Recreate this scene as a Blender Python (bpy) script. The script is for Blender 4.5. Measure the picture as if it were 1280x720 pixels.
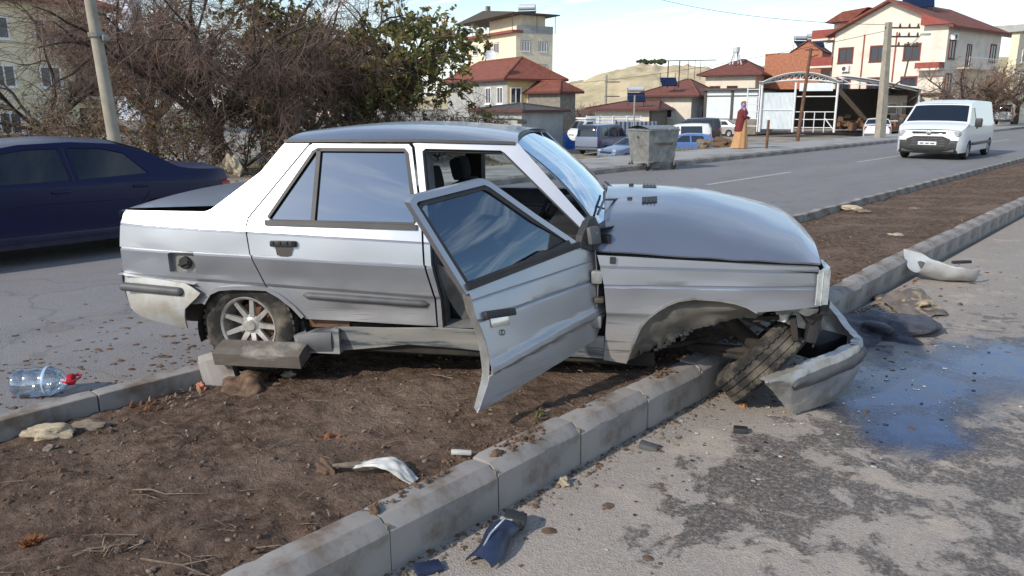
import bpy, bmesh, math, random
from mathutils import Vector, Matrix, noise
from mathutils.geometry import tessellate_polygon

# ------------------------------------------------------------------ camera, world, sun, exposure
scn = bpy.context.scene
for o in list(bpy.data.objects):
    bpy.data.objects.remove(o)
COL = scn.collection
R = math.radians
FPX, HOR, CH, YAW = 960.0, 134.0, 1.6, R(42.0)
TH = math.atan((360 - HOR) / FPX)
cd = bpy.data.cameras.new('camera')
cd.sensor_width = 36.0
cd.lens = 36.0 * FPX / 1280.0
cd.clip_start = 0.05
cd.clip_end = 6000
cam = bpy.data.objects.new('camera', cd)
COL.objects.link(cam)
cam.location = (0, 0, CH)
cam.rotation_euler = (math.pi / 2 - TH, 0, YAW)
scn.camera = cam

SUN_EL = R(30)
SUN_DIR = Vector((-0.16, -0.987, 0)).normalized()          # horizontal direction towards the sun
world = bpy.data.worlds.new('World')
scn.world = world
world.use_nodes = True
wn, wl = world.node_tree.nodes, world.node_tree.links
wn.clear()
w_out = wn.new('ShaderNodeOutputWorld')
w_bg = wn.new('ShaderNodeBackground')
w_sky = wn.new('ShaderNodeTexSky')
w_sky.sky_type = 'NISHITA'
w_sky.sun_disc = False
w_sky.sun_elevation = SUN_EL
w_sky.sun_rotation = math.atan2(SUN_DIR.x, SUN_DIR.y)
w_sky.altitude = 900
w_sky.air_density = 1.25
w_sky.dust_density = 0.7
w_sky.ozone_density = 2.2
# thin streaky cloud spread over the whole dome
w_tc = wn.new('ShaderNodeTexCoord')
w_sep = wn.new('ShaderNodeSeparateXYZ')
wl.new(w_tc.outputs['Generated'], w_sep.inputs[0])
w_mx = wn.new('ShaderNodeMath'); w_mx.operation = 'MAXIMUM'; w_mx.inputs[1].default_value = 0.0
wl.new(w_sep.outputs['Z'], w_mx.inputs[0])
w_ad = wn.new('ShaderNodeMath'); w_ad.operation = 'ADD'; w_ad.inputs[1].default_value = 0.10
wl.new(w_mx.outputs[0], w_ad.inputs[0])
w_dx = wn.new('ShaderNodeMath'); w_dx.operation = 'DIVIDE'
w_dy = wn.new('ShaderNodeMath'); w_dy.operation = 'DIVIDE'
wl.new(w_sep.outputs['X'], w_dx.inputs[0]); wl.new(w_ad.outputs[0], w_dx.inputs[1])
wl.new(w_sep.outputs['Y'], w_dy.inputs[0]); wl.new(w_ad.outputs[0], w_dy.inputs[1])
w_cmb = wn.new('ShaderNodeCombineXYZ')
wl.new(w_dx.outputs[0], w_cmb.inputs[0]); wl.new(w_dy.outputs[0], w_cmb.inputs[1])
w_map = wn.new('ShaderNodeMapping')
w_map.inputs['Scale'].default_value = (0.5, 2.0, 1)
w_map.inputs['Rotation'].default_value = (0, 0, R(12))
wl.new(w_cmb.outputs[0], w_map.inputs[0])
w_n = wn.new('ShaderNodeTexNoise')
w_n.inputs['Scale'].default_value = 1.3
w_n.inputs['Detail'].default_value = 7
w_n.inputs['Roughness'].default_value = 0.55
w_n.inputs['Distortion'].default_value = 0.6
wl.new(w_map.outputs[0], w_n.inputs['Vector'])
w_r = wn.new('ShaderNodeValToRGB')
w_r.color_ramp.elements[0].position = 0.47
w_r.color_ramp.elements[0].color = (0, 0, 0, 1)
w_r.color_ramp.elements[1].position = 0.60
w_r.color_ramp.elements[1].color = (0.78, 0.78, 0.78, 1)
w_n2 = wn.new('ShaderNodeTexNoise')
w_n2.inputs['Scale'].default_value = 6.5; w_n2.inputs['Detail'].default_value = 6; w_n2.inputs['Roughness'].default_value = 0.6; w_n2.inputs['Distortion'].default_value = 0.4
wl.new(w_map.outputs[0], w_n2.inputs['Vector'])
w_nm = wn.new('ShaderNodeMixRGB'); w_nm.inputs['Fac'].default_value = 0.45
wl.new(w_n.outputs['Fac'], w_nm.inputs['Color1']); wl.new(w_n2.outputs['Fac'], w_nm.inputs['Color2'])
wl.new(w_nm.outputs[0], w_r.inputs[0])
w_mix = wn.new('ShaderNodeMixRGB')
w_mix.inputs['Color2'].default_value = (7.0, 7.5, 7.9, 1)
# the streaks thin out towards the zenith, and haze whitens the horizon all the way round
w_el = wn.new('ShaderNodeMapRange'); w_el.inputs['From Min'].default_value = 0.60; w_el.inputs['From Max'].default_value = 0.86; w_el.inputs['To Min'].default_value = 1.0; w_el.inputs['To Max'].default_value = 0.12
wl.new(w_mx.outputs[0], w_el.inputs['Value'])
w_mu = wn.new('ShaderNodeMath'); w_mu.operation = 'MULTIPLY'
wl.new(w_r.outputs[0], w_mu.inputs[0]); wl.new(w_el.outputs[0], w_mu.inputs[1])
w_hz = wn.new('ShaderNodeMapRange'); w_hz.inputs['From Min'].default_value = 0.15; w_hz.inputs['From Max'].default_value = 0.0; w_hz.inputs['To Min'].default_value = 0.0; w_hz.inputs['To Max'].default_value = 0.74
wl.new(w_mx.outputs[0], w_hz.inputs['Value'])
w_mm = wn.new('ShaderNodeMath'); w_mm.operation = 'MAXIMUM'
wl.new(w_mu.outputs[0], w_mm.inputs[0]); wl.new(w_hz.outputs[0], w_mm.inputs[1])
wl.new(w_mm.outputs[0], w_mix.inputs['Fac'])
wl.new(w_sky.outputs[0], w_mix.inputs['Color1'])
w_bg.inputs['Strength'].default_value = 0.13
wl.new(w_mix.outputs[0], w_bg.inputs['Color'])
wl.new(w_bg.outputs[0], w_out.inputs[0])

sd = bpy.data.lights.new('sun', 'SUN')
sd.energy = 3.0
sd.angle = R(1.2)          # sun veiled by thin cloud
sd.color = (1.0, 0.91, 0.79)
sun = bpy.data.objects.new('sun', sd)
COL.objects.link(sun)
to_sun = Vector((SUN_DIR.x * math.cos(SUN_EL), SUN_DIR.y * math.cos(SUN_EL), math.sin(SUN_EL)))
sun.rotation_euler = to_sun.to_track_quat('Z', 'Y').to_euler()
sun.location = (0, 0, 40)

scn.view_settings.view_transform = 'Standard'
scn.view_settings.look = 'None'
scn.view_settings.gamma = 1
scn.view_settings.exposure = 0.48
scn.view_settings.use_curve_mapping = False
scn.render.resolution_x = 1024
scn.render.resolution_y = 576
scn.cycles.max_bounces = 6
scn.cycles.transparent_max_bounces = 12

# ------------------------------------------------------------------ helpers
FW = Vector((-math.sin(YAW) * math.cos(TH), math.cos(YAW) * math.cos(TH), -math.sin(TH)))
RT = Vector((math.cos(YAW), math.sin(YAW), 0))
UP = RT.cross(FW)
CAMP = Vector((0, 0, CH))

def survey(px, dist, z=0.0):
    """ground position of a thing seen in column px of the photograph at a horizontal distance"""
    r = FW + RT * ((px - 640) / FPX) + UP * ((360 - HOR) / FPX)
    h = math.hypot(r.x, r.y)
    return Vector((r.x / h * dist, r.y / h * dist, z))

def spot(px, py, dist):
    """point seen at pixel (px, py) of the photograph at a horizontal distance"""
    r = FW + RT * ((px - 640) / FPX) + UP * ((360 - py) / FPX)
    return CAMP + r * (dist / math.hypot(r.x, r.y))

def hgt(py, dist):
    """height above the road of a feature seen at row py at that distance (near the horizon)"""
    return CH + (HOR - py) / 986.0 * dist

def tag(o, label=None, cat=None, group=None, kind=None):
    if label: o['label'] = label
    if cat: o['category'] = cat
    if group: o['group'] = group
    if kind: o['kind'] = kind
    return o

def empty(name, loc=(0, 0, 0), rz=0.0, parent=None):
    o = bpy.data.objects.new(name, None)
    o.empty_display_size = 0.2
    COL.objects.link(o)
    o.location = loc
    o.rotation_euler = (0, 0, rz)
    if parent: o.parent = parent
    return o

def copy_tree(o, parent=None):
    c = o.copy()
    COL.objects.link(c)
    c.parent = parent
    for ch in list(o.children):
        copy_tree(ch, c)
    return c

class MB:
    def __init__(s):
        s.v, s.f, s.m = [], [], []
        s.mi = 0
    def add(s, vs, fs):
        b = len(s.v)
        s.v += [tuple(v) for v in vs]
        for f in fs:
            s.f.append(tuple(b + i for i in f)); s.m.append(s.mi)
        return s
    def box(s, c, size, rz=0.0, rx=0.0, ry=0.0, taper=1.0):
        hx, hy, hz = size[0] / 2, size[1] / 2, size[2] / 2
        vs = []
        M = Matrix.Rotation(rz, 3, 'Z') @ Matrix.Rotation(ry, 3, 'Y') @ Matrix.Rotation(rx, 3, 'X')
        for z in (-1, 1):
            k = taper if z > 0 else 1.0
            for x, y in ((-1, -1), (1, -1), (1, 1), (-1, 1)):
                vs.append(M @ Vector((x * hx * k, y * hy * k, z * hz)) + Vector(c))
        return s.add(vs, [(3, 2, 1, 0), (4, 5, 6, 7), (0, 1, 5, 4), (1, 2, 6, 5), (2, 3, 7, 6), (3, 0, 4, 7)])
    def span(s, x0, x1, y0, y1, z0, z1):
        return s.box(((x0 + x1) / 2, (y0 + y1) / 2, (z0 + z1) / 2), (abs(x1 - x0), abs(y1 - y0), abs(z1 - z0)))
    def bevbox(s, c, size, bev=0.02, rz=0.0, rx=0.0, ry=0.0):
        bm = bmesh.new()
        bmesh.ops.create_cube(bm, size=1.0)
        for v in bm.verts:
            v.co = Vector((v.co.x * size[0], v.co.y * size[1], v.co.z * size[2]))
        bmesh.ops.bevel(bm, geom=list(bm.edges), offset=bev, segments=2, affect='EDGES', profile=0.6)
        M = Matrix.Rotation(rz, 3, 'Z') @ Matrix.Rotation(ry, 3, 'Y') @ Matrix.Rotation(rx, 3, 'X')
        bm.verts.index_update()
        s.add([M @ v.co + Vector(c) for v in bm.verts], [[v.index for v in f.verts] for f in bm.faces])
        bm.free()
        return s
    def tube(s, pts, rad, n=8, caps=True):
        pts = [Vector(p) for p in pts]
        if not hasattr(rad, '__len__'): rad = [rad] * len(pts)
        b = len(s.v)
        prev = None
        for i, p in enumerate(pts):
            d = (pts[min(i + 1, len(pts) - 1)] - pts[max(i - 1, 0)])
            if d.length < 1e-9: d = Vector((0, 0, 1))
            d.normalize()
            if prev is None:
                a = d.cross(Vector((0, 0, 1)))
                if a.length < 0.01: a = d.cross(Vector((1, 0, 0)))
            else:
                a = prev - d * prev.dot(d)
            a.normalize(); prev = a
            c = d.cross(a)
            for k in range(n):
                t = 2 * math.pi * k / n
                q = p + (a * math.cos(t) + c * math.sin(t)) * rad[i]
                s.v.append(tuple(q))
        for i in range(len(pts) - 1):
            for k in range(n):
                s.f.append((b + i * n + k, b + i * n + (k + 1) % n, b + (i + 1) * n + (k + 1) % n, b + (i + 1) * n + k)); s.m.append(s.mi)
        if caps:
            s.f.append(tuple(b + k for k in range(n))[::-1]); s.m.append(s.mi)
            e = b + (len(pts) - 1) * n
            s.f.append(tuple(e + k for k in range(n))); s.m.append(s.mi)
        return s
    def lathe(s, prof, n=24, origin=(0, 0, 0), axis='Z', closed=False):
        b = len(s.v)
        o = Vector(origin)
        for r, h in prof:
            for k in range(n):
                t = 2 * math.pi * k / n
                x, y = r * math.cos(t), r * math.sin(t)
                p = (x, y, h) if axis == 'Z' else ((x, h, y) if axis == 'Y' else (h, x, y))
                s.v.append(tuple(o + Vector(p)))
        m = len(prof)
        for i in range(m if closed else m - 1):
            j = (i + 1) % m
            for k in range(n):
                s.f.append((b + i * n + k, b + i * n + (k + 1) % n, b + j * n + (k + 1) % n, b + j * n + k)); s.m.append(s.mi)
        return s
    def grid(s, fn, nu, nv):
        b = len(s.v)
        for i in range(nu + 1):
            for j in range(nv + 1):
                s.v.append(tuple(fn(i / nu, j / nv)))
        for i in range(nu):
            for j in range(nv):
                a = b + i * (nv + 1) + j
                s.f.append((a, a + 1, a + nv + 2, a + nv + 1)); s.m.append(s.mi)
        return s
    def prism(s, poly, fn0, fn1):
        """poly: 2-d points; fn0 / fn1 map a point to the two ends"""
        n = len(poly)
        b = len(s.v)
        s.v += [tuple(fn0(p)) for p in poly] + [tuple(fn1(p)) for p in poly]
        tr = tessellate_polygon([[Vector((p[0], p[1], 0)) for p in poly]])
        for t in tr:
            s.f.append(tuple(b + i for i in t)); s.m.append(s.mi)
            s.f.append(tuple(b + n + i for i in t[::-1])); s.m.append(s.mi)
        for i in range(n):
            j = (i + 1) % n
            s.f.append((b + i, b + j, b + n + j, b + n + i)); s.m.append(s.mi)
        return s
    def build(s, name, mat, parent=None, smooth=None, recalc=True):
        me = bpy.data.meshes.new(name)
        me.from_pydata(s.v, [], s.f)
        mats = mat if isinstance(mat, (list, tuple)) else [mat]
        for m in mats: me.materials.append(m)
        if len(mats) > 1:
            me.polygons.foreach_set('material_index', s.m)
        if recalc:
            bm = bmesh.new(); bm.from_mesh(me)
            bmesh.ops.recalc_face_normals(bm, faces=bm.faces)
            bm.to_mesh(me); bm.free()
        if smooth is not None:
            me.polygons.foreach_set('use_smooth', [True] * len(me.polygons))
            me.set_sharp_from_angle(angle=R(smooth))
        me.update()
        o = bpy.data.objects.new(name, me)
        COL.objects.link(o)
        if parent: o.parent = parent
        return o

def solid(o, t, offset=-1.0):
    m = o.modifiers.new('thickness', 'SOLIDIFY'); m.thickness = t; m.offset = offset
    e = o.modifiers.new('crisp_rim', 'EDGE_SPLIT'); e.split_angle = R(38)
    return o

# ------------------------------------------------------------------ materials
def srgb(r, g, b):
    f = lambda c: ((c / 255 + 0.055) / 1.055) ** 2.4 if c / 255 > 0.04045 else c / 255 / 12.92
    return (f(r), f(g), f(b))

def mat(name, c1, c2=None, rough=0.6, metal=0.0, scale=5.0, detail=5.0, bump=0.0, bscale=None, bdist=0.01, coat=0.0, spec=0.5,
        c3=None, s3=1.0, p3=(0.5, 0.65), alpha=1.0, trans=0.0, ior=1.45, stretch=None, lo=0.35, hi=0.65, emit=None, rough2=None, coords='Object'):
    m = bpy.data.materials.new(name)
    m.use_nodes = True
    N, L = m.node_tree.nodes, m.node_tree.links
    b = N['Principled BSDF']
    b.inputs['Roughness'].default_value = rough
    b.inputs['Metallic'].default_value = metal
    b.inputs['Specular IOR Level'].default_value = spec
    b.inputs['IOR'].default_value = ior
    b.inputs['Coat Weight'].default_value = coat
    b.inputs['Coat Roughness'].default_value = 0.06
    b.inputs['Transmission Weight'].default_value = trans
    b.inputs['Alpha'].default_value = alpha
    b.inputs['Base Color'].default_value = (*c1, 1)
    if emit:
        b.inputs['Emission Color'].default_value = (*emit[:3], 1); b.inputs['Emission Strength'].default_value = emit[3]
    if c2 is None and not bump and c3 is None:
        return m
    tc = N.new('ShaderNodeTexCoord')
    vec = tc.outputs[coords]
    if stretch:
        mp = N.new('ShaderNodeMapping'); mp.inputs['Scale'].default_value = stretch
        L.new(vec, mp.inputs[0]); vec = mp.outputs[0]
    def nz(sc, dt, ro=0.6):
        n = N.new('ShaderNodeTexNoise'); n.inputs['Scale'].default_value = sc; n.inputs['Detail'].default_value = dt
        n.inputs['Roughness'].default_value = ro
        L.new(vec, n.inputs['Vector']); return n.outputs['Fac']
    colour = None
    if c2 is not None:
        rp = N.new('ShaderNodeValToRGB')
        rp.color_ramp.elements[0].position = lo; rp.color_ramp.elements[0].color = (*c1, 1)
        rp.color_ramp.elements[1].position = hi; rp.color_ramp.elements[1].color = (*c2, 1)
        fac = nz(scale, detail)
        L.new(fac, rp.inputs[0]); colour = rp.outputs[0]
        if rough2 is not None:
            rr = N.new('ShaderNodeMapRange'); rr.inputs['From Min'].default_value = lo; rr.inputs['From Max'].default_value = hi
            rr.inputs['To Min'].default_value = rough; rr.inputs['To Max'].default_value = rough2
            L.new(fac, rr.inputs['Value']); L.new(rr.outputs[0], b.inputs['Roughness'])
    if c3 is not None:
        r3 = N.new('ShaderNodeValToRGB')
        r3.color_ramp.elements[0].position = p3[0]; r3.color_ramp.elements[0].color = (0, 0, 0, 1)
        r3.color_ramp.elements[1].position = p3[1]; r3.color_ramp.elements[1].color = (1, 1, 1, 1)
        L.new(nz(s3, 6, 0.65), r3.inputs[0])
        mx = N.new('ShaderNodeMixRGB'); L.new(r3.outputs[0], mx.inputs['Fac'])
        if colour: L.new(colour, mx.inputs['Color1'])
        else: mx.inputs['Color1'].default_value = (*c1, 1)
        mx.inputs['Color2'].default_value = (*c3, 1)
        colour = mx.outputs[0]
    if colour: L.new(colour, b.inputs['Base Color'])
    if bump:
        bp = N.new('ShaderNodeBump'); bp.inputs['Strength'].default_value = bump; bp.inputs['Distance'].default_value = bdist
        L.new(nz(bscale or scale * 4, 8, 0.7), bp.inputs['Height']); L.new(bp.outputs[0], b.inputs['Normal'])
    return m

def glassy(name, tint, refl=0.3, rough=0.02, see=0.6, rcol=(0.9, 0.95, 1.0)):
    """window glass: part mirror, part tinted see-through"""
    m = bpy.data.materials.new(name); m.use_nodes = True
    N, L = m.node_tree.nodes, m.node_tree.links
    N.clear()
    out = N.new('ShaderNodeOutputMaterial')
    tr = N.new('ShaderNodeBsdfTransparent'); tr.inputs[0].default_value = (*tint, 1)
    df = N.new('ShaderNodeBsdfDiffuse'); df.inputs[0].default_value = (tint[0] * .12, tint[1] * .12, tint[2] * .12, 1)
    gl = N.new('ShaderNodeBsdfGlossy'); gl.inputs['Roughness'].default_value = rough; gl.inputs['Color'].default_value = (*rcol, 1)
    m1 = N.new('ShaderNodeMixShader'); m1.inputs[0].default_value = see
    L.new(df.outputs[0], m1.inputs[1]); L.new(tr.outputs[0], m1.inputs[2])
    lw = N.new('ShaderNodeLayerWeight'); lw.inputs['Blend'].default_value = 0.35
    mr = N.new('ShaderNodeMapRange'); mr.inputs['To Min'].default_value = refl; mr.inputs['To Max'].default_value = min(1, refl + 0.6)
    L.new(lw.outputs['Fresnel'], mr.inputs['Value'])
    m2 = N.new('ShaderNodeMixShader'); L.new(mr.outputs[0], m2.inputs[0])
    L.new(m1.outputs[0], m2.inputs[1]); L.new(gl.outputs[0], m2.inputs[2])
    L.new(m2.outputs[0], out.inputs[0])
    return m

def car_paint(name, c, dirt=(0.21, 0.18, 0.145), z0=0.2, z1=0.62, metal=0.75, rough=0.3, amount=0.9, coat=0.5, veil=0.10, spec=0.5):
    """metallic paint with road dust that thickens towards the sills (object z)"""
    m = bpy.data.materials.new(name); m.use_nodes = True
    N, L = m.node_tree.nodes, m.node_tree.links
    b = N['Principled BSDF']
    tc = N.new('ShaderNodeTexCoord'); sp = N.new('ShaderNodeSeparateXYZ'); L.new(tc.outputs['Object'], sp.inputs[0])
    n = N.new('ShaderNodeTexNoise'); n.inputs['Scale'].default_value = 6; n.inputs['Detail'].default_value = 8; n.inputs['Roughness'].default_value = 0.7
    L.new(tc.outputs['Object'], n.inputs['Vector'])
    zz = N.new('ShaderNodeMapRange'); zz.inputs['From Min'].default_value = z1; zz.inputs['From Max'].default_value = z0
    L.new(sp.outputs['Z'], zz.inputs['Value'])
    mu = N.new('ShaderNodeMath'); mu.operation = 'MULTIPLY'; L.new(zz.outputs[0], mu.inputs[0])
    rp = N.new('ShaderNodeMapRange'); rp.inputs['From Min'].default_value = 0.3; rp.inputs['From Max'].default_value = 0.62; rp.inputs['To Min'].default_value = 0.35; rp.inputs['To Max'].default_value = amount
    L.new(n.outputs['Fac'], rp.inputs['Value']); L.new(rp.outputs[0], mu.inputs[1])
    ad = N.new('ShaderNodeMath'); ad.operation = 'MULTIPLY_ADD'; ad.inputs[1].default_value = veil; ad.use_clamp = True
    L.new(n.outputs['Fac'], ad.inputs[0]); L.new(mu.outputs[0], ad.inputs[2])
    mx = N.new('ShaderNodeMixRGB'); L.new(ad.outputs[0], mx.inputs[0]); mx.inputs[1].default_value = (*c, 1); mx.inputs[2].default_value = (*dirt, 1)
    # scrapes along the lower body
    ms = N.new('ShaderNodeMapping'); ms.inputs['Scale'].default_value = (1.4, 1.4, 55); L.new(tc.outputs['Object'], ms.inputs[0])
    ns = N.new('ShaderNodeTexNoise'); ns.inputs['Scale'].default_value = 1.6; ns.inputs['Detail'].default_value = 5; L.new(ms.outputs[0], ns.inputs['Vector'])
    rs = N.new('ShaderNodeMapRange'); rs.inputs['From Min'].default_value = .60; rs.inputs['From Max'].default_value = .66; L.new(ns.outputs['Fac'], rs.inputs['Value'])
    m3 = N.new('ShaderNodeMath'); m3.operation = 'MULTIPLY'; L.new(rs.outputs[0], m3.inputs[0]); L.new(mu.outputs[0], m3.inputs[1])
    mx2 = N.new('ShaderNodeMixRGB'); L.new(m3.outputs[0], mx2.inputs[0]); L.new(mx.outputs[0], mx2.inputs[1]); mx2.inputs[2].default_value = (.05, .05, .055, 1)
    L.new(mx2.outputs[0], b.inputs['Base Color'])
    mm = N.new('ShaderNodeMapRange'); mm.inputs['To Min'].default_value = metal; mm.inputs['To Max'].default_value = 0.0
    L.new(ad.outputs[0], mm.inputs['Value']); L.new(mm.outputs[0], b.inputs['Metallic'])
    mo = N.new('ShaderNodeMapRange'); mo.inputs['To Min'].default_value = rough; mo.inputs['To Max'].default_value = 0.85
    L.new(ad.outputs[0], mo.inputs['Value']); L.new(mo.outputs[0], b.inputs['Roughness'])
    mc = N.new('ShaderNodeMapRange'); mc.inputs['To Min'].default_value = coat; mc.inputs['To Max'].default_value = 0.0
    L.new(ad.outputs[0], mc.inputs['Value']); L.new(mc.outputs[0], b.inputs['Coat Weight'])
    b.inputs['Coat Roughness'].default_value = 0.08
    b.inputs['Specular IOR Level'].default_value = spec
    # long shallow waves and dents of tired sheet metal
    n2 = N.new('ShaderNodeTexNoise'); n2.inputs['Scale'].default_value = 3.2; n2.inputs['Detail'].default_value = 2
    L.new(tc.outputs['Object'], n2.inputs['Vector'])
    bp = N.new('ShaderNodeBump'); bp.inputs['Strength'].default_value = 0.05; bp.inputs['Distance'].default_value = 0.02
    L.new(n2.outputs['Fac'], bp.inputs['Height']); L.new(bp.outputs[0], b.inputs['Normal'])
    return m

M_ = {}
M_['plaster_cream'] = mat('cream_plaster', srgb(214, 203, 176), srgb(226, 216, 192), rough=.9, scale=2)
M_['plaster_white'] = mat('white_plaster', srgb(222, 212, 196), srgb(208, 198, 184), rough=.9, scale=.7, c3=srgb(186, 174, 160), s3=.35, p3=(.55, .75))
M_['plaster_yellow'] = mat('yellow_plaster', srgb(196, 172, 122), srgb(206, 184, 138), rough=.9, scale=1.5)
M_['plaster_grey'] = mat('grey_plaster', srgb(150, 152, 152), srgb(170, 170, 166), rough=.9, scale=1.5)
M_['plaster_dark'] = mat('bare_block_wall', srgb(110, 108, 105), srgb(140, 132, 122), rough=.95, scale=3)
M_['brick'] = mat('red_brick', srgb(150, 96, 72), srgb(176, 122, 98), rough=.95, scale=4)
M_['roof_tile'] = mat('red_roof_tile', srgb(112, 64, 52), srgb(136, 80, 64), rough=.85, scale=3, bump=.4, bscale=14, bdist=.05)
M_['roof_tile2'] = mat('dull_roof_tile', srgb(104, 58, 48), srgb(128, 78, 64), rough=.85, scale=2, bump=.4, bscale=14, bdist=.05)
M_['trim_red'] = mat('red_painted_trim', srgb(132, 62, 56), srgb(146, 76, 68), rough=.7, scale=3)
M_['trim_brown'] = mat('brown_window_frame', srgb(92, 48, 44), rough=.6)
M_['trim_white'] = mat('white_window_frame', srgb(225, 225, 225), rough=.5)
M_['pane'] = mat('window_pane', srgb(44, 50, 60), rough=.08, spec=.8)
M_['curtain'] = mat('net_curtain_pane', srgb(150, 150, 150), rough=.3)
M_['dark'] = mat('dark_gap', (.006, .006, .007), rough=.8)
M_['concrete'] = mat('weathered_concrete', srgb(160, 154, 142), srgb(138, 132, 122), rough=.9, scale=5, bump=.3, bscale=40, bdist=.004)
M_['pole_conc'] = mat('pole_concrete', srgb(156, 150, 136), srgb(136, 130, 118), rough=.9, scale=4, bump=.2, bscale=30)
M_['steel_white'] = mat('white_painted_steel', srgb(226, 228, 230), srgb(206, 208, 210), rough=.5, scale=3)
M_['steel_dark'] = mat('dark_steel', srgb(60, 58, 56), srgb(84, 74, 64), rough=.6, scale=5)
M_['rust'] = mat('rusty_steel', srgb(86, 58, 44), srgb(112, 84, 66), rough=.8, scale=6)
M_['wood'] = mat('old_wood', srgb(120, 92, 70), srgb(92, 72, 58), rough=.9, scale=6, stretch=(1, 1, .2))
M_['sheet_white'] = mat('pale_sheet_cladding', srgb(200, 210, 216), srgb(214, 220, 222), rough=.6, scale=1.5)
M_['galv'] = mat('galvanised_steel', srgb(122, 124, 122), srgb(146, 148, 146), rough=.45, metal=.35, scale=9, c3=srgb(100, 84, 66), s3=2.0, p3=(.56, .7))
M_['rubber'] = mat('tyre_rubber', (.018, .018, .018), (.05, .047, .043), rough=.85, scale=10)
M_['plastic'] = mat('black_plastic', (.02, .02, .022), (.035, .035, .036), rough=.5, scale=8)
M_['chrome'] = mat('bright_metal', (.6, .6, .6), rough=.2, metal=1)
M_['alloy'] = mat('dusty_alloy', srgb(194, 194, 192), srgb(156, 150, 142), rough=.38, metal=.45, scale=14)
M_['red_lamp'] = mat('red_lamp_lens', srgb(150, 16, 22), rough=.15, spec=.7)
M_['lamp'] = mat('clear_lamp_lens', srgb(178, 182, 182), srgb(140, 144, 144), rough=.18, scale=20, spec=.7)
M_['plate'] = mat('white_number_plate', srgb(224, 226, 228), rough=.4)
M_['glass_dark'] = glassy('tinted_car_glass', (.25, .28, .30), refl=.10, see=.8)
M_['glass_saloon'] = glassy('dark_saloon_glass', (.10, .12, .15), refl=.05, see=.55)
M_['glass_far'] = mat('parked_car_glass', srgb(30, 38, 48), rough=.06, spec=.8)
M_['solar'] = mat('solar_panel_glass', srgb(24, 34, 62), rough=.1, spec=.8)
M_['tank'] = mat('white_water_tank', srgb(190, 196, 200), rough=.35, metal=.2)
M_['wire'] = mat('overhead_wire', (.03, .03, .03), rough=.6)
M_['stone'] = mat('pale_limestone', srgb(196, 184, 160), srgb(158, 142, 118), rough=.95, scale=9, bump=.7, bscale=24, bdist=.01)
M_['pebble'] = mat('grey_brown_pebble', srgb(132, 122, 110), srgb(104, 92, 80), rough=.95, scale=30, bump=.4, bscale=60)
M_['twig'] = mat('dry_twig', srgb(140, 124, 108), srgb(104, 88, 76), rough=.9, scale=30)
M_['white_plastic'] = mat('scuffed_white_plastic', srgb(212, 212, 206), srgb(176, 174, 166), rough=.45, scale=8)

# ================================================================== the setting
random.seed(7)
def fbm(x, y, z=0.0, o=4):
    return noise.fractal(Vector((x, y, z)), 0.9, 2.1, o)

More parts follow.
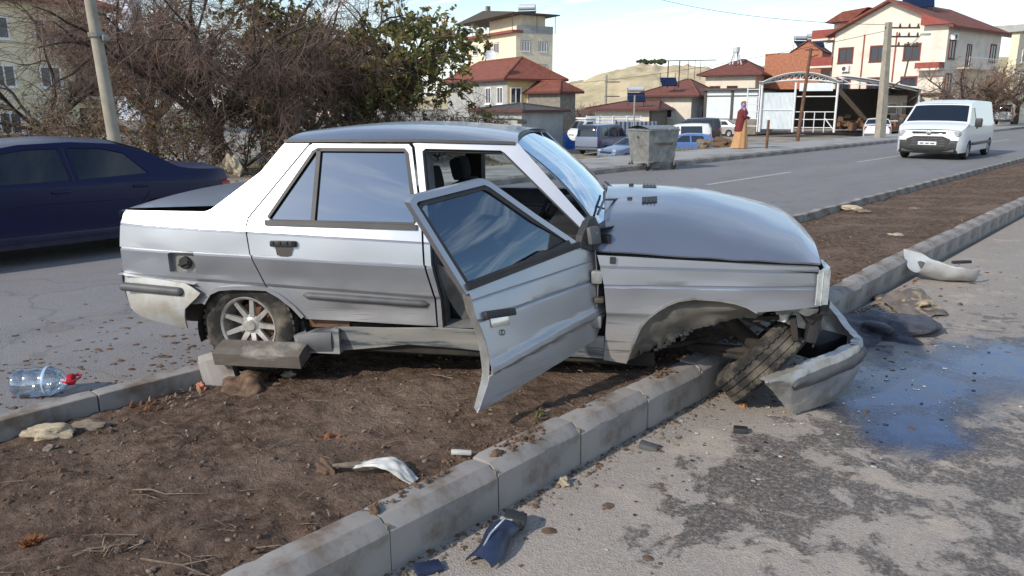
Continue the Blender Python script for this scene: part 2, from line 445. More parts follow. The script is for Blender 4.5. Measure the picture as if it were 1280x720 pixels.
def road_mat(name, ca, cb, speck, dust, leak=False):
    m = bpy.data.materials.new(name); m.use_nodes = True
    N, L = m.node_tree.nodes, m.node_tree.links
    b = N['Principled BSDF']
    tc = N.new('ShaderNodeTexCoord')
    def nz(sc, dt=6, ro=.65, dist=0.0, vec=None):
        n = N.new('ShaderNodeTexNoise'); n.inputs['Scale'].default_value = sc; n.inputs['Detail'].default_value = dt; n.inputs['Roughness'].default_value = ro
        n.inputs['Distortion'].default_value = dist
        L.new(vec or tc.outputs['Object'], n.inputs['Vector']); return n.outputs['Fac']
    def ramp(f, a, c):
        r = N.new('ShaderNodeMapRange'); r.inputs['From Min'].default_value = a; r.inputs['From Max'].default_value = c
        r.interpolation_type = 'SMOOTHSTEP'
        L.new(f, r.inputs['Value']); return r.outputs[0]
    def mix(f, c1, c2):
        x = N.new('ShaderNodeMixRGB'); L.new(f, x.inputs[0])
        for k, c in ((1, c1), (2, c2)):
            if isinstance(c, tuple): x.inputs[k].default_value = (*c, 1)
            else: L.new(c, x.inputs[k])
        return x.outputs[0]
    mp = N.new('ShaderNodeMapping'); mp.inputs['Scale'].default_value = (1, .18, 1); L.new(tc.outputs['Object'], mp.inputs[0])
    base = mix(ramp(nz(1.1, 6, .6, 0, mp.outputs[0]), .35, .65), ca, cb)
    # aggregate
    vo = N.new('ShaderNodeTexVoronoi'); vo.inputs['Scale'].default_value = 130; L.new(tc.outputs['Object'], vo.inputs['Vector'])
    hs = N.new('ShaderNodeSeparateColor'); L.new(vo.outputs['Color'], hs.inputs[0])
    sp = N.new('ShaderNodeMapRange'); sp.inputs['From Min'].default_value = .2; sp.inputs['From Max'].default_value = 1.0; sp.inputs['To Max'].default_value = .55
    L.new(hs.outputs[0], sp.inputs['Value'])
    base = mix(sp.outputs[0], base, speck)
    base = mix(ramp(nz(2.6, 8, .72), .50, .66), base, dust)
    # cracks filled with dirt
    vc = N.new('ShaderNodeTexVoronoi'); vc.feature = 'DISTANCE_TO_EDGE'; vc.inputs['Scale'].default_value = .55
    wv = N.new('ShaderNodeMixRGB'); wv.blend_type = 'ADD'; wv.inputs[0].default_value = .5
    nn = N.new('ShaderNodeTexNoise'); nn.inputs['Scale'].default_value = 2.2; nn.inputs['Detail'].default_value = 6
    L.new(tc.outputs['Object'], nn.inputs['Vector']); L.new(tc.outputs['Object'], wv.inputs[1]); L.new(nn.outputs['Color'], wv.inputs[2])
    L.new(wv.outputs[0], vc.inputs['Vector'])
    cr = N.new('ShaderNodeMapRange'); cr.inputs['From Min'].default_value = .012; cr.inputs['From Max'].default_value = .0; cr.inputs['To Max'].default_value = 0.0 if leak else .28
    L.new(vc.outputs['Distance'], cr.inputs['Value'])
    base = mix(cr.outputs[0], base, (.05, .045, .04))
    rough = None
    if leak:
        sx = N.new('ShaderNodeSeparateXYZ'); L.new(tc.outputs['Object'], sx.inputs[0])
        def math_(op, a, c, clamp=False):
            q = N.new('ShaderNodeMath'); q.operation = op; q.use_clamp = clamp
            for k, v in ((0, a), (1, c)):
                if isinstance(v, (int, float)): q.inputs[k].default_value = v
                else: L.new(v, q.inputs[k])
            return q.outputs[0]
        # oil and coolant that ran out under the nose: patches near the leak, splashes further out
        def blob(cx, cy, rx, ry):
            dx = math_('DIVIDE', math_('SUBTRACT', sx.outputs[0], cx), rx)
            dy = math_('DIVIDE', math_('SUBTRACT', sx.outputs[1], cy), ry)
            d = math_('POWER', math_('ADD', math_('MULTIPLY', dx, dx), math_('MULTIPLY', dy, dy)), .5)
            return math_('MAXIMUM', math_('SUBTRACT', 1.0, d), 0.0)
        w = math_('MAXIMUM', blob(-1.18, 3.0, .55, 1.1), blob(-1.15, 4.4, .6, 1.6))
        w = math_('MAXIMUM', w, math_('MULTIPLY', blob(-.50, 3.9, 1.3, 2.4), .62))
        w = math_('MAXIMUM', w, math_('MULTIPLY', blob(-.7, 6.0, 1.3, 2.6), .5))
        big = nz(4.2, 9, .70, .3)
        s = math_('ADD', math_('MULTIPLY', w, .42), math_('MULTIPLY', big, 1.0))
        stain = ramp(s, .645, .715)
        gate = ramp(w, 0.0, .12)
        stain = math_('MULTIPLY', math_('MULTIPLY', stain, gate), ramp(nz(11, 7, .75, .6), .32, .48))
        # grain of the aggregate shows through the stain
        stain = math_('MULTIPLY', stain, ramp(nz(45, 6, .85), .32, .56))
        st = N.new('ShaderNodeMath'); st.operation = 'MULTIPLY'; st.inputs[1].default_value = .80; L.new(stain, st.inputs[0])
        base = mix(st.outputs[0], base, (.034, .028, .026))
        rr = N.new('ShaderNodeMapRange'); rr.inputs['To Min'].default_value = .9; rr.inputs['To Max'].default_value = .6
        L.new(stain, rr.inputs['Value']); L.new(rr.outputs[0], b.inputs['Roughness'])
    else:
        b.inputs['Roughness'].default_value = .85
    b.inputs['Specular IOR Level'].default_value = .3
    L.new(base, b.inputs['Base Color'])
    bp = N.new('ShaderNodeBump'); bp.inputs['Strength'].default_value = .5; bp.inputs['Distance'].default_value = .005
    L.new(vo.outputs['Distance'], bp.inputs['Height'])
    bp2 = N.new('ShaderNodeBump'); bp2.inputs['Strength'].default_value = .35; bp2.inputs['Distance'].default_value = .02
    L.new(nz(9, 8, .7), bp2.inputs['Height']); L.new(bp.outputs[0], bp2.inputs['Normal'])
    L.new(bp2.outputs[0], b.inputs['Normal'])
    return m

M_['asphalt_l'] = road_mat('worn_grey_asphalt', srgb(116, 114, 116), srgb(128, 126, 127), srgb(146, 143, 142), srgb(134, 128, 122))
M_['asphalt_r'] = road_mat('dusty_asphalt', srgb(136, 128, 120), srgb(152, 143, 134), srgb(178, 170, 162), srgb(172, 160, 147), leak=True)
M_['ground'] = mat('bare_ground', srgb(120, 112, 100), srgb(142, 132, 116), rough=.95, scale=.3, c3=srgb(110, 106, 78), s3=.08)
M_['yard'] = mat('gravel_yard', srgb(140, 134, 126), srgb(160, 152, 142), rough=.95, scale=.8, c3=srgb(116, 106, 92), s3=.5, bump=.4, bscale=8)
M_['pave'] = mat('pavement_concrete', srgb(150, 150, 148), srgb(164, 162, 158), rough=.9, scale=1.2, c3=srgb(128, 122, 112), s3=.9, bump=.2, bscale=30)
M_['kerb'] = mat('kerb_concrete', srgb(156, 150, 144), srgb(140, 136, 132), rough=.92, scale=3, c3=srgb(112, 98, 84), s3=4.0, p3=(.52, .68), bump=.35, bscale=60, bdist=.004)
M_['kerb_far'] = mat('dirty_kerb_concrete', srgb(112, 106, 98), srgb(128, 122, 114), rough=.92, scale=1)
M_['soil'] = mat('brown_soil', srgb(86, 70, 60), srgb(126, 107, 93), rough=1, scale=16, detail=12, spec=.1, c3=srgb(140, 122, 108), s3=1.5, p3=(.48, .75), bump=1.0, bscale=38, bdist=.03, lo=.36, hi=.66)
M_['clod'] = mat('soil_clod', srgb(84, 66, 54), srgb(120, 100, 85), rough=1, scale=20, spec=.1, bump=.4, bscale=80)
M_['white_line'] = mat('worn_road_paint', srgb(186, 184, 180), srgb(150, 148, 146), rough=.8, scale=8, lo=.4, hi=.6)

def struct(mb, name, m, smooth=None):
    o = mb.build(name, m, None, smooth)
    o['kind'] = 'structure'
    return o

KX0, KX1 = -2.08, -1.93            # near kerb (median side, road side)
FX0, FX1 = -4.28, -4.13            # far kerb of the median (road side, median side)
PX = -11.08                        # far pavement kerb

g = MB(); g.add([(-2500, -400, -3), (-15, -400, -3), (-13.5, -400, -.03), (900, -400, -.03), (900, 3000, -.03), (-13.5, 3000, -.03), (-15, 3000, -3), (-2500, 3000, -3)], [(0, 1, 6, 7), (1, 2, 5, 6), (2, 3, 4, 5)])
struct(g, 'ground', M_['ground'])
def sheet(x0, x1, y0, y1, z, nx=4, ny=60):
    return MB().grid(lambda u, v: (x0 + (x1 - x0) * u, y0 + (y1 - y0) * v, z), nx, ny)
rl = struct(sheet(PX, FX0 + .02, -80, 420, 0), 'far_road', M_['asphalt_l'])
rr_ = struct(sheet(KX1 - .02, 7.5, -40, 420, 0), 'near_road', M_['asphalt_r'])
dash = MB().grid(lambda u, v: (-.06 + .12 * u + .006 * math.sin(v * 19), -2.2 + 4.4 * v, .004), 1, 24)
d0 = dash.build('lane_marking', M_['white_line'], rl)
for k in range(13):
    o = d0 if k == 0 else d0.copy()
    if k: COL.objects.link(o); o.parent = rl
    o.location = (-7.86, 17.1 + 9.2 * (k - 2), 0)
struct(MB().span(PX - 2.6, PX - .16, -80, 420, -.05, .13), 'pavement', M_['pave'])
struct(sheet(-260, PX - 2.6, -120, 420, .09), 'yard', M_['yard'])

# ---- the soil of the median
def soil_z(x, y):
    t = (x - FX1) / (KX0 - FX1)
    z = .035 + .125 * min(1, max(0, t)) ** .8
    z += .020 * fbm(x * 1.7, y * 1.3, 1.0) + .016 * fbm(x * 6, y * 6, 4.0) + .010 * fbm(x * 22, y * 22, 8.0, 3)
    # wheel rut ploughed across by the car
    return z
g = MB()
nx, ny = 96, 330
g.grid(lambda u, v: (FX1 - .01 + (KX0 - FX1 + .02) * u, -.6 + 7.6 * v, soil_z(FX1 + (KX0 - FX1) * u, -.6 + 7.6 * v)), nx, ny)
g.grid(lambda u, v: (FX1 - .01 + (KX0 - FX1 + .02) * u, 7.0 + 23 * v, soil_z(FX1 + (KX0 - FX1) * u, 7.0 + 23 * v)), 34, 280)
g.grid(lambda u, v: (FX1 - .01 + (KX0 - FX1 + .02) * u, 30 + 390 * v, soil_z(FX1 + (KX0 - FX1) * u, 30 + 390 * v)), 4, 120)
g.grid(lambda u, v: (FX1 - .01 + (KX0 - FX1 + .02) * u, -40 + 39.4 * v, soil_z(FX1 + (KX0 - FX1) * u, -40 + 39.4 * v)), 4, 60)
struct(g, 'median_soil', M_['soil'], 80)

def rock_mesh(rng, s=1.0, sub=1, flat=.7, rough=.25):
    bm = bmesh.new()
    bmesh.ops.create_icosphere(bm, subdivisions=sub, radius=1)
    off = Vector((rng.random() * 50, rng.random() * 50, rng.random() * 50))
    sx, sy, sz = rng.uniform(.75, 1.25), rng.uniform(.6, 1.1), rng.uniform(.5, .9) * flat / .7
    for v in bm.verts:
        k = 1 + rough * noise.noise(v.co * 1.7 + off) * 2 + rng.uniform(-1, 1) * (0, .08, .035, .012, .006, .002)[sub] + (.09 * noise.fractal(v.co * 4 + off, 1.0, 2.0, 5) if sub >= 3 else 0)
        v.co = Vector((v.co.x * sx, v.co.y * sy, v.co.z * sz)) * k * s
    bm.verts.index_update()
    vs = [v.co.copy() for v in bm.verts]; fs = [[v.index for v in f.verts] for f in bm.faces]
    bm.free()
    return vs, fs

rng = random.Random(3)
ROCKS = [rock_mesh(rng, 1.0, 1) for _ in range(10)]
def scatter(mb, x, y, z, s, sink=.35):
    vs, fs = ROCKS[rng.randrange(len(ROCKS))]
    a = rng.uniform(0, 6.28); c, sn = math.cos(a), math.sin(a)
    mb.add([(x + (v.x * c - v.y * sn) * s, y + (v.x * sn + v.y * c) * s, z + v.z * s + s * (.5 - sink)) for v in vs], fs)

# loose clods on the soil (uncountable)
g = MB()
for i in range(9000):
    y = -.3 + 9.5 * rng.random() ** 1.2
    x = rng.uniform(FX1 + .02, KX0 - .01)
    if rng.random() < .25: x = KX0 - abs(rng.gauss(0, .12))
    if not (FX1 < x < KX0): continue
    s = .003 + .010 * rng.random() ** 4 + (.010 if rng.random() < .012 else 0)
    if noise.noise(Vector((x * 1.6, y * 1.6, 3))) < -.15: s *= .6
    scatter(g, x, y, soil_z(x, y), s)
for i in range(1300):                      # crumbs of soil lying on the kerb tops
    y = -.2 + 6 * rng.random(); x = rng.uniform(KX0 + .01, KX0 + .1)
    if noise.noise(Vector((x * 3, y * 2.4, 7))) < .12: continue
    scatter(g, x, y, .2, .004 + .010 * rng.random() ** 2, .2)
tag(g.build('soil_clods', M_['clod'], None, 50), 'loose brown soil clods scattered over the median strip', 'soil', kind='stuff')
g = MB()
for i in range(1500):
    y = -.3 + 12 * rng.random() ** 1.3; x = rng.uniform(FX1 + .02, KX0 - .01)
    scatter(g, x, y, soil_z(x, y), .004 + .010 * rng.random() ** 3)
for i in range(1300):                      # grit washed against the foot of the near kerb and about the wreck
    y = .8 + 6.5 * rng.random(); x = KX1 + .01 + abs(rng.gauss(0, .07))
    scatter(g, x, y, 0, .003 + .012 * rng.random() ** 3)
for i in range(380):
    scatter(g, rng.uniform(-1.9, .3), rng.uniform(1.6, 8), 0, .002 + .006 * rng.random() ** 2)
tag(g.build('gravel', M_['pebble'], None, 50), 'small pale grit scattered on soil and along the kerb', 'gravel', kind='stuff')
g = MB()
for i in range(900):                      # dark mud thrown on to the far carriageway
    x = FX0 - abs(rng.gauss(0, .9)) - .05; y = rng.uniform(-.4, 4.5)
    s = .006 + .016 * rng.random() ** 3
    vs, fs = ROCKS[rng.randrange(10)]
    g.add([(x + v.x * s * 1.5, y + v.y * s * 1.5, v.z * s * .5 + .002) for v in vs], fs)
for i in range(160):
    s = .008 + .028 * rng.random() ** 3
    scatter(g, -1.68 + rng.gauss(0, .13), 6.1 + rng.gauss(0, .5), 0, s)
for i in range(700):
    x = KX1 + .004 + abs(rng.gauss(0, .035)); y = rng.uniform(.8, 8)
    scatter(g, x, y, 0, .004 + .012 * rng.random() ** 3)
for i in range(200):
    x = KX1 + .05 + abs(rng.gauss(0, .6)); y = rng.uniform(1.7, 9)
    s = .005 + .014 * rng.random() ** 3
    vs, fs = ROCKS[rng.randrange(10)]
    g.add([(x + v.x * s * 1.6, y + v.y * s * 1.6, v.z * s * .4 + .002) for v in vs], fs)
tag(g.build('mud_crumbs', M_['clod'], None, 50), 'dark mud crumbs thrown on to both carriageways', 'mud', kind='stuff')

# ---- kerbs: each stone its own piece
def kerb_stone_mesh(name, L, seed, chips=True):
    rg = random.Random(seed)
    prof = [(0, -.12), (0, .196), (.006, .20), (.098, .20), (.145, .165), (.15, .158), (.15, -.12)]
    ny = 14 if chips else 1
    mb = MB()
    vs = []
    off = rg.random() * 40
    for j in range(ny + 1):
        y = L * j / ny
        for (x, z) in prof:
            e = 0.0
            if chips and z > .1:
                n = noise.noise(Vector((x * 20 + off, y * 30, z * 20)))
                e = min(0, n + .16) * .012
                if j in (0, ny): e -= .004
            cx, cz = x + (e * (1 if x > .08 else -.2)), z + e * .8
            vs.append((cx, y, cz))
    n = len(prof)
    fs = []
    for j in range(ny):
        for k in range(n - 1):
            a = j * n + k
            fs.append((a, a + 1, a + n + 1, a + n))
    fs.append(tuple(range(n))[::-1]); fs.append(tuple(ny * n + k for k in range(n)))
    mb.add(vs, fs)
    o = mb.build(name, M_['kerb'], None, 28)
    me = o.data
    bpy.data.objects.remove(o)
    return me
KM = [kerb_stone_mesh('kerb_stone', .548, s) for s in range(5)]
KMF = [kerb_stone_mesh('kerb_stone', .578, s + 20) for s in range(4)]
def place_stone(me, parent, x, y, z=0.0, rz=0.0, rx=0.0, name='kerb_stone'):
    o = bpy.data.objects.new(name, me); COL.objects.link(o); o.parent = parent
    o.location = (x, y, z); o.rotation_euler = (rx, 0, rz)
    return o
kn = empty('near_median_kerb'); kn['kind'] = 'structure'
joint0 = 1.515
for k in range(-4, 56):
    y = joint0 + .556 * k
    bend = -.10 * max(0, min(1, (y - 4.6) / 3))
    place_stone(KM[k % 5], kn, KX0 + bend + rng.uniform(-.004, .004), y, rng.uniform(-.006, .004), R(rng.uniform(-.5, .5)), R(rng.uniform(-.4, .4)))
tail = MB().span(KX0 - .1, KX1 - .1, joint0 + .556 * 56, 400, -.1, .195)
tail.build('kerb_run', M_['kerb_far'], kn)
# mortar in the joints
g = MB()
for k in range(-3, 20):
    y = joint0 + .556 * k - .004
    bend = -.10 * max(0, min(1, (y - 4.6) / 3))
    g.box((KX0 + bend + .073, y, .035), (.128, .012, .28))
g.build('mortar_joint', M_['pebble'], kn)['kind'] = 'stuff'

kf = empty('far_median_kerb'); kf['kind'] = 'structure'
for k in range(-6, 62):
    y = .775 + .584 * k
    if 1.5 < y < 3.2: continue              # knocked out by the car
    o = place_stone(KMF[k % 4], kf, FX1 + rng.uniform(-.004, .004), y + .578, -.055 + rng.uniform(-.006, .004), math.pi + R(rng.uniform(-.6, .6)), R(rng.uniform(-.5, .5)))
MB().span(FX0, FX1, .775 + .584 * 62, 400, -.1, .14).build('kerb_run', M_['kerb_far'], kf)
kp = empty('pavement_kerb'); kp['kind'] = 'structure'
for k in range(60):
    y = 6 + 1.0 * k
    o = place_stone(KMF[k % 4], kp, PX - .15, y, -.05, 0); o.scale = (1, 1.72, 1)
    o.name = 'kerb_stone'
MB().span(PX - .15, PX, 66, 400, -.1, .145).build('kerb_run', M_['kerb_far'], kp)
MB().span(PX - .15, PX, -60, 6, -.1, .145).build('kerb_run', M_['kerb_far'], kp)

# the kerb stone knocked loose under the rear wheel
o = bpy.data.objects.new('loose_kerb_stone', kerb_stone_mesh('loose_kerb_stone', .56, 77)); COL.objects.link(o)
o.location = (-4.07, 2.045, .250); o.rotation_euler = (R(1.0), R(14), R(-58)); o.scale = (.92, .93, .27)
o.data.materials[0] = mat('shade_darkened_concrete', srgb(104, 98, 92), srgb(88, 80, 72), rough=.95, scale=6, c3=srgb(150, 144, 136), s3=3, p3=(.56, .7), bump=.4, bscale=50)  # concrete colour darkened so the sunlit front face still looks shaded
tag(o, 'loose kerb stone pushed askew in front of the rear wheel', 'kerb stone')
o = bpy.data.objects.new('loose_kerb_stone', kerb_stone_mesh('loose_kerb_stone', .22, 78)); COL.objects.link(o)
o.location = (-4.16, 1.98, .02); o.rotation_euler = (R(14), R(-12), R(-40)); o.scale = (.9, .8, .9)
tag(o, 'short broken kerb piece standing between kerb end and loose stone', 'kerb stone')

# ---- puddle of coolant
M_['puddle'] = mat('blue_coolant_on_asphalt', srgb(20, 36, 72), srgb(44, 70, 116), rough=.07, rough2=.30, scale=5, detail=8, spec=.75, bump=.10, bscale=90, bdist=.003)
def patchy(m, blobs, lo=.42, hi=.74):
    """film of liquid that breaks up into patches and streaks towards its rim"""
    N, L = m.node_tree.nodes, m.node_tree.links
    tc = N.new('ShaderNodeTexCoord'); sx = N.new('ShaderNodeSeparateXYZ'); L.new(tc.outputs['Object'], sx.inputs[0])
    def mth(op, a, c):
        q = N.new('ShaderNodeMath'); q.operation = op
        for k, v in ((0, a), (1, c)):
            if isinstance(v, (int, float)): q.inputs[k].default_value = v
            else: L.new(v, q.inputs[k])
        return q.outputs[0]
    w = None
    for cx, cy, rx, ry in blobs:
        dx = mth('DIVIDE', mth('SUBTRACT', sx.outputs[0], cx), rx); dy = mth('DIVIDE', mth('SUBTRACT', sx.outputs[1], cy), ry)
        e = mth('SUBTRACT', 1.0, mth('POWER', mth('ADD', mth('MULTIPLY', dx, dx), mth('MULTIPLY', dy, dy)), .5))
        w = e if w is None else mth('MAXIMUM', w, e)
    mp = N.new('ShaderNodeMapping'); mp.inputs['Scale'].default_value = (1, .8, 1); L.new(tc.outputs['Object'], mp.inputs[0])
    n1 = N.new('ShaderNodeTexNoise'); n1.inputs['Scale'].default_value = 3.5; n1.inputs['Detail'].default_value = 9; n1.inputs['Roughness'].default_value = .72; n1.inputs['Distortion'].default_value = .5
    L.new(mp.outputs[0], n1.inputs['Vector'])
    n2 = N.new('ShaderNodeTexNoise'); n2.inputs['Scale'].default_value = 55; n2.inputs['Detail'].default_value = 4; L.new(tc.outputs['Object'], n2.inputs['Vector'])
    s_ = mth('ADD', mth('MULTIPLY', w, .55), mth('ADD', mth('MULTIPLY', n1.outputs['Fac'], .8), mth('MULTIPLY', n2.outputs['Fac'], .22)))
    rp = N.new('ShaderNodeMapRange'); rp.inputs['From Min'].default_value = lo + .12; rp.inputs['From Max'].default_value = hi + .12; rp.inputs['To Max'].default_value = .94
    L.new(s_, rp.inputs['Value'])
    L.new(rp.outputs[0], N['Principled BSDF'].inputs['Alpha'])
patchy(M_['puddle'], [(-1.12, 4.75, .62, 1.05), (-.80, 5.5, .55, .9), (-.92, 4.1, .34, .5), (-.25, 7.2, .45, .9)])
def puddle(name, outline, z, seed, label):
    pts = []
    n = len(outline)
    for i in range(n):
        a, b = Vector(outline[i]), Vector(outline[(i + 1) % n])
        for k in range(10):
            p = a.lerp(b, k / 10)
            d = (b - a).normalized(); nn = Vector((-d.y, d.x))
            p = p + nn * (.10 * noise.noise(Vector((p.x * 4, p.y * 4, seed))) + .05 * noise.noise(Vector((p.x * 14, p.y * 14, seed))))
            pts.append(p)
    tr = tessellate_polygon([[Vector((p.x, p.y, 0)) for p in pts]])
    mb = MB().add([(p.x, p.y, z) for p in pts], tr)
    o = mb.build(name, M_['puddle']); o['kind'] = 'structure'; o['label'] = label
    return o
puddle('puddle', [(-1.75, 3.5), (-1.02, 3.4), (-.5, 3.4), (-.2, 4.2), (-.1, 5.2), (-.1, 6.2), (-.78, 6.6), (-1.5, 6.4), (-1.8, 5.3)], .003, 2.0, 'blue coolant puddle spread on the road beside the fallen bumper')
puddle('puddle', [(-.75, 6.8), (-.25, 6.7), (.25, 6.9), (.3, 8.0), (-.7, 8.1)], .003, 5.0, 'smaller bluish wet patch at the right edge of the road')

# ---- hills on the skyline
M_['hill'] = mat('pale_sandy_hill', srgb(206, 190, 158), srgb(188, 170, 138), rough=1, scale=.03, c3=srgb(164, 156, 124), s3=.018, spec=.05)
def hill(u, v):
    px = 380 + 1300 * u
    base = survey(px, 640 + 420 * v)
    k = math.sin(min(1, v * 1.3) * math.pi / 2)
    edge = min(1, max(0, (px - 640) / 160)) 
    z = k * (edge * 36 + 12 + 5 * fbm(px * .006, 2 + v) + 5 * fbm(px * .03, v * 6) - 5 * abs(fbm(px * .05, v * 3, 5)))
    return (base.x, base.y, max(-1, z))
g = MB().grid(hill, 300, 50)
struct(g, 'hills', M_['hill'], 60)

# ================================================================== the wrecked silver saloon
SILVER = srgb(168, 172, 180)
M_['silver'] = car_paint('silver_paint', SILVER, metal=.88, rough=.35, z0=.15, z1=.62, amount=.95)
M_['silver_door'] = car_paint('silver_door_paint', SILVER, metal=.88, rough=.35, z0=.0, z1=.45, amount=.6)
M_['silver_top'] = car_paint('silver_top_paint', SILVER, metal=.84, rough=.30, z0=-.4, z1=-.2, amount=.6, veil=.03)
M_['bumper'] = mat('scuffed_grey_bumper', srgb(186, 188, 190), srgb(164, 160, 150), rough=.42, metal=.45, scale=6, c3=srgb(150, 138, 118), s3=3.2, p3=(.5, .68))
M_['strip'] = mat('dark_grey_rub_strip', srgb(74, 76, 80), srgb(92, 92, 92), rough=.55, scale=8)
M_['skirt'] = mat('scraped_sill_plastic', srgb(150, 148, 140), srgb(120, 122, 124), rough=.7, scale=4, c3=srgb(70, 76, 84), s3=5, p3=(.5, .6), stretch=(.4, 1, 3))
M_['liner'] = mat('dusty_arch_liner', srgb(118, 112, 102), srgb(92, 90, 86), rough=.85, scale=5, c3=srgb(66, 66, 66), s3=4, p3=(.5, .64), stretch=(.5, 1, 1))
M_['under'] = mat('underbody_grime', srgb(58, 52, 46), srgb(34, 32, 30), rough=.9, scale=8)
M_['seat'] = mat('grey_seat_cloth', srgb(52, 54, 58), srgb(66, 66, 70), rough=.95, scale=40)
M_['trim'] = mat('dark_cabin_trim', srgb(34, 34, 36), srgb(44, 44, 46), rough=.7, scale=10)
M_['inner'] = mat('dusty_door_shut_metal', srgb(150, 152, 154), srgb(118, 116, 110), rough=.5, metal=.4, scale=8)
M_['tyre_mud'] = mat('muddy_tyre', srgb(40, 39, 38), srgb(112, 104, 93), rough=.95, scale=7, lo=.44, hi=.70, bump=.4, bscale=60)
M_['mirror_glass'] = glassy('mirror_film_glass', (.10, .13, .16), refl=.34, see=.15, rough=.012, rcol=(.82, .88, .95))
M_['wind_glass'] = glassy('windscreen_glass', (.62, .74, .82), refl=.45, see=.90, rcol=(.80, .9, 1.0))
M_['door_glass'] = glassy('door_glass', (.16, .22, .30), refl=.16, see=.5, rcol=(.7, .85, 1.0))
M_['clear_glass'] = glassy('side_glass', (.85, .9, .9), refl=.05, see=.97)

CAR = empty('wrecked_car', (-4.37, 2.788, .098))
CAR.rotation_euler = (.020, -.003, .564)
tag(CAR, 'crashed silver saloon on the median with its door hanging open and nose over the kerb', 'car')

def lerp_tab(tab, v):
    if v <= tab[0][0]: return tab[0][1]
    for (a, b), (c, d) in zip(tab, tab[1:]):
        if v <= c: return b + (d - b) * (v - a) / (c - a)
    return tab[-1][1]
def lines_rear(x): return (.847 - .0322 * x, .716 - .0266 * x, .561 - .036 * x)
def lines_front(x): return (.715 + 0 * x, .574 + .021 * x, .462)
DENTS = [(.62, .41, .16, .05, .016), (.95, .43, .10, .05, .012), (-.15, .60, .10, .06, .008), (.30, .60, .12, .06, .006), (-.55, .70, .12, .07, .005), (2.22, .52, .08, .10, .010), (2.9, .60, .10, .06, .008), (2.55, .66, .20, .05, .006)]
def side_y(x, z, ln):
    l1, l2, l3 = ln(x)
    front = ln is lines_front
    if front:
        tab = [(.10, .755), (.25, .768), (l3 - .02, .786), (l3, .797), (l3 + .008, .803), (l2 - .008, .812), (l2, .804), (l2 + .008, .812), (l1 - .005, .806), (l1, .796), (l1 + .006, .798), (.80, .79), (.90, .77)]
    else:
        tab = [(.10, .755), (.25, .772), (.40, .788), (l3 - .014, .792), (l3, .803), (l3 + .006, .806), (l2 - .009, .812), (l2, .803), (l2 + .009, .814), (l1 - .006, .796), (l1, .790), (l1 + .006, .795), (.905, .772), (1.345, .600), (1.5, .55)]
    y = lerp_tab(tab, z)
    if z < .88:                                  # tired, knocked-about metal
        y += .0035 * noise.noise(Vector((x * 3.1, z * 4.3, 1.7))) + .0016 * noise.noise(Vector((x * 11, z * 9, 5)))
        for cx, cz, sx, sz, dp in DENTS:
            e = ((x - cx) / sx) ** 2 + ((z - cz) / sz) ** 2
            if e < 6: y -= dp * math.exp(-e)
    y -= .035 * max(0, (-.42 - x) / .35) ** 2 + .05 * max(0, (x - 2.7) / .4) ** 2
    return y

def panel(name, outer, holes, m, ln=lines_rear, side=-1, zc=None, xstep=.07, zstep=.03, out=0.0, thick=.008, parent=CAR, yfn=None, smooth=35, post=None):
    polys = [[Vector((x, z, 0)) for x, z in outer]] + [[Vector((x, z, 0)) for x, z in h] for h in (holes or [])]
    flat = [v for p in polys for v in p]
    tr = tessellate_polygon(polys)
    bm = bmesh.new()
    vs = [bm.verts.new((v.x, 0, v.y)) for v in flat]
    for t in tr:
        try: bm.faces.new([vs[i] for i in t])
        except ValueError: pass
    xs = [v.x for v in flat]; zs = [v.y for v in flat]
    x = math.floor(min(xs) / xstep) * xstep
    def cut(co, no):
        bmesh.ops.bisect_plane(bm, geom=list(bm.verts) + list(bm.edges) + list(bm.faces), dist=1e-5, plane_co=co, plane_no=no)
    while x < max(xs):
        cut((x, 0, 0), (1, 0, 0)); x += xstep
    z = math.floor(min(zs) / zstep) * zstep
    while z < max(zs):
        cut((0, 0, z), (0, 0, 1)); z += zstep
    # cuts along the (slightly sloping) body lines
    if ln:
        for k in range(3):
            a, b = ln(0)[k], ln(1)[k]
            nrm = Vector((-(b - a), 0, 1)).normalized()
            for e in (-.014, -.009, -.006, 0, .006, .009):
                cut((0, 0, a + e), nrm)
    for v in bm.verts:
        x, z = v.co.x, v.co.z
        y = (yfn(x, z) if yfn else side_y(x, z, ln)) + out
        v.co.y = side * y
        if post: v.co = post(v.co)
    bmesh.ops.remove_doubles(bm, verts=bm.verts, dist=1e-5)
    bmesh.ops.recalc_face_normals(bm, faces=bm.faces)
    # outward = towards the given side
    s = sum(f.normal.y * f.calc_area() for f in bm.faces)
    if s * side < 0: bmesh.ops.reverse_faces(bm, faces=bm.faces)
    me = bpy.data.meshes.new(name); bm.to_mesh(me); bm.free()
    me.materials.append(m)
    me.polygons.foreach_set('use_smooth', [True] * len(me.polygons)); me.set_sharp_from_angle(angle=R(smooth))
    o = bpy.data.objects.new(name, me); COL.objects.link(o); o.parent = parent
    if thick: solid(o, thick)
    return o

def rrect(x0, x1, z0, z1, r, n=4):
    pts = []
    for cx, cz, a0 in ((x1 - r, z1 - r, 0), (x0 + r, z1 - r, 90), (x0 + r, z0 + r, 180), (x1 - r, z0 + r, 270)):
        for k in range(n + 1):
            a = R(a0 + 90 * k / n); pts.append((cx + r * math.cos(a), cz + r * math.sin(a)))
    return pts

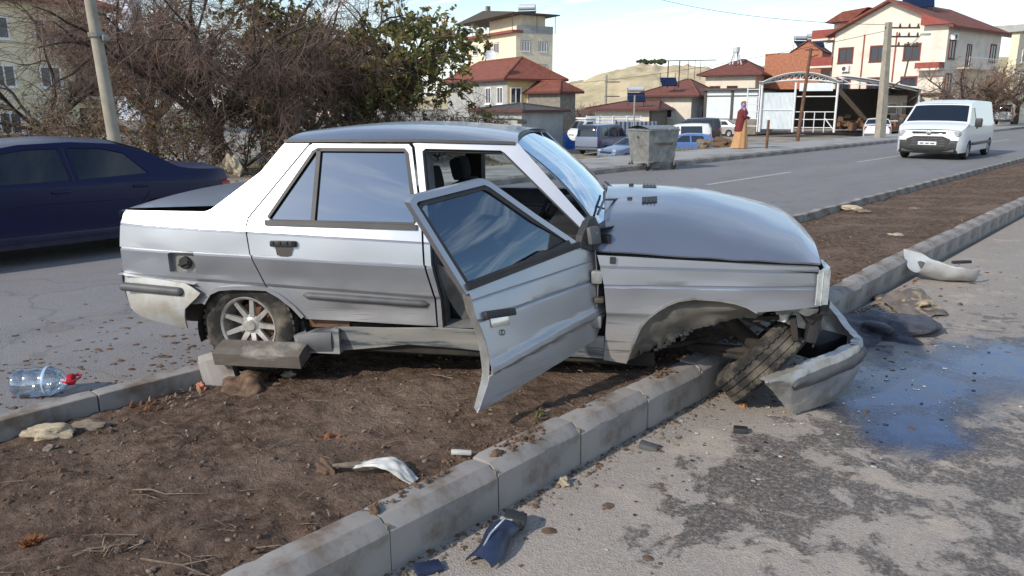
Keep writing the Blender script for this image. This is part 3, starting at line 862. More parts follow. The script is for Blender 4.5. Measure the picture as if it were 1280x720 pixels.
# --- right rear quarter with the C-pillar
QUARTER = [(-.735, .42), (-.74, .62), (-.735, .78), (-.722, .925), (-.705, .948), (-.20, .951), (-.165, .965), (-.13, .99), (.109, 1.167), (.228, 1.312), (.25, 1.328), (.392, 1.328), (.372, 1.305), (.058, .925), (.050, .88), (.072, .735), (.083, .70), (.143, .56), (.146, .528), (.08, .530), (-.05, .527), (-.14, .517), (-.20, .49), (-.245, .43), (-.30, .42)]
fuel = rrect(-.425, -.262, .608, .722, .015)
quarter = panel('rear_quarter', QUARTER, [fuel], M_['silver'])
g = MB()                                                    # open fuel filler: recess, cap
ring = [(x, z) for x, z in fuel]
n = len(ring)
g.add([(x, -.806, z) for x, z in ring] + [(x * .9 - .034, -.778, z * .9 + .066) for x, z in ring], [(i, (i + 1) % n, n + (i + 1) % n, n + i) for i in range(n)] + [tuple(n + i for i in range(n))])
g.build('filler_recess', M_['inner'], quarter)
g = MB().lathe([(.0, -.802), (.030, -.802), (.036, -.796), (.038, -.75)], 20, (-.335, 0, .662), 'Y')
g.box((-.335, -.806, .662), (.062, .016, .014), ry=R(-20))
g.build('filler_cap', M_['plastic'], quarter, 30)
# --- rear door
RDOOR = [(.090, .70), (.079, .735), (.058, .875), (.066, .922), (.380, 1.305), (.400, 1.318), (.950, 1.318), (.968, 1.300), (1.050, .91), (1.066, .70), (1.115, .52), (1.120, .352), (.36, .360), (.345, .385), (.30, .435), (.262, .466), (.222, .495), (.185, .515), (.154, .530), (.151, .56)]
RWIN = [(.180, .930), (.205, .908), (1.005, .908), (1.018, .93), (.942, 1.272), (.928, 1.288), (.432, 1.288), (.410, 1.276)]
rdoor = panel('rear_door', RDOOR, [RWIN], M_['silver'])
def gy(x, z): return side_y(x, z, lines_rear)
gl = panel('rear_door_glass', [(.17, .915), (.19, .90), (1.015, .90), (1.03, .93), (.95, 1.28), (.93, 1.297), (.43, 1.297), (.405, 1.285)], None, M_['mirror_glass'], None, out=-.014, thick=.004, parent=rdoor, yfn=gy, zstep=.1, xstep=.3)
gl.name = 'window_glass'
def strip_loop(name, pts, w, m, parent, out, closed=True, depth=.010):
    """moulding of width w following a line of (x, z) points on the body side"""
    mb = MB()
    P = [Vector((x, z)) for x, z in pts]
    n = len(P)
    ring = []
    for i in range(n):
        a = P[i - 1] if (closed or i) else P[i]; b = P[(i + 1) % n] if (closed or i < n - 1) else P[i]
        d = (b - a).normalized(); nn = Vector((-d.y, d.x))
        for k in (-1, 1):
            q = P[i] + nn * w / 2 * k
            for o_ in (0, depth):
                ring.append((q.x, -(gy(q.x, q.y) + out + o_), q.y))
    fs = []
    m_ = n if closed else n - 1
    for i in range(m_):
        a, b = i * 4, ((i + 1) % n) * 4
        fs += [(a + 1, a + 3, b + 3, b + 1), (a, a + 1, b + 1, b), (a + 2, b + 2, b + 3, a + 3)]
    mb.add(ring, fs)
    return mb.build(name, m, parent, 40)
strip_loop('window_seal', RWIN, .018, M_['plastic'], rdoor, -.006)
strip_loop('window_divider', [(.440, .905), (.440, 1.29)], .024, M_['plastic'], rdoor, -.006, False)
strip_loop('belt_moulding', [(.165, .902), (1.03, .894)], .026, M_['plastic'], rdoor, .001, False)
strip_loop('drip_rail', [(.236, 1.332), (1.0, 1.337), (1.53, 1.327)], .014, M_['plastic'], CAR, .002, False)
strip_loop('door_shut_line', [(.386, 1.322), (.060, .922)], .008, M_['plastic'], quarter, -.004, False, .006)
# handle: black lever on the recess
def handle(parent, tf=lambda p: p, x0=.205, x1=.352, z=.792):
    g = MB()
    def T(p): return tf(Vector(p))
    b = MB().bevbox(((x0 + x1) / 2, -.812, z), (x1 - x0, .03, .034), .008)
    g.add([T(v) for v in b.v], b.f)
    for k in (.02, .06, .10, .13):
        b = MB().box((x0 + k, -.829, z + .008), (.012, .006, .018)); g.add([T(v) for v in b.v], b.f)
    h = g.build('door_handle', M_['plastic'], parent, 30)
    g = MB()
    pts = [(x0 + .028, z - .018), (x0 + .035, z - .062), (x0 + .055, z - .07), (x1 - .05, z - .07), (x1 - .03, z - .062), (x1 - .022, z - .018)]
    g.add([T((x, -.818, zz)) for x, zz in pts] + [T((x, -.80, zz)) for x, zz in pts], [(0, 1, 2, 3, 4, 5)] + [(i, (i + 1) % 6, 6 + (i + 1) % 6, 6 + i) for i in range(6)])
    g.build('handle_recess', M_['chrome'], h)
    return h
handle(rdoor)
def rub_strip(parent, x0, x1, zf, h=.042, tf=lambda p: p, name='rub_strip', y=.806):
    g = MB()
    def fn(u, v):
        x = x0 + (x1 - x0) * u
        a = math.pi * (v)
        k = 1.0
        e = min(u, 1 - u) * (x1 - x0)
        if e < .02: k = math.sqrt(max(0.02, 1 - (1 - e / .02) ** 2))
        return tf(Vector((x, -(y - .012 + .024 * math.sin(a) * k), zf(x) - h / 2 * math.cos(a) * k)))
    g.grid(fn, 26, 6)
    return g.build(name, M_['strip'], parent, 60)
rub_strip(rdoor, .36, 1.09, lambda x: .512 - .032 * x, y=.800)

# --- B-pillar, roof rail and A-pillar frame round the open front door
panel('pillar_frame', [(.985, 1.302), (.972, 1.321), (1.0, 1.330), (1.545, 1.326), (1.985, .885), (1.925, .885), (1.478, 1.276), (1.455, 1.288), (1.045, 1.295), (1.028, 1.28), (1.095, .90), (1.110, .70), (1.150, .52), (1.155, .335), (1.130, .335), (1.126, .52), (1.076, .70), (1.062, .90)], None, M_['silver'], thick=.012)
# inner returns of the door opening (dusty metal), B-pillar inner flare and sill step
g = MB()
ap = [(1.045, 1.29), (1.455, 1.283), (1.478, 1.27), (1.925, .885), (1.975, .80), (1.995, .62), (1.99, .36), (1.155, .345), (1.150, .52), (1.11, .70), (1.095, .90), (1.03, 1.27)]
rows = []
for i in range(len(ap)):
    x, z = ap[i]; y = gy(x, z)
    rows += [(x, -y + .004, z), (x + (1.5 - x) * .06, -y + .10, z + (.8 - z) * .05)]
n = len(ap)
g.add(rows, [(2 * i, 2 * ((i + 1) % n), 2 * ((i + 1) % n) + 1, 2 * i + 1) for i in range(n)])
g.build('door_aperture', M_['inner'], CAR, 30)
g = MB().grid(lambda u, v: (1.13 + .10 * u + .12 * v * v, -.77 + .05 * u + .08 * v, .36 + .34 * (1 - v) * (1 - .2 * u)), 6, 6)
g.build('pillar_flare', M_['inner'], CAR, 40)
strip_loop('door_seal', ap[:5], .022, M_['plastic'], CAR, -.03, False)
strip_loop('door_seal', ap[7:], .020, M_['plastic'], CAR, -.03, False)

# --- sill, torn skirt
panel('sill', [(.55, .318), (1.12, .342), (2.03, .335), (2.03, .20), (1.35, .212), (.95, .232), (.55, .165)], None, M_['skirt'], None, yfn=lambda x, z: .748 + .30 * (z - .2) + .006 * math.sin(x * 9) , zstep=.03, xstep=.08)
g = MB()
sk = [(.305, .142), (.292, .262), (.54, .318), (.56, .312), (.56, .168), (.372, .166), (.37, .146)]
g.prism(sk, lambda p: (p[0], -.80, p[1]), lambda p: (p[0], -.70, p[1]))
sko = g.build('torn_skirt_end', M_['skirt'], CAR)
g = MB().grid(lambda u, v: (.318 + .20 * u, -.803 - .012 * math.sin(math.pi * v), .17 + .012 * u + (.085 + .03 * u) * v), 8, 6)
g.build('scraped_face', M_['strip'], sko, 50)
g = MB().span(.30, 2.05, -.72, -.60, .17, .33); g.build('floor_box_section', M_['under'], CAR)

# --- front right fender
FEND = [(1.985, .775), (2.3, .765), (2.7, .752), (3.075, .735), (3.088, .64), (3.098, .55), (3.09, .537), (2.95, .522), (2.79, .507), (2.74, .535), (2.68, .553), (2.60, .565), (2.48, .569), (2.40, .553), (2.345, .527), (2.30, .495), (2.25, .445), (2.214, .393), (2.18, .30), (2.160, .215), (2.15, .185), (2.03, .20), (2.033, .30), (2.040, .46), (2.024, .62), (2.0, .72)]
fender = panel('front_fender', FEND, None, M_['silver'], lines_front)
# wheel arch lip and liner
arch = [(2.160, .215), (2.18, .30), (2.214, .393), (2.25, .445), (2.30, .495), (2.345, .527), (2.40, .553), (2.48, .569), (2.60, .565), (2.68, .553), (2.74, .535), (2.79, .507)]
g = MB()
low = [(2.172, .175), (2.23, .215), (2.384, .300), (2.544, .380), (2.704, .428), (2.842, .452)]
def fl(u, v):
    i = u * (len(arch) - 1); k = min(int(i), len(arch) - 2); t = i - k
    x = arch[k][0] * (1 - t) + arch[k + 1][0] * t; z = arch[k][1] * (1 - t) + arch[k + 1][1] * t
    j = u * (len(low) - 1); k2 = min(int(j), len(low) - 2); t2 = j - k2
    lx = low[k2][0] * (1 - t2) + low[k2 + 1][0] * t2; lz = low[k2][1] * (1 - t2) + low[k2 + 1][1] * t2
    n_ = .014 * noise.noise(Vector((u * 7, v * 3, 2))) + (.018 * noise.noise(Vector((u * 26, 3, 2))) if v > .85 else 0)
    bow = math.sin(math.pi * v) * .03
    return (x + (lx - x) * v, -.786 + .12 * v - bow * .5 + n_, z + (lz - z) * v + bow * .3 + n_ * .6)
g.grid(fl, 60, 12)
liner = g.build('arch_liner', M_['liner'], CAR, 60); solid(liner, .004)
strip_loop('arch_lip', arch, .012, M_['inner'], fender, -.004, False)
# ragged torn edge of the liner
g = MB()
for k in range(9):
    x = 2.30 + .022 * k; g.bevbox((x, -.66, .235 + .014 * k + .014 * random.random()), (.03, .03, .015 + .02 * random.random()), .005, rz=random.random() * 3, ry=random.random())
g.build('torn_liner_edge', M_['plastic'], CAR, 40)
# rear arch: dark wheelhouse
def wheelhouse(x, z, sgn):
    g = MB().grid(lambda u, v: (x + .335 * math.cos(R(-15 + 210 * u)), sgn * (.77 - .34 * v), z + .29 * math.sin(R(-15 + 210 * u))), 20, 2)
    g.grid(lambda u, v: (x + .335 * v * math.cos(R(-15 + 210 * u)), sgn * .43, z + .29 * v * math.sin(R(-15 + 210 * u))), 20, 2)
    return g.build('wheelhouse', M_['under'], CAR, 60)
wheelhouse(.02, .26, -1); wheelhouse(0, .27, 1); wheelhouse(2.477, .28, 1)
strip_loop('arch_lip', [(-.245, .43), (-.20, .492), (-.14, .519), (-.05, .529), (.08, .532), (.15, .530), (.222, .493), (.30, .432), (.352, .37)], .022, M_['silver'], quarter, .002, False, .012)
g = MB().span(.36, .60, -.735, -.70, .30, .36); g.build('rusty_bracket', M_['rust'], CAR)
# fender top flange seen in the hood gap
g = MB().grid(lambda u, v: (1.99 + 1.09 * u, -.79 + .05 * u * 0 + .09 * v, .768 - .035 * u - .012 * (1 - v)), 14, 2)
g.build('fender_flange', M_['inner'], fender, 40)
MB().bevbox((2.065, -.805, .752), (.03, .01, .035), .003).build('flange_clip', M_['plastic'], fender)
MB().span(2.0, 3.05, -.73, .72, .56, .70).build('engine_bay', M_['dark'], CAR)

# --- hood: sprung open a little, bulging
def hood_pt(u, t):
    # u 0 cowl .. 1 nose, t -1 (right) .. 1
    x = 1.975 + 1.115 * u + .07 * (1 - t * t) * (1 - .3 * u) * (1 if u > .5 else .2 + 1.6 * u)
    hw = .765 - .045 * u ** 3
    edge = .795 - .045 * u
    top = .915 - .02 * u - .085 * u ** 3
    if u > .93: top -= .9 * (u - .93) ** 1.15
    k = 1 - abs(t) ** 9
    z = edge + (top - edge) * (.42 + .58 * (1 - abs(t) ** 2.2)) * k if abs(t) < 1 else edge
    cow = .09 * max(0, 1 - u * 3.4) * (1 - t * t)
    z += .012 * math.sin(u * 5.0) * (1 - t * t)
    z += .10 * ((t + 1) / 2) ** .9 * (1 - .12 * u) * (1 - .3 * u ** 3) + .035 * (1 - t * t) * k * (1 - .5 * u ** 2)      # sprung latch: the far side stands up
    z += .006 * noise.noise(Vector((u * 4, t * 3, 4))) + .004 * noise.noise(Vector((u * 9, t * 7, 9)))
    return (x + cow * 0, t * hw, z)
ts = [-1, -.995, -.985, -.965, -.94, -.90, -.84, -.76, -.66, -.5, -.33, -.16, 0, .16, .33, .5, .66, .78, .88, .95, .985, 1]
us = [i / 26 for i in range(27)] + [1.0]
g = MB()
b = []
for u in us:
    for t in ts: b.append(hood_pt(min(1, u), t))
w = len(ts)
g.add(b, [(i * w + j, i * w + j + 1, (i + 1) * w + j + 1, (i + 1) * w + j) for i in range(len(us) - 2) for j in range(w - 1)])
hood = g.build('hood', M_['silver_top'], CAR, 50); solid(hood, .010)
def hood_at(x, y, up=0.004):
    best = None
    for i in range(600):
        u = i / 599
        for t in [y / (.765 - .045 * u ** 3)]:
            p = hood_pt(u, max(-1, min(1, t)))
            if best is None or abs(p[0] - x) < abs(best[0] - x): best = p
    return Vector((x, y, best[2] + up))
for yy in (-.30, .12):
    g = MB()
    cs = [(2.20, yy), (2.285, yy + .03), (2.285, yy + .15), (2.20, yy + .13)]
    g.add([hood_at(x, y, .003) for x, y in cs], [(0, 1, 2, 3)])
    for k in range(4):
        x = 2.21 + .02 * k; g.box(hood_at(x, yy + .075, .004), (.008, .125, .004), rx=R(4))
    g.build('hood_vent', M_['plastic'], hood)
# washer jets
for yy in (-.2, .2): MB().bevbox(hood_at(2.13, yy, .006), (.03, .02, .014), .004).build('washer_jet', M_['plastic'], hood)

# --- front face: grille panel, headlights
MB().grid(lambda u, v: (3.10 + .045 * (1 - (2 * u - 1) ** 2), -.72 + 1.44 * u, .54 + .20 * v), 12, 2).build('grille', M_['plastic'], CAR, 40)
for s, l in ((-1, 'cracked right headlight with clear indicator lens'), (1, None)):
    g = MB()
    g.grid(lambda u, v: (3.095 + .055 * math.sin(math.pi / 2 * min(1, u * 2.2)) , s * (.785 - .30 * u), .556 + .172 * v - .008 * math.cos(v * 6)), 10, 5)
    h = g.build('headlight', M_['lamp'], CAR, 40); solid(h, .03)
    if l: h['label'] = l
g = MB().grid(lambda u, v: (3.07 + .06 * v, -.79 + .02 * v, .552 + .178 * u), 4, 2); g.build('indicator_side', M_['lamp'], CAR)

# --- windscreen, roof, rear glass, boot, tail
def ws(u, v):
    t = 2 * u - 1
    bot = Vector((2.075 - .10 * t * t, t * .715, .898 - .006 * t * t)); top = Vector((1.485 + .055 * (1 - t * t) * 0 + .03 * t * t, t * .572, 1.358 - .036 * t * t))
    p = bot.lerp(top, v); p.x += .035 * math.sin(math.pi * v) * (1 - t * t * .3); p.z += .02 * math.sin(math.pi * v)
    return p
wsg = MB().grid(ws, 20, 12).build('windscreen', M_['wind_glass'], CAR, 60)
def ws_band(v0, v1, name):
    MB().grid(lambda u, v: ws(u, v0 + (v1 - v0) * v) + Vector((.004, 0, .004)), 20, 2).build(name, M_['plastic'], wsg, 60)
ws_band(.965, 1.005, 'windscreen_seal'); ws_band(-.005, .035, 'windscreen_seal')
for u0, u1 in ((-.004, .022), (.978, 1.004)):
    MB().grid(lambda u, v: ws(u0 + (u1 - u0) * u, v) + Vector((.004, 0, .004)), 2, 14).build('windscreen_seal', M_['plastic'], wsg, 60)
# cowl tray
MB().grid(lambda u, v: Vector((2.06 - .10 * (2 * u - 1) ** 2 + .11 * v * (1 - .8 * (2 * u - 1) ** 4), (2 * u - 1) * .715, .888 + .006 * v)), 16, 2).build('cowl_panel', M_['plastic'], CAR, 40)
def wiper(y0, y1):
    g = MB()
    a = ws((y0 / .715 + 1) / 2, .0) + Vector((.05, 0, .03)); 
    b = ws((y1 / .70 + 1) / 2, .16) + Vector((.02, 0, .025))
    g.tube([a, a.lerp(b, .5) + Vector((.01, 0, .012)), b], [.009, .008, .006], 6)
    c = ws((y1 / .70 + 1) / 2 - .16, .10) + Vector((.012, 0, .012)); d = ws((y1 / .70 + 1) / 2 + .16, .21) + Vector((.012, 0, .012))
    g.tube([c, b, d], .007, 6)
    g.bevbox(a, (.05, .04, .03), .008)
    g.build('wiper', M_['plastic'], CAR, 40)
wiper(.05, -.38); wiper(.55, .18)
def roof(u, v):
    t = 2 * v - 1
    xf = 1.548 - .06 * (1 - t * t) ; xr = .232 + .02 * (1 - t * t)
    x = xr + (xf - xr) * u
    rail = 1.328 + .010 * math.sin(math.pi * u)
    cz = 1.350 + .060 * math.sin(math.pi * (u * .86 + .10)) ** .8
    k = (1 - abs(t) ** 4.5)
    return (x, t * lerp_tab([(0, .606), (1, .606)], u), rail + (cz - rail) * k)
rf = MB().grid(roof, 22, 26).build('roof', M_['silver_top'], CAR, 50)
MB().tube([(1.40, .30, 1.40), (1.44, .30, 1.412), (1.0, .30, 1.43), (.6, .30, 1.44)], [.008, .006, .003, .002], 6).build('aerial', M_['plastic'], rf)
MB().bevbox((1.425, .30, 1.400), (.06, .03, .022), .006).build('aerial_base', M_['plastic'], rf)
def rg_(u, v):
    t = 2 * u - 1
    b0 = Vector((-.075 - .03 * (1 - t * t), t * .69, .980)); t0 = Vector((.262, t * .575, 1.326 + .02 * (1 - t * t)))
    return b0.lerp(t0, v)
rgl = MB().grid(rg_, 14, 8).build('rear_window', M_['glass_dark'], CAR, 60)
MB().grid(lambda u, v: rg_(u, -.02 + .05 * v) + Vector((-.004, 0, .004)), 14, 1).build('rear_window_seal', M_['plastic'], rgl)
MB().grid(lambda u, v: rg_(.0 + .03 * u, v) + Vector((-.004, 0, .004)), 1, 8).build('rear_window_seal', M_['plastic'], rgl)
def boot(u, v):
    t = 2 * v - 1
    x = -.745 + (.66 - .03 * (1 - t * t)) * u
    z = .952 + .030 * u + .022 * (1 - t * t) * (1 - .3 * u)
    if u < .06: z -= .03 * (1 - u / .06) ** 2
    return (x, t * (.715 - .012 * (1 - u)), z)
bt = MB().grid(boot, 20, 16).build('boot_lid', M_['silver_top'], CAR, 40)
for s in (-1, 1):
    MB().grid(lambda u, v: (-.73 + .54 * u, s * (.706 + .03 * v + .008 * u), .943 + .025 * u * 0 + .001), 6, 1).build('boot_gutter', M_['plastic'], bt)
g = MB().grid(lambda u, v: (-.742 - .012 * math.sin(math.pi * v), -.745 + 1.49 * u, .42 + .525 * v), 12, 8)
tail_ = g.build('tail_panel', M_['silver'], CAR, 50)
for s in (-1, 1):
    g = MB().grid(lambda u, v: (-.752 + .010 * u * 0, s * (.70 - .28 * u), .622 + .15 * v), 4, 4)
    g.grid(lambda u, v: (-.752 + .05 * u, s * (.70 + .065 * u ** .5), .622 + .15 * v), 6, 4)
    g.build('tail_light', M_['red_lamp'], CAR, 40)

# --- rear bumper
RB = [(-.755, .592), (-.55, .574), (-.33, .552), (-.285, .530), (-.236, .498), (-.262, .47), (-.30, .437), (-.335, .405), (-.343, .36), (-.345, .285), (-.45, .305), (-.62, .345), (-.70, .385), (-.745, .50)]
def rby(x, z): return .815 + .028 * math.sin(math.pi * min(1, max(0, (z - .27) / .32)) ** .7) - .06 * max(0, (-.55 - x) / .2) ** 2
rb = panel('rear_bumper', RB, None, M_['bumper'], None, yfn=rby, zstep=.025, xstep=.04, thick=.012)
def rbz(v): return .345 + .245 * v
rear_face = MB().grid(lambda u, v: (-.758 - .055 * math.sin(math.pi * u) ** .35 * (1 - .3 * (2 * v - 1) ** 2) + .035 * (1 - v) ** 2, -.775 + 1.55 * u, .36 + .232 * v), 22, 8)
rear_face.build('bumper_face', M_['bumper'], rb, 60)
rub_strip(rb, -.735, -.335, lambda x: .508 - .055 * (x + .45), .052, y=.846)
MB().grid(lambda u, v: (-.75 + .47 * u, -.818 + .04 * v, .588 - .045 * u + .004 * v), 6, 1).build('bumper_top', M_['bumper'], rb)
MB().bevbox((-.255, -.66, .41), (.10, .06, .05), .01).build('reflector', M_['red_lamp'], CAR, 30)
MB().bevbox((-.24, -.70, .50), (.05, .05, .07), .01).build('bumper_bracket', M_['chrome'], CAR, 30)

# --- far side: one simple body side so that the cabin is closed, with window holes
LW1 = [(1.08, .93), (1.88, .93), (1.50, 1.275), (1.07, 1.285)]
LW2 = [(.20, .93), (1.0, .93), (.95, 1.285), (.43, 1.285)]
panel('left_side', [(-.735, .30), (-.735, .94), (-.20, .95), (-.13, .985), (.235, 1.325), (1.545, 1.325), (1.985, .885), (2.0, .80), (3.06, .74), (3.09, .42), (2.80, .30), (2.78, .42), (2.65, .55), (2.48, .59), (2.31, .55), (2.18, .42), (2.15, .20), (.35, .20), (.28, .44), (.15, .55), (0, .58), (-.15, .55), (-.29, .42), (-.32, .30)], [LW1, LW2], M_['silver'], side=1, thick=.02)
for i, wv in enumerate((LW1, LW2)):
    panel('left_window', wv, None, M_['clear_glass'], None, side=1, out=-.01, yfn=gy, thick=0, zstep=.2, xstep=.4)
MB().span(.99, 1.09, .60, .74, .92, 1.30).build('left_pillar', M_['trim'], CAR)
# cabin
MB().span(.25, 1.98, -.70, .70, .17, .22).build('cabin_floor', M_['trim'], CAR)
MB().span(2.0, 2.05, -.72, .72, .2, .86).build('bulkhead', M_['dark'], CAR)
MB().span(-.14, .12, -.70, .70, .80, .94).build('parcel_shelf', M_['trim'], CAR)
for yy in (-.36, .36):
    g = MB().bevbox((1.30, yy, .40), (.50, .48, .16), .05)
    st = g.build('front_seat', M_['seat'], CAR, 40)
    MB().bevbox((1.08, yy, .74), (.15, .46, .58), .05, ry=R(-14)).build('backrest', M_['seat'], st, 40)
    MB().bevbox((1.00, yy, 1.10), (.09, .26, .15), .04, ry=R(-12)).build('headrest', M_['seat'], st, 40)
rs = MB().bevbox((.48, 0, .42), (.50, 1.26, .18), .05).build('rear_bench', M_['seat'], CAR, 40)
MB().bevbox((.20, 0, .72), (.14, 1.26, .60), .05, ry=R(-18)).build('backrest', M_['seat'], rs, 40)
db = MB().bevbox((1.83, 0, .76), (.34, 1.38, .22), .06).build('dashboard', M_['trim'], CAR, 40)
MB().bevbox((1.78, .36, .88), (.20, .36, .07), .03).build('instrument_hood', M_['trim'], db, 40)
g = MB(); sc = Vector((1.56, .36, .80))
ringp = []
for k in range(25):
    a = 2 * math.pi * k / 24; ringp.append(sc + Vector((.10 * math.sin(a) * .55, .185 * math.cos(a), .16 * math.sin(a))))
g.tube(ringp, .013, 8, False)
for a in (20, 160, 270):
    g.tube([sc, sc + Vector((.10 * math.sin(R(a)) * .55, .18 * math.cos(R(a)), .155 * math.sin(R(a))))], .010, 6)
g.tube([sc, sc + Vector((.24, 0, -.09))], .022, 8)
g.build('steering_wheel', M_['plastic'], db, 40)
MB().bevbox((1.45, 0, 1.285), (.03, .20, .06), .01).build('rear_view_mirror', M_['plastic'], CAR, 30)

# --- wheels
def wheel(name, origin, rot, parent, r=.285, w=.175, rim=.178, spokes=8, side=-1, mud=True):
    e = empty(name, origin, 0, parent); e.rotation_euler = rot
    h = w / 2
    prof = [(rim, -h * .86), (rim + .03, -h * 1.02), (r - .035, -h * 1.0), (r - .012, -h * .86), (r, -h * .72), (r, -h * .5), (r - .008, -h * .46), (r - .008, -h * .40), (r, -h * .36), (r, -h * .05), (r - .008, -h * .02), (r - .008, h * .04), (r, h * .08), (r, h * .40), (r - .008, h * .44), (r - .008, h * .5), (r, h * .54), (r, h * .72), (r - .012, h * .86), (r - .035, h), (rim + .03, h * 1.02), (rim, h * .86)]
    t = MB().lathe(prof, 56, (0, 0, 0), 'Y')
    for k in range(44):                                    # tread blocks
        a = 2 * math.pi * k / 44
        for yy, da in ((-h * .62, 0), (h * .62, .03)):
            c = Vector((math.cos(a + da) * (r - .001), yy, math.sin(a + da) * (r - .001)))
            t.box(c, (.014, h * .34, .022), ry=-(a + da))
    t.build('tyre', M_['tyre_mud'] if mud else M_['rubber'], e, 40)
    s = side
    g = MB().lathe([(rim + .002, s * h * .80), (rim - .004, s * h * .90), (rim - .016, s * h * .80), (rim - .022, s * h * .3), (rim - .03, -s * h * .7)], 40, (0, 0, 0), 'Y')
    g.lathe([(0, s * h * .62), (.028, s * h * .62), (.034, s * h * .52), (.062, s * h * .42), (.066, s * h * .2)], 24, (0, 0, 0), 'Y')
    for k in range(spokes):
        a = 2 * math.pi * k / spokes
        ca, sa = math.cos(a), math.sin(a)
        def q(rr, off, yy): return (ca * rr - sa * off, yy, sa * rr + ca * off)
        y0, y1 = s * h * .46, s * h * .74
        d = -s * .022
        vs = [q(.045, -.016, y0), q(.045, .016, y0), q(rim - .012, .012, y1), q(rim - .012, -.012, y1)]
        vs += [q(.045, -.016, y0 + d), q(.045, .016, y0 + d), q(rim - .012, .012, y1 + d), q(rim - .012, -.012, y1 + d)]
        g.add(vs, [(0, 1, 2, 3), (7, 6, 5, 4), (0, 3, 7, 4), (1, 5, 6, 2)])
    for k in range(4):
        a = 2 * math.pi * (k + .5) / 4
        g.lathe([(0, s * h * .5), (.008, s * h * .5), (.008, s * h * .3)], 8, (math.cos(a) * .048, 0, math.sin(a) * .048), 'Y')
    g.build('rim', M_['alloy'], e, 35)
    g = MB().lathe([(.0, -s * h * .1), (.12, -s * h * .1), (.12, -s * h * .3), (0, -s * h * .3)], 28, (0, 0, 0), 'Y')
    g.build('brake_drum', M_['rust'], e, 35)
    return e
wheel('rear_wheel', (.0, -.685, .29), (0, 0, R(-3)), CAR, spokes=9)
wheel('rear_wheel', (.0, .69, .285), (0, 0, 0), CAR, side=1)
wheel('front_wheel', (2.477, .69, .285), (0, 0, R(12)), CAR, side=1)

# --- broken front right wheel, folded under the nose
CARM = Matrix.LocRotScale(Vector(CAR.location), CAR.rotation_euler, None)
CARI = CARM.inverted()
ax = (RT * .66 - UP * .70 - FW * .20).normalized()
zx = (UP * .66 + RT * .75).normalized(); zx = (zx - ax * zx.dot(ax)).normalized()
xx = ax.cross(zx)
wc = CAMP + (FW + RT * ((953 - 640) / FPX) + UP * ((360 - 446) / FPX)) * 4.22
W = Matrix((xx, ax, zx)).transposed().to_4x4(); W.translation = wc
bw = wheel('front_wheel', (0, 0, 0), (0, 0, 0), CAR, side=-1)
bw.matrix_basis = CARI @ W
bw['label'] = 'front wheel folded over with its muddy tread facing out'
cl = lambda p: CARI @ Vector(p)
wcl = cl(wc)
g = MB()                                   # wishbone, strut, drive shaft, steering arm
g.tube([wcl + Vector((0, .02, .02)), (2.50, -.35, .16), (2.42, -.15, .18)], [.03, .028, .03], 8)
g.tube([(2.30, -.20, .15), (2.52, -.36, .15), wcl + Vector((-.02, 0, -.02))], .018, 8)
g.tube([wcl + Vector((-.04, .04, .06)), (2.52, -.42, .50)], [.045, .04], 10)
g.tube([(2.48, -.44, .36), (2.52, -.42, .56)], [.065, .065], 12)
g.tube([(2.28, -.62, .24), (2.42, -.48, .21), (2.58, -.40, .23)], .016, 8)
g.build('suspension', M_['under'], CAR, 40)
g = MB()
for k in range(5):                          # coil
    g.tube([Vector((2.50 + .06 * math.cos(a / 4), -.43 + .06 * math.sin(a / 4), .36 + .045 * k + .045 * a / 25)) for a in range(0, 26)], .007, 5)
g.build('coil_spring', M_['rust'], CAR, 50)
g = MB()
rg2 = random.Random(5)
for k in range(16):                         # crushed inner wing, brackets, hoses behind the lamp
    g.bevbox((2.86 + .22 * rg2.random(), -.74 + .35 * rg2.random(), .40 + .14 * rg2.random()), (.05 + .09 * rg2.random(), .03 + .05 * rg2.random(), .02 + .06 * rg2.random()), .006, rz=rg2.random() * 3, ry=rg2.random() * 2)
g.build('crushed_inner_wing', M_['under'], CAR, 30)
g = MB()
g.grid(lambda u, v: (2.78 + .31 * u, -.775 + .02 * v, .53 - .035 * v - .012 * math.sin(u * 17) * v - .01 * u * 0), 16, 3)
g.build('bent_wing_flange', M_['inner'], CAR, 40)
g = MB().bevbox((3.02, -.60, .43), (.13, .10, .09), .02, rz=.4, ry=.3); g.bevbox((2.95, -.66, .46), (.10, .06, .06), .015, rz=1.0)
g.build('washer_bottle', M_['white_plastic'], CAR, 40)
g = MB().bevbox((3.10, -.45, .44), (.06, .50, .24), .02, ry=.15); g.build('radiator_frame', M_['plastic'], CAR, 40)
for k in range(3):
    MB().tube([(2.7 + .1 * k, -.5 + .1 * k, .42), (2.9, -.55 + .05 * k, .34 + .04 * k), (3.08, -.42, .30 + .05 * k)], .010, 6).build('hose', M_['plastic'], CAR, 40)
MB().bevbox((3.13, -.62, .52), (.05, .20, .09), .015).build('lamp_mount', M_['plastic'], CAR, 40)
rg4 = random.Random(8)
for k in range(6):                          # torn wiring and trim hanging behind the lamp
    a_ = Vector((2.95 + .16 * rg4.random(), -.70 + .25 * rg4.random(), .50))
    MB().tube([a_, a_ + Vector((.05 * rg4.uniform(-1, 1), -.04, -.10)), a_ + Vector((.10 * rg4.uniform(-1, 1), -.02, -.16 - .10 * rg4.random()))], .004 + .003 * rg4.random(), 5).build('torn_wire', M_['plastic'], CAR, 40)
MB().span(.4, 2.3, -.55, .60, .10, .18).build('underbody', M_['under'], CAR)
MB().span(-.70, .3, -.55, .60, .24, .40).build('boot_floor', M_['under'], CAR)

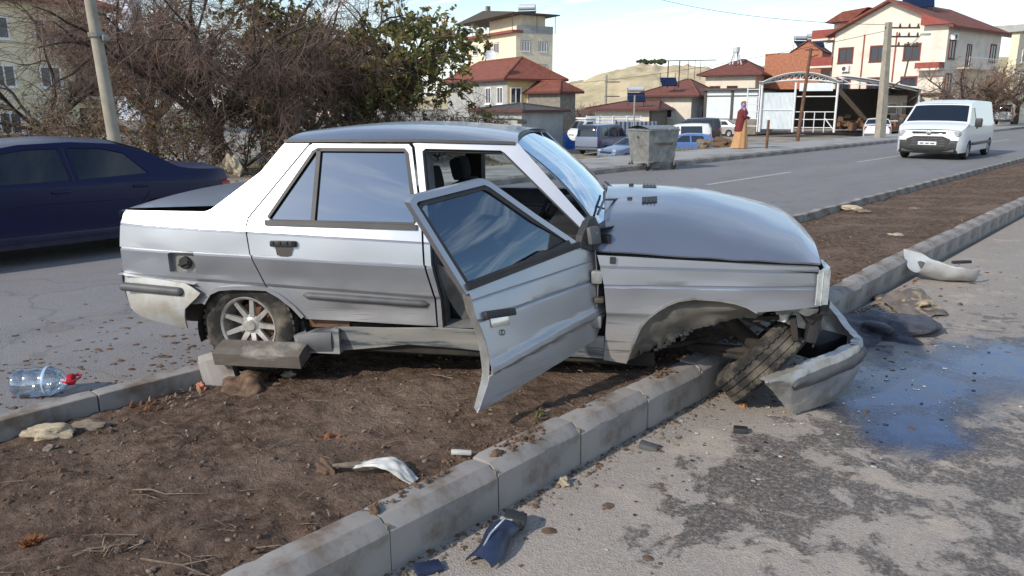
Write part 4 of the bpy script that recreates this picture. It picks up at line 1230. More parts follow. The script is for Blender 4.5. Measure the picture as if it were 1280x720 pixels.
# --- front bumper hanging off the nose, one wing on the road
BP = [((-1.485, 3.56), .262, .255), ((-1.455, 3.66), .272, .165), ((-1.425, 3.75), .280, .080), ((-1.400, 3.84), .288, .006), ((-1.345, 4.02), .305, .010), ((-1.300, 4.17), .325, .020), ((-1.282, 4.25), .336, .030), ((-1.285, 4.31), .345, .050), ((-1.31, 4.37), .352, .085), ((-1.38, 4.47), .355, .12), ((-1.58, 4.78), .37, .15), ((-2.0, 5.42), .42, .2)]
def bpt(s, v, out=0.0):
    i = s * (len(BP) - 1); k = min(int(i), len(BP) - 2); t = i - k
    # smooth plan path
    def at(j): j = max(0, min(len(BP) - 1, j)); return BP[j]
    p0, p1, p2, p3 = at(k - 1), at(k), at(k + 1), at(k + 2)
    def cr(a, b, c, d): return .5 * ((2 * b) + (c - a) * t + (2 * a - 5 * b + 4 * c - d) * t * t + (3 * b - a - 3 * c + d) * t ** 3)
    x = cr(p0[0][0], p1[0][0], p2[0][0], p3[0][0]); y = cr(p0[0][1], p1[0][1], p2[0][1], p3[0][1])
    zt = p1[1] + (p2[1] - p1[1]) * t; zb = p1[2] + (p2[2] - p1[2]) * t
    dx = p2[0][0] - p1[0][0]; dy = p2[0][1] - p1[0][1]; L = math.hypot(dx, dy)
    nx_, ny_ = dy / L, -dx / L
    h = zt - zb
    bulge = .014 * noise.noise(Vector((s * 14, v * 3, 2))) + .005 * noise.noise(Vector((s * 40, v * 9, 6))) + (.030 * math.sin(math.pi * min(1, v) ** 1.3) - .045 * (1 - v)) * min(1, h / .15) + out
    return cl((x + nx_ * bulge, y + ny_ * bulge, zb + h * v))
g = MB().grid(lambda u, v: bpt(u, v), 66, 16)
fb = g.build('front_bumper', M_['bumper'], CAR, 50); solid(fb, .006)
fb['label'] = 'scuffed front bumper torn off at one end, its wing resting on the road'
def btop(u, v):
    p = bpt(u, 1.0); q = bpt(min(1, u + .01), 1.0); d = (q - p) if u < .99 else (p - bpt(u - .01, 1)); d.normalize()
    return p + Vector((-d.y, d.x, 0)) * (.045 * v) + Vector((0, 0, .004 * v))
MB().grid(btop, 60, 2).build('bumper_top_flange', M_['bumper'], fb, 50)
def bstrip(u, v):
    s = .16 + .80 * u
    e = min(u * 16, 1)
    w_ = math.sqrt(max(.02, 1 - (1 - e) ** 2))
    i = s * (len(BP) - 1); k = min(int(i), len(BP) - 2); t = i - k
    h = (BP[k][1] - BP[k][2]) * (1 - t) + (BP[k + 1][1] - BP[k + 1][2]) * t
    vc = 1 - .075 / max(.12, h); hv = .034 / max(.12, h)
    return bpt(s, vc + hv * w_ * (2 * v - 1), .004 + .012 * math.sin(math.pi * v) ** .5)
MB().grid(bstrip, 50, 5).build('rub_strip', M_['strip'], fb, 60)
MB().grid(lambda u, v: bpt(.45 + .35 * u, .35 + .4 * v, -.05), 8, 3).build('bumper_foam', M_['wood'], fb, 40)
MB().bevbox(cl((-1.52, 4.36, .26)), (.30, .16, .10), .02, rz=.8).build('bumper_beam', M_['dark'], fb, 30)

# --- open front door
HX, HY_ = 1.990, -.80
DA = R(57)
dd = Vector((-math.cos(DA), -math.sin(DA), 0)); nin = Vector((-math.sin(DA), math.cos(DA), 0))
def tum(z, l=.9): return max(0, z - .20) * .27 * (.35 + .65 * min(1.1, max(0, l) / .9)) + max(0, z - .85) * .15
def dpost(v): return Vector((HX, HY_, 0)) + dd * v.x + nin * (v.y + tum(v.z, v.x)) + Vector((0, 0, v.z))
def dl(l, z, out=0.0): return dpost(Vector((l, -out, z)))
def dsurf(l, z):
    z2 = .639 - .066 * l; zr = .469 - .140 * l; z1 = .735 - .070 * l
    o = .004 + .016 * math.sin(math.pi * min(1, max(0, (z - .2) / .62)))
    if abs(z - z2) < .007: o -= .007 * (1 - abs(z - z2) / .007)
    if abs(z - z1) < .006: o -= .003 * (1 - abs(z - z1) / .006)
    e = abs(z - zr)
    if e < .030: o += .010 * (1 if e < .020 else (1 - (e - .02) / .01))
    if z < zr - .03: o -= .012 + .10 * max(0, (.34 - z)) * max(0, l - .2)
    o += .006 * noise.noise(Vector((l * 5, z * 5, 1)))
    return o
def lines_door(x): return (.735 - .070 * x, .639 - .066 * x, .469 - .140 * x)
DOOR = [(-.01, .318), (-.07, .40), (-.095, .479), (-.09, .62), (-.07, .72), (-.05, .77), (-.01, .815), (.085, .838), (.815, .735), (.802, .70), (.80, .614), (.78, .55), (.768, .486), (.765, .41), (.773, .328), (.79, .29), (.863, .184), (.62, .218), (.415, .251), (.2, .284)]
def dpanel(name, poly, holes, m, parent, base=0.0, surf=True, thick=.008, ln=lines_door, zs=.02, xs=.05):
    return panel(name, poly, holes, m, ln, side=-1, yfn=(lambda x, z: dsurf(x, z) + base) if surf else (lambda x, z: base), parent=parent, post=dpost, thick=thick, zstep=zs, xstep=xs)
fd = dpanel('front_door', DOOR, None, M_['silver_door'], CAR)
fd['label'] = 'open bent front door swung out over the soil'
dpanel('door_trim', [(-.02, .35), (-.06, .50), (-.02, .78), (.09, .815), (.79, .725), (.76, .58), (.74, .42), (.74, .33), (.35, .29)], None, M_['trim'], fd, base=-.055, surf=False, thick=.01, ln=None, zs=.2, xs=.3)
g = MB()                                    # door edge
edge = DOOR[8:17] + DOOR[17:] + DOOR[:4]
g.add([dl(l, z, dsurf(l, z) - .003) for l, z in edge] + [dl(l - .012 if l > .5 else l, z + .01, -.055) for l, z in edge], [(i, i + 1, len(edge) + i + 1, len(edge) + i) for i in range(len(edge) - 1)])
g.build('door_edge', M_['inner'], fd, 30)
# window frame
def dframe(name, pts, w, m, parent, o0, o1):
    mb = MB(); n = len(pts); vs = []
    P = [Vector(p) for p in pts]
    for i in range(n):
        a, b = P[max(0, i - 1)], P[min(n - 1, i + 1)]
        d1 = (P[i] - a).normalized() if i else (b - P[i]).normalized(); d2 = (b - P[i]).normalized() if i < n - 1 else d1
        d = (d1 + d2).normalized(); nn = Vector((-d.y, d.x)); k = 1 / max(.5, nn.dot(Vector((-d1.y, d1.x))))
        for s in (-1, 1):
            q = P[i] + nn * w / 2 * s * k
            for o_ in (o0, o1): vs.append(dl(q.x, q.y, o_))
    fs = []
    for i in range(n - 1):
        a, b = 4 * i, 4 * i + 4
        fs += [(a, a + 1, b + 1, b), (a + 2, b + 2, b + 3, a + 3), (a + 1, a + 3, b + 3, b + 1), (a, b, b + 2, a + 2)]
    fs += [(0, 2, 3, 1), (4 * n - 4, 4 * n - 3, 4 * n - 1, 4 * n - 2)]
    return mb.add(vs, fs).build(name, m, parent, 40)
TOPR, PEAK = (1.088, 1.140), (.655, 1.178)
dframe('window_frame', [(.075, .822), (.33, 1.0), (.545, 1.168), (.575, 1.183), (.945, 1.138), (.968, 1.120), (.808, .715)], .027, M_['silver_door'], fd, -.025, .012)
dframe('window_seal', [(.10, .835), (.345, .985), (.555, 1.145), (.58, 1.157), (.920, 1.114), (.938, 1.096), (.795, .745)], .018, M_['plastic'], fd, -.018, .008)
dframe('belt_moulding', [(.085, .838), (.815, .742)], .028, M_['plastic'], fd, -.01, .026)
GLS = [(.095, .835), (.33, .98), (.555, 1.143), (.58, 1.155), (.92, 1.112), (.93, 1.094), (.79, .745)]
dgl = dpanel('window_glass', GLS, None, M_['door_glass'], fd, base=-.006, surf=False, thick=0, ln=None, zs=.3, xs=.5)
dpanel('window_divider', [(.10, .835), (.22, .92), (.23, .94), (.29, .815)], None, M_['plastic'], fd, base=-.002, surf=False, thick=.004, ln=None, zs=.3, xs=.5)
MB().add([dl(.13, .828, .02), dl(.52, .778, .02), dl(.50, .80, .015), dl(.34, .842, .012), dl(.28, .838, .012), dl(.15, .868, .012)], [(0, 1, 2, 3, 4, 5)]).build('dropped_seal', M_['plastic'], fd)
# mirror sail and stub
g = MB(); sail = [(-.06, .77), (.095, .832), (.07, .88), (.0, .955), (-.045, .965), (-.075, .905)]
g.prism(sail, lambda p: dl(p[0], p[1], .03), lambda p: dl(p[0], p[1], -.01))
ms = g.build('mirror_sail', M_['plastic'], fd)
b = MB().bevbox((0, 0, 0), (.10, .05, .11), .015)
MB().add([dl(-.005 + v[0] * .8, .875 + v[2] * .8, .035 - v[1] * .6) for v in b.v], b.f).build('mirror_stub', M_['strip'], ms, 40)
# handle, keyhole, rub strip ridge
b = MB().bevbox((0, 0, 0), (.195, .03, .034), .010)
hd = MB().add([dl(.67 + v[0] * .93, .602 + v[2] + v[0] * .08, .032 - v[1]) for v in b.v], b.f).build('door_handle', M_['plastic'], fd, 40)
b = MB().bevbox((0, 0, 0), (.11, .006, .05), .002)
MB().add([dl(.67 + v[0], .566 + v[2] + v[0] * .08, .024 - v[1]) for v in b.v], b.f).build('handle_recess', M_['chrome'], hd, 40)
g = MB()
for k in range(14):
    a0, a1 = R(360 * k / 14), R(360 * (k + 1) / 14)
    vs = [dl(.665 + r_ * math.cos(a), .512 + r_ * math.sin(a), .026) for a in (a0, a1) for r_ in (.009, .014)]
    g.add(vs, [(0, 1, 3, 2)])
g.build('keyhole', M_['plastic'], fd)
for z in (.42, .66):
    MB().bevbox((1.985, -.775, z), (.06, .07, .07), .012).build('door_hinge', M_['inner'], CAR, 30)
MB().bevbox((2.0, -.77, .54), (.05, .10, .03), .01).build('check_strap', M_['steel_dark'], CAR, 30)

# ================================================================== buildings and yard beyond the far pavement
def smooth01(t):
    t = max(0.0, min(1.0, t)); return t * t * (3 - 2 * t)
def yard_z(x, y):
    d = -13.7 - x
    z = .09 - 1.1 * smooth01(d / 6.5) - .55 * smooth01((62 - y) / 26) * smooth01(d / 14)
    # the ground stays level under the trees near the left
    near = smooth01((math.degrees(math.atan2(-x, max(y, .01))) - 40.5) / 4.5)
    return z * (1 - near) + near * (.09 - .25 * smooth01(d / 20))
old = bpy.data.objects['yard']; bpy.data.objects.remove(old)
g = MB().grid(lambda u, v: (-13.68 - 246 * u ** 2.2, -120 + 540 * v, yard_z(-13.68 - 246 * u ** 2.2, -120 + 540 * v)), 46, 150)
struct(g, 'yard', M_['yard'], 60)

def azv(deg):
    a = R(deg)
    f = Vector((-math.sin(YAW), math.cos(YAW), 0)); r = Vector((math.cos(YAW), math.sin(YAW), 0))
    return f * math.cos(a) + r * math.sin(a)
def px_of(p):
    d = Vector(p) - CAMP
    return 640 + 986.3 * d.dot(Vector((math.cos(YAW), math.sin(YAW), 0))) / max(.01, d.dot(Vector((-math.sin(YAW), math.cos(YAW), 0))))
def reach(start, direction, px):
    a, b = 0.0, 120.0
    s0 = px_of(start) < px
    for _ in range(50):
        m = (a + b) / 2
        q = start + direction * m
        behind = (q - CAMP).dot(Vector((-math.sin(YAW), math.cos(YAW), 0))) < 1
        if (px_of(q) < px) == s0 and not behind: a = m
        else: b = m
    return a

class Block:
    """a building seen on its corner: left face runs away along az_left, right face along az_left + 90"""
    def __init__(s, name, label, cat, px, dist, azl, pxl, pxr, base, eave, wall, wall_r=None, depth_l=None, depth_r=None, group=None):
        s.c = survey(px, dist)
        dl_, dr_ = azv(azl), azv(azl + 90)
        s.WL = depth_l or reach(s.c, dl_, pxl); s.WR = depth_r or reach(s.c, dr_, pxr)
        s.base, s.eave = base, eave
        # local frame: x along the left face from far end to corner, y along the right face away from the corner
        s.root = empty(name, s.c + dl_ * s.WL + Vector((0, 0, base)))
        ex = -dl_
        s.root.rotation_euler = (0, 0, math.atan2(ex.y, ex.x))
        tag(s.root, label, cat, group)
        s.H = eave - base
        h = s.H
        s.wall = MB().span(0, s.WL, 0, s.WR, 0, h).build('wall', wall, s.root)
        s.wmat = wall
    def face(s, f):
        """returns mapping (u along face left to right, z, out) -> local"""
        if f == 'L': return lambda u, z, o: (u, -o, z)
        return lambda u, z, o: (s.WL + o, u, z)
    def window(s, f, u, z, w, h, frame='trim_white', pane='pane', mull=1, sill=True, trim=None, fw=.09):
        F = s.face(f)
        mb = MB()
        def bar(u0, u1, z0, z1, o0, o1):
            vs = [F(a, b, c) for c in (o0, o1) for a, b in ((u0, z0), (u1, z0), (u1, z1), (u0, z1))]
            mb.add(vs, [(0, 1, 2, 3), (7, 6, 5, 4), (0, 4, 5, 1), (1, 5, 6, 2), (2, 6, 7, 3), (3, 7, 4, 0)])
        u0, u1, z0, z1 = u - w / 2, u + w / 2, z, z + h
        bar(u0, u1, z0, z0 + fw, .0, .07); bar(u0, u1, z1 - fw, z1, .0, .07)
        bar(u0, u0 + fw, z0, z1, .0, .068); bar(u1 - fw, u1, z0, z1, .0, .068)
        for k in range(mull):
            um = u0 + (u1 - u0) * (k + 1) / (mull + 1); bar(um - .04, um + .04, z0, z1, .0, .06)
        if sill: bar(u0 - .1, u1 + .1, z0 - .08, z0 - .002, .0, .12)
        o = mb.build('window', M_[frame], s.root)
        p = MB().add([F(u0 + fw / 2, z0 + fw / 2, .03), F(u1 - fw / 2, z0 + fw / 2, .03), F(u1 - fw / 2, z1 - fw / 2, .03), F(u0 + fw / 2, z1 - fw / 2, .03)], [(0, 1, 2, 3)])
        p.build('pane', M_[pane], o)
        if trim:
            mb = MB()
            def b2(a0, a1, c0, c1):
                vs = [F(a, b, c) for c in (0, .05) for a, b in ((a0, c0), (a1, c0), (a1, c1), (a0, c1))]
                mb.add(vs, [(0, 1, 2, 3), (7, 6, 5, 4), (0, 4, 5, 1), (1, 5, 6, 2), (2, 6, 7, 3), (3, 7, 4, 0)])
            t = .07
            b2(u0 - t, u1 + t, z1, z1 + t); b2(u0 - t, u0, z0, z1); b2(u1, u1 + t, z0, z1); b2(u0 - t, u1 + t, z0 - t, z0)
            mb.build('window_surround', M_[trim], o)
        return o
    def slab(s, name, f, u0, u1, z0, z1, o0, o1, m, parent=None):
        F = s.face(f)
        vs = [F(a, b, c) for c in (o0, o1) for a, b in ((u0, z0), (u1, z0), (u1, z1), (u0, z1))]
        return MB().add(vs, [(0, 1, 2, 3), (7, 6, 5, 4), (0, 4, 5, 1), (1, 5, 6, 2), (2, 6, 7, 3), (3, 7, 4, 0)]).build(name, m, parent or s.root)
    def hip(s, m, rise, over=.6, ridge='x', thick=.16, ridge_in=None):
        W, D, h = s.WL, s.WR, s.H
        x0, x1, y0, y1 = -over, W + over, -over, D + over
        if ridge == 'x':
            i = ridge_in if ridge_in is not None else min((x1 - x0) / 2 * .95, (y1 - y0) / 2)
            a, b = (x0 + i, (y0 + y1) / 2), (x1 - i, (y0 + y1) / 2)
        else:
            i = ridge_in if ridge_in is not None else min((y1 - y0) / 2 * .95, (x1 - x0) / 2)
            a, b = ((x0 + x1) / 2, y0 + i), ((x0 + x1) / 2, y1 - i)
        vs = [(x0, y0, h), (x1, y0, h), (x1, y1, h), (x0, y1, h), (a[0], a[1], h + rise), (b[0], b[1], h + rise)]
        if ridge == 'x': fs = [(0, 1, 5, 4), (1, 2, 5), (2, 3, 4, 5), (3, 0, 4), (3, 2, 1, 0)]
        else: fs = [(0, 1, 4), (1, 2, 5, 4), (2, 3, 5), (3, 0, 4, 5), (3, 2, 1, 0)]
        vs = [(x, y, z + .02) for x, y, z in vs]
        r = MB().add(vs, fs).build('roof', m, s.root)
        # ridge tiles, fascia
        e = MB()
        for k in ((0, 4), (1, 5 if ridge == 'x' else 4), (2, 5), (3, 4 if ridge == 'x' else 5), (4, 5)):
            e.tube([vs[k[0]], vs[k[1]]], .09, 6)
        e.build('ridge_tiles', m, r)
        f_ = MB()
        for p, q in ((0, 1), (1, 2), (2, 3), (3, 0)):
            a_, b_ = Vector(vs[p]), Vector(vs[q]); c_ = (a_ + b_) / 2; L = (b_ - a_).length
            f_.box((c_.x, c_.y, c_.z - .06), (L + .02, .05, .16), rz=math.atan2(b_.y - a_.y, b_.x - a_.x))
        f_.build('fascia', M_['trim_brown'], r)
        return r

def solar_heater(loc, rz, label, s=1.0, tank=True):
    r = empty('solar_water_heater', loc, rz); tag(r, label, 'solar heater')
    MB().add([(-.9 * s, 0, .1), (.9 * s, 0, .1), (.9 * s, 1.2 * s, 1.0 * s), (-.9 * s, 1.2 * s, 1.0 * s), (-.9 * s, .05, .02), (.9 * s, .05, .02), (.9 * s, 1.25 * s, .92 * s), (-.9 * s, 1.25 * s, .92 * s)], [(0, 1, 2, 3), (7, 6, 5, 4), (0, 4, 5, 1), (1, 5, 6, 2), (2, 6, 7, 3), (3, 7, 4, 0)]).build('collector', M_['solar'], r)
    for x in (-.85, .85):
        MB().tube([(x * s, 1.25 * s, -.4), (x * s, 1.25 * s, 1.5 * s)], .03, 6).build('stand_leg', M_['steel_dark'], r); MB().tube([(x * s, 0, -.3), (x * s, 0, .1)], .03, 6).build('stand_leg', M_['steel_dark'], r)
    if tank:
        MB().tube([(-.8 * s, 1.25 * s, 1.35 * s), (.8 * s, 1.25 * s, 1.35 * s)], .28 * s, 14).build('tank', M_['tank'], r, 40)
    return r

# --- white gabled block with red trim, far right
d = 86
B = Block('apartment_block', 'white three storey block with red gable roof and red balconies', 'building', 1174, d, -38, 1036, 1240, -.6, hgt(48, d), M_['plaster_white'])
W, D, H = B.WL, B.WR, B.H
pk = H + 2.6
g = MB()       # gable wall
g.prism([(0, H), (W, H), (W / 2, pk)], lambda p: (p[0], -.005, p[1]), lambda p: (p[0], D, p[1]))
g.build('gable', M_['plaster_white'], B.root)
ov = .7
rf_ = MB()
for sgn in (0, 1):
    xa = -ov if sgn == 0 else W + ov
    za = H - ov * 2.6 / (W / 2)
    vs = [(xa, -.8, za), (W / 2, -.8, pk), (W / 2, D + .6, pk), (xa, D + .6, za)]
    vs += [(x, y, z + .22) for x, y, z in vs]
    rf_.add(vs, [(0, 1, 2, 3), (7, 6, 5, 4), (0, 4, 5, 1), (1, 5, 6, 2), (2, 6, 7, 3), (3, 7, 4, 0)])
roof_ = rf_.build('roof', M_['roof_tile2'], B.root)
MB().prism([(W * .80, H + .1), (W + .5, H + .05), (W * .80, H + 1.2)], lambda p: (p[0], -.85, p[1]), lambda p: (p[0], .4, p[1])).build('red_gable_panel', M_['trim_red'], roof_)
nW = 12.0
for z in (H - 3.0, H - 6.1, H - 9.0):
    if z < .3: continue
    for u in (.12, .42, .72):
        B.window('L', W * u, z, 1.55, 1.5, 'trim_brown', 'pane', 1, True, 'trim_red')
    for u in (.09, .86):
        B.window('R', D * u, z, 1.3, 1.7, 'trim_brown', 'pane', 1, True, 'trim_red')
    B.window('R', D * .40, z - .7, 1.0, 2.2, 'trim_brown', 'pane', 1, False)
for z in (H - 3.9, H - 6.9):
    bo = B.slab('balcony', 'L', W * .80, W + .0, z, z + .55, .0, 1.1, M_['trim_red'])
    B.slab('balcony_floor', 'L', W * .80, W, z - .18, z - .002, .0, 1.1, M_['plaster_white'], bo)
    b2 = B.slab('balcony', 'R', D * .20, D * .78, z, z + .12, .0, 1.2, M_['plaster_white'])
    rl_ = MB()
    for k in range(15):
        u = D * (.20 + .58 * k / 14); rl_.tube([(W + 1.15, u, z + .1), (W + 1.15, u, z + 1.05)], .02, 5)
    rl_.tube([(W + 1.15, D * .2, z + 1.05), (W + 1.15, D * .78, z + 1.05)], .03, 5)
    rl_.build('railing', M_['steel_white'], b2)
for u in (.28, .57):
    B.slab('downpipe', 'L', W * u, W * u + .12, 0, H - .3, .0, .1, M_['trim_red'])
for f, u, z in (('L', W * .10, H - 3.9), ('R', D * .05, H - 1.3)):
    ac = B.slab('air_conditioner', f, u, u + .85, z, z + .6, .0, .35, M_['steel_white'])
    F = B.face(f); c = F(u + .35, z + .3, .36)
    ringv = [F(u + .35 + .22 * math.cos(R(a)), z + .3 + .22 * math.sin(R(a)), .36) for a in range(0, 360, 24)]
    MB().add(ringv, [tuple(range(15))]).build('fan_grille', M_['steel_dark'], ac)
# stair tower and red balconies at the left end
for k, z in enumerate((H - .4, H - 3.2, H - 6.2)):
    bb = B.slab('balcony', 'L', -2.6, -.02, z, z + .9, -3.0, .2, M_['trim_red'])
    B.slab('balcony_floor', 'L', -2.6, -.02, z - .2, z - .002, -3.0, .2, M_['plaster_white'], bb)
B.slab('stair_wall', 'L', -2.0, -.02, 0, H + 1.4, -6.0, -3.02, M_['plaster_white'])
MB().prism([(-2.6, H + 1.4), (.4, H + 1.4), (2.2, H + 2.6), (-.6, H + 2.4)], lambda p: (p[0], 2.0, p[1]), lambda p: (p[0], 6.4, p[1])).build('side_roof', M_['roof_tile2'], roof_)
p = B.root.matrix_basis
lw = Matrix.LocRotScale(Vector(B.root.location), B.root.rotation_euler, None)
solar_heater(lw @ Vector((W * .62, 2.6, pk - .5)), B.root.rotation_euler.z + .5, 'blue solar collector with tank on the red roof of the white block', 1.6)

# --- low white workshop with lettering in front of it
d = 80
S = Block('workshop', 'low white workshop with dark windows and faded blue lettering', 'building', 1172, d, -50, 1108, 1190, -.6, hgt(121, d), M_['plaster_white'], depth_r=5)
S.slab('flat_roof', 'L', -.2, S.WL + .2, S.H, S.H + .18, -5.2, .3, M_['steel_dark'])
S.window('L', S.WL * .13, 1.55, .85, 1.05, 'trim_white', 'pane', 0); S.window('L', S.WL * .50, 1.5, 1.7, 1.25, 'trim_white', 'pane', 0)
def text_part(body, size, loc, rz, m, parent, name='lettering', extrude=.01):
    c = bpy.data.curves.new(name, 'FONT'); c.body = body; c.size = size; c.extrude = extrude; c.resolution_u = 2
    o = bpy.data.objects.new(name, c); COL.objects.link(o)
    dg = bpy.context.evaluated_depsgraph_get()
    me = bpy.data.meshes.new_from_object(o.evaluated_get(dg))
    bpy.data.objects.remove(o)
    me.materials.clear(); me.materials.append(m)
    q = bpy.data.objects.new(name, me); COL.objects.link(q); q.parent = parent
    q.location = loc; q.rotation_euler = (math.pi / 2, 0, rz)
    return q
M_['letter'] = mat('faded_blue_paint', srgb(96, 104, 124), rough=.8)
text_part('TURKUA', .62, (S.WL * .24, -.012, .86), 0, M_['letter'], S.root)
text_part('OTO  P', .48, (S.WL * .24, -.012, .36), 0, M_['letter'], S.root)

# --- pale building past the right edge
d = 112
E_ = Block('apartment_block', 'pale building with greenish flat roof edge at the right border', 'building', 1262, d, -38, 1252, 1330, -.4, hgt(58, d), M_['plaster_cream'])
E_.slab('roof_edge', 'R', -.5, E_.WR + .5, E_.H, E_.H + .8, -4, .5, M_['plaster_grey'])
for z in (1.2, 4.4, 7.2):
    for u in (.12, .30, .48): E_.window('R', E_.WR * u, z, 1.5, 1.5, 'trim_white', 'pane')

# --- raw brick building
d = 104
K = Block('brick_building', 'raw red brick building without plaster behind the steel canopy', 'building', 1022, d, -58, 952, 1046, -.8, hgt(72, d), M_['brick'], depth_r=8)
MB().prism([(K.WL * .45, K.H), (K.WL, K.H), (K.WL * .74, K.H + 1.3)], lambda p: (p[0], .0, p[1]), lambda p: (p[0], 7.0, p[1])).build('brick_gable', M_['brick'], K.root)
MB().prism([(K.WL * .43, K.H + .02), (K.WL * .74, K.H + 1.45), (K.WL * 1.03, K.H + .02), (K.WL * .74, K.H + 1.30)], lambda p: (p[0], -.2, p[1]), lambda p: (p[0], 7.2, p[1])).build('roof', M_['roof_tile2'], K.root)
c = survey(1000, d + 3)
solar_heater((c.x, c.y, hgt(66, d)), .9, 'solar heater with round tank on the brick building', 1.0)
c = survey(1014, d + 2)
solar_heater((c.x, c.y, hgt(66, d)), .6, 'smaller solar heater right of the tank on the brick building', 1.1)

# --- house with chimney tank (third red roof)
d = 100
T = Block('house', 'white house with hipped red roof and a water tank on its ridge', 'house', 942, d, -62, 880, 966, -1, hgt(96, d), M_['plaster_white'])
T.hip(M_['roof_tile2'], 2.1, .9)
for u in (.2, .55): T.window('L', T.WL * u, T.H - 2.6, 1.3, 1.3, 'trim_brown', 'pane')
T.window('R', T.WR * .35, T.H - 2.6, 1.4, 1.4, 'trim_brown', 'pane'); T.window('R', T.WR * .75, T.H - 2.6, 1.2, 1.4, 'trim_brown', 'pane')
c = survey(916, d + 4)
wt = empty('roof_water_tank', (c.x, c.y, hgt(77, d))); tag(wt, 'white water tank on a stand above the third red roof', 'water tank')
MB().tube([(0, 0, .9), (0, 0, 1.5)], .42, 14).build('tank', M_['tank'], wt, 40)
g = MB()
for a in range(4): MB().tube([(.8 * math.cos(a * 1.57), .8 * math.sin(a * 1.57), -.6), (.25 * math.cos(a * 1.57), .25 * math.sin(a * 1.57), .95)], .09, 6).build('stand_leg', M_['tank'], wt)

# --- second red roof house
d = 80
T = Block('house', 'grey and white house with wide red hipped roof behind the parked vans', 'house', 864, d, -68, 802, 904, -1.2, hgt(120, d), M_['plaster_white'])
T.hip(M_['roof_tile'], 1.95, .8)
T.slab('grey_render', 'R', 0.02, T.WR, 0, T.H - .02, 0, .02, M_['plaster_grey'])
for u in (.25, .7): T.window('R', T.WR * u, T.H - 2.2, 1.2, 1.2, 'trim_white', 'pane')
T.window('L', T.WL * .5, T.H - 2.2, 1.3, 1.2, 'trim_white', 'pane')
c = survey(836, d + 1); solar_heater((c.x, c.y, hgt(109, d)), .75, 'solar collector on a steel frame over the second red roof', .9, False)
# steel frame on that roof
g = MB()
for px_ in (833, 847): 
    q = survey(px_, d + 2); g.tube([(q.x, q.y, hgt(110, d)), (q.x, q.y, hgt(78, d))], .06, 6)
q0, q1 = survey(828, d + 2), survey(892, d + 6)
g.tube([(q0.x, q0.y, hgt(78, d)), (q1.x, q1.y, hgt(75, d))], .05, 6)
for px_ in (858, 866, 873): 
    q = survey(px_, d + 4); g.tube([(q.x, q.y, hgt(100, d)), (q.x, q.y, hgt(76.5, d))], .03, 5)
tag(g.build('roof_pergola', M_['steel_dark']), 'bare steel pergola frame above the second red roof', 'pergola')

# --- low hipped house close behind the cars
d = 64
T = Block('house', 'low house with dull red hipped roof right behind the parked truck', 'house', 812, d, -74, 744, 866, -1.5, hgt(136, d), M_['plaster_white'])
T.hip(M_['roof_tile2'], 1.45, .7)
T.slab('grey_render', 'R', .02, T.WR, 0, T.H - .02, 0, .02, M_['plaster_dark'])
T.slab('wooden_gate', 'R', .2, 1.3, 0, T.H - .3, .02, .07, M_['wood'])
for u in (.4, .58, .78): T.window('R', T.WR * u, .9, .9, 1.0, 'trim_brown', 'pane', 0)
T.window('L', T.WL * .75, .8, 1.0, 1.0, 'trim_white', 'pane')
c = survey(796, d + 2.0); solar_heater((c.x, c.y, hgt(128, d)), .7, 'dark solar heater on a frame over the low house', .8)

# --- blue-grey corrugated fence panel beside the low house
c = survey(812, 58)
fp = empty('sheet_fence', (c.x, c.y, -1.6), R(60)); tag(fp, 'blue grey corrugated sheet fence between truck and white van', 'fence')
g = MB().grid(lambda u, v: (-2.6 + 3.2 * u, .05 * math.sin(u * 60), 2.2 * v), 80, 1)
g.build('sheet', mat('blue_grey_sheet', srgb(104, 116, 134), srgb(120, 126, 136), rough=.6, scale=2), fp, 60)
MB().tube([(-2.6, .08, 0), (-2.6, .08, 2.3)], .05, 6).build('post', M_['steel_dark'], fp)

# --- four storey block with roof terrace
d = 118
T = Block('apartment_block', 'cream four storey block with dark canopy over its roof terrace', 'building', 645, d, -31, 585, 690, -1, hgt(45, d), M_['plaster_cream'])
for z in (T.H - 2.6, T.H - 5.9, T.H - 9.0):
    for u in (.25, .72): T.window('R', T.WR * u, z, 1.5, 1.5, 'trim_white', 'curtain', 2, True, 'trim_brown')
    for u in (.18, .62): T.window('L', T.WL * u, z, 1.5, 1.5, 'trim_white', 'pane', 2, True, 'trim_brown')
T.slab('terrace_edge', 'L', -1.2, T.WL + .3, T.H, T.H + .35, -1, .8, M_['trim_red'])
T.slab('penthouse', 'L', T.WL * .35, T.WL - .6, T.H + .36, T.H + 2.7, -T.WR + 1, -1.2, M_['plaster_cream'])
T.slab('terrace_rail', 'R', .1, T.WR, T.H, T.H + 1.1, -.1, .05, M_['plaster_grey'])
cn = MB().prism([(-2.0, T.H + 2.5), (T.WL * .5, T.H + 3.7), (T.WL + 1.0, T.H + 2.75), (T.WL + 1.0, T.H + 2.6), (-2.0, T.H + 2.35)], lambda p: (p[0], -1.2, p[1]), lambda p: (p[0], T.WR + .6, p[1]))
cn = cn.build('canopy', M_['steel_dark'], T.root)
g = MB()
for u in (-1.6, T.WL * .25, T.WL * .6, T.WL + .6): g.tube([(u, -1.0, T.H), (u, -1.0, T.H + 2.7)], .05, 6)
for v in (T.WR * .5, T.WR): g.tube([(T.WL + .6, v, T.H), (T.WL + .6, v, T.H + 2.7)], .05, 6)
g.build('canopy_posts', M_['steel_dark'], cn)
MB().span(T.WL * .1, T.WL * .1 + .6, T.WR * .4, T.WR * .4 + .6, T.H + 2.5, T.H + 5.2).build('chimney', M_['plaster_dark'], T.root)
c = survey(655, d + 5); solar_heater((c.x, c.y, hgt(27, d)), .5, 'solar heater on the canopy of the four storey block', 1.6)

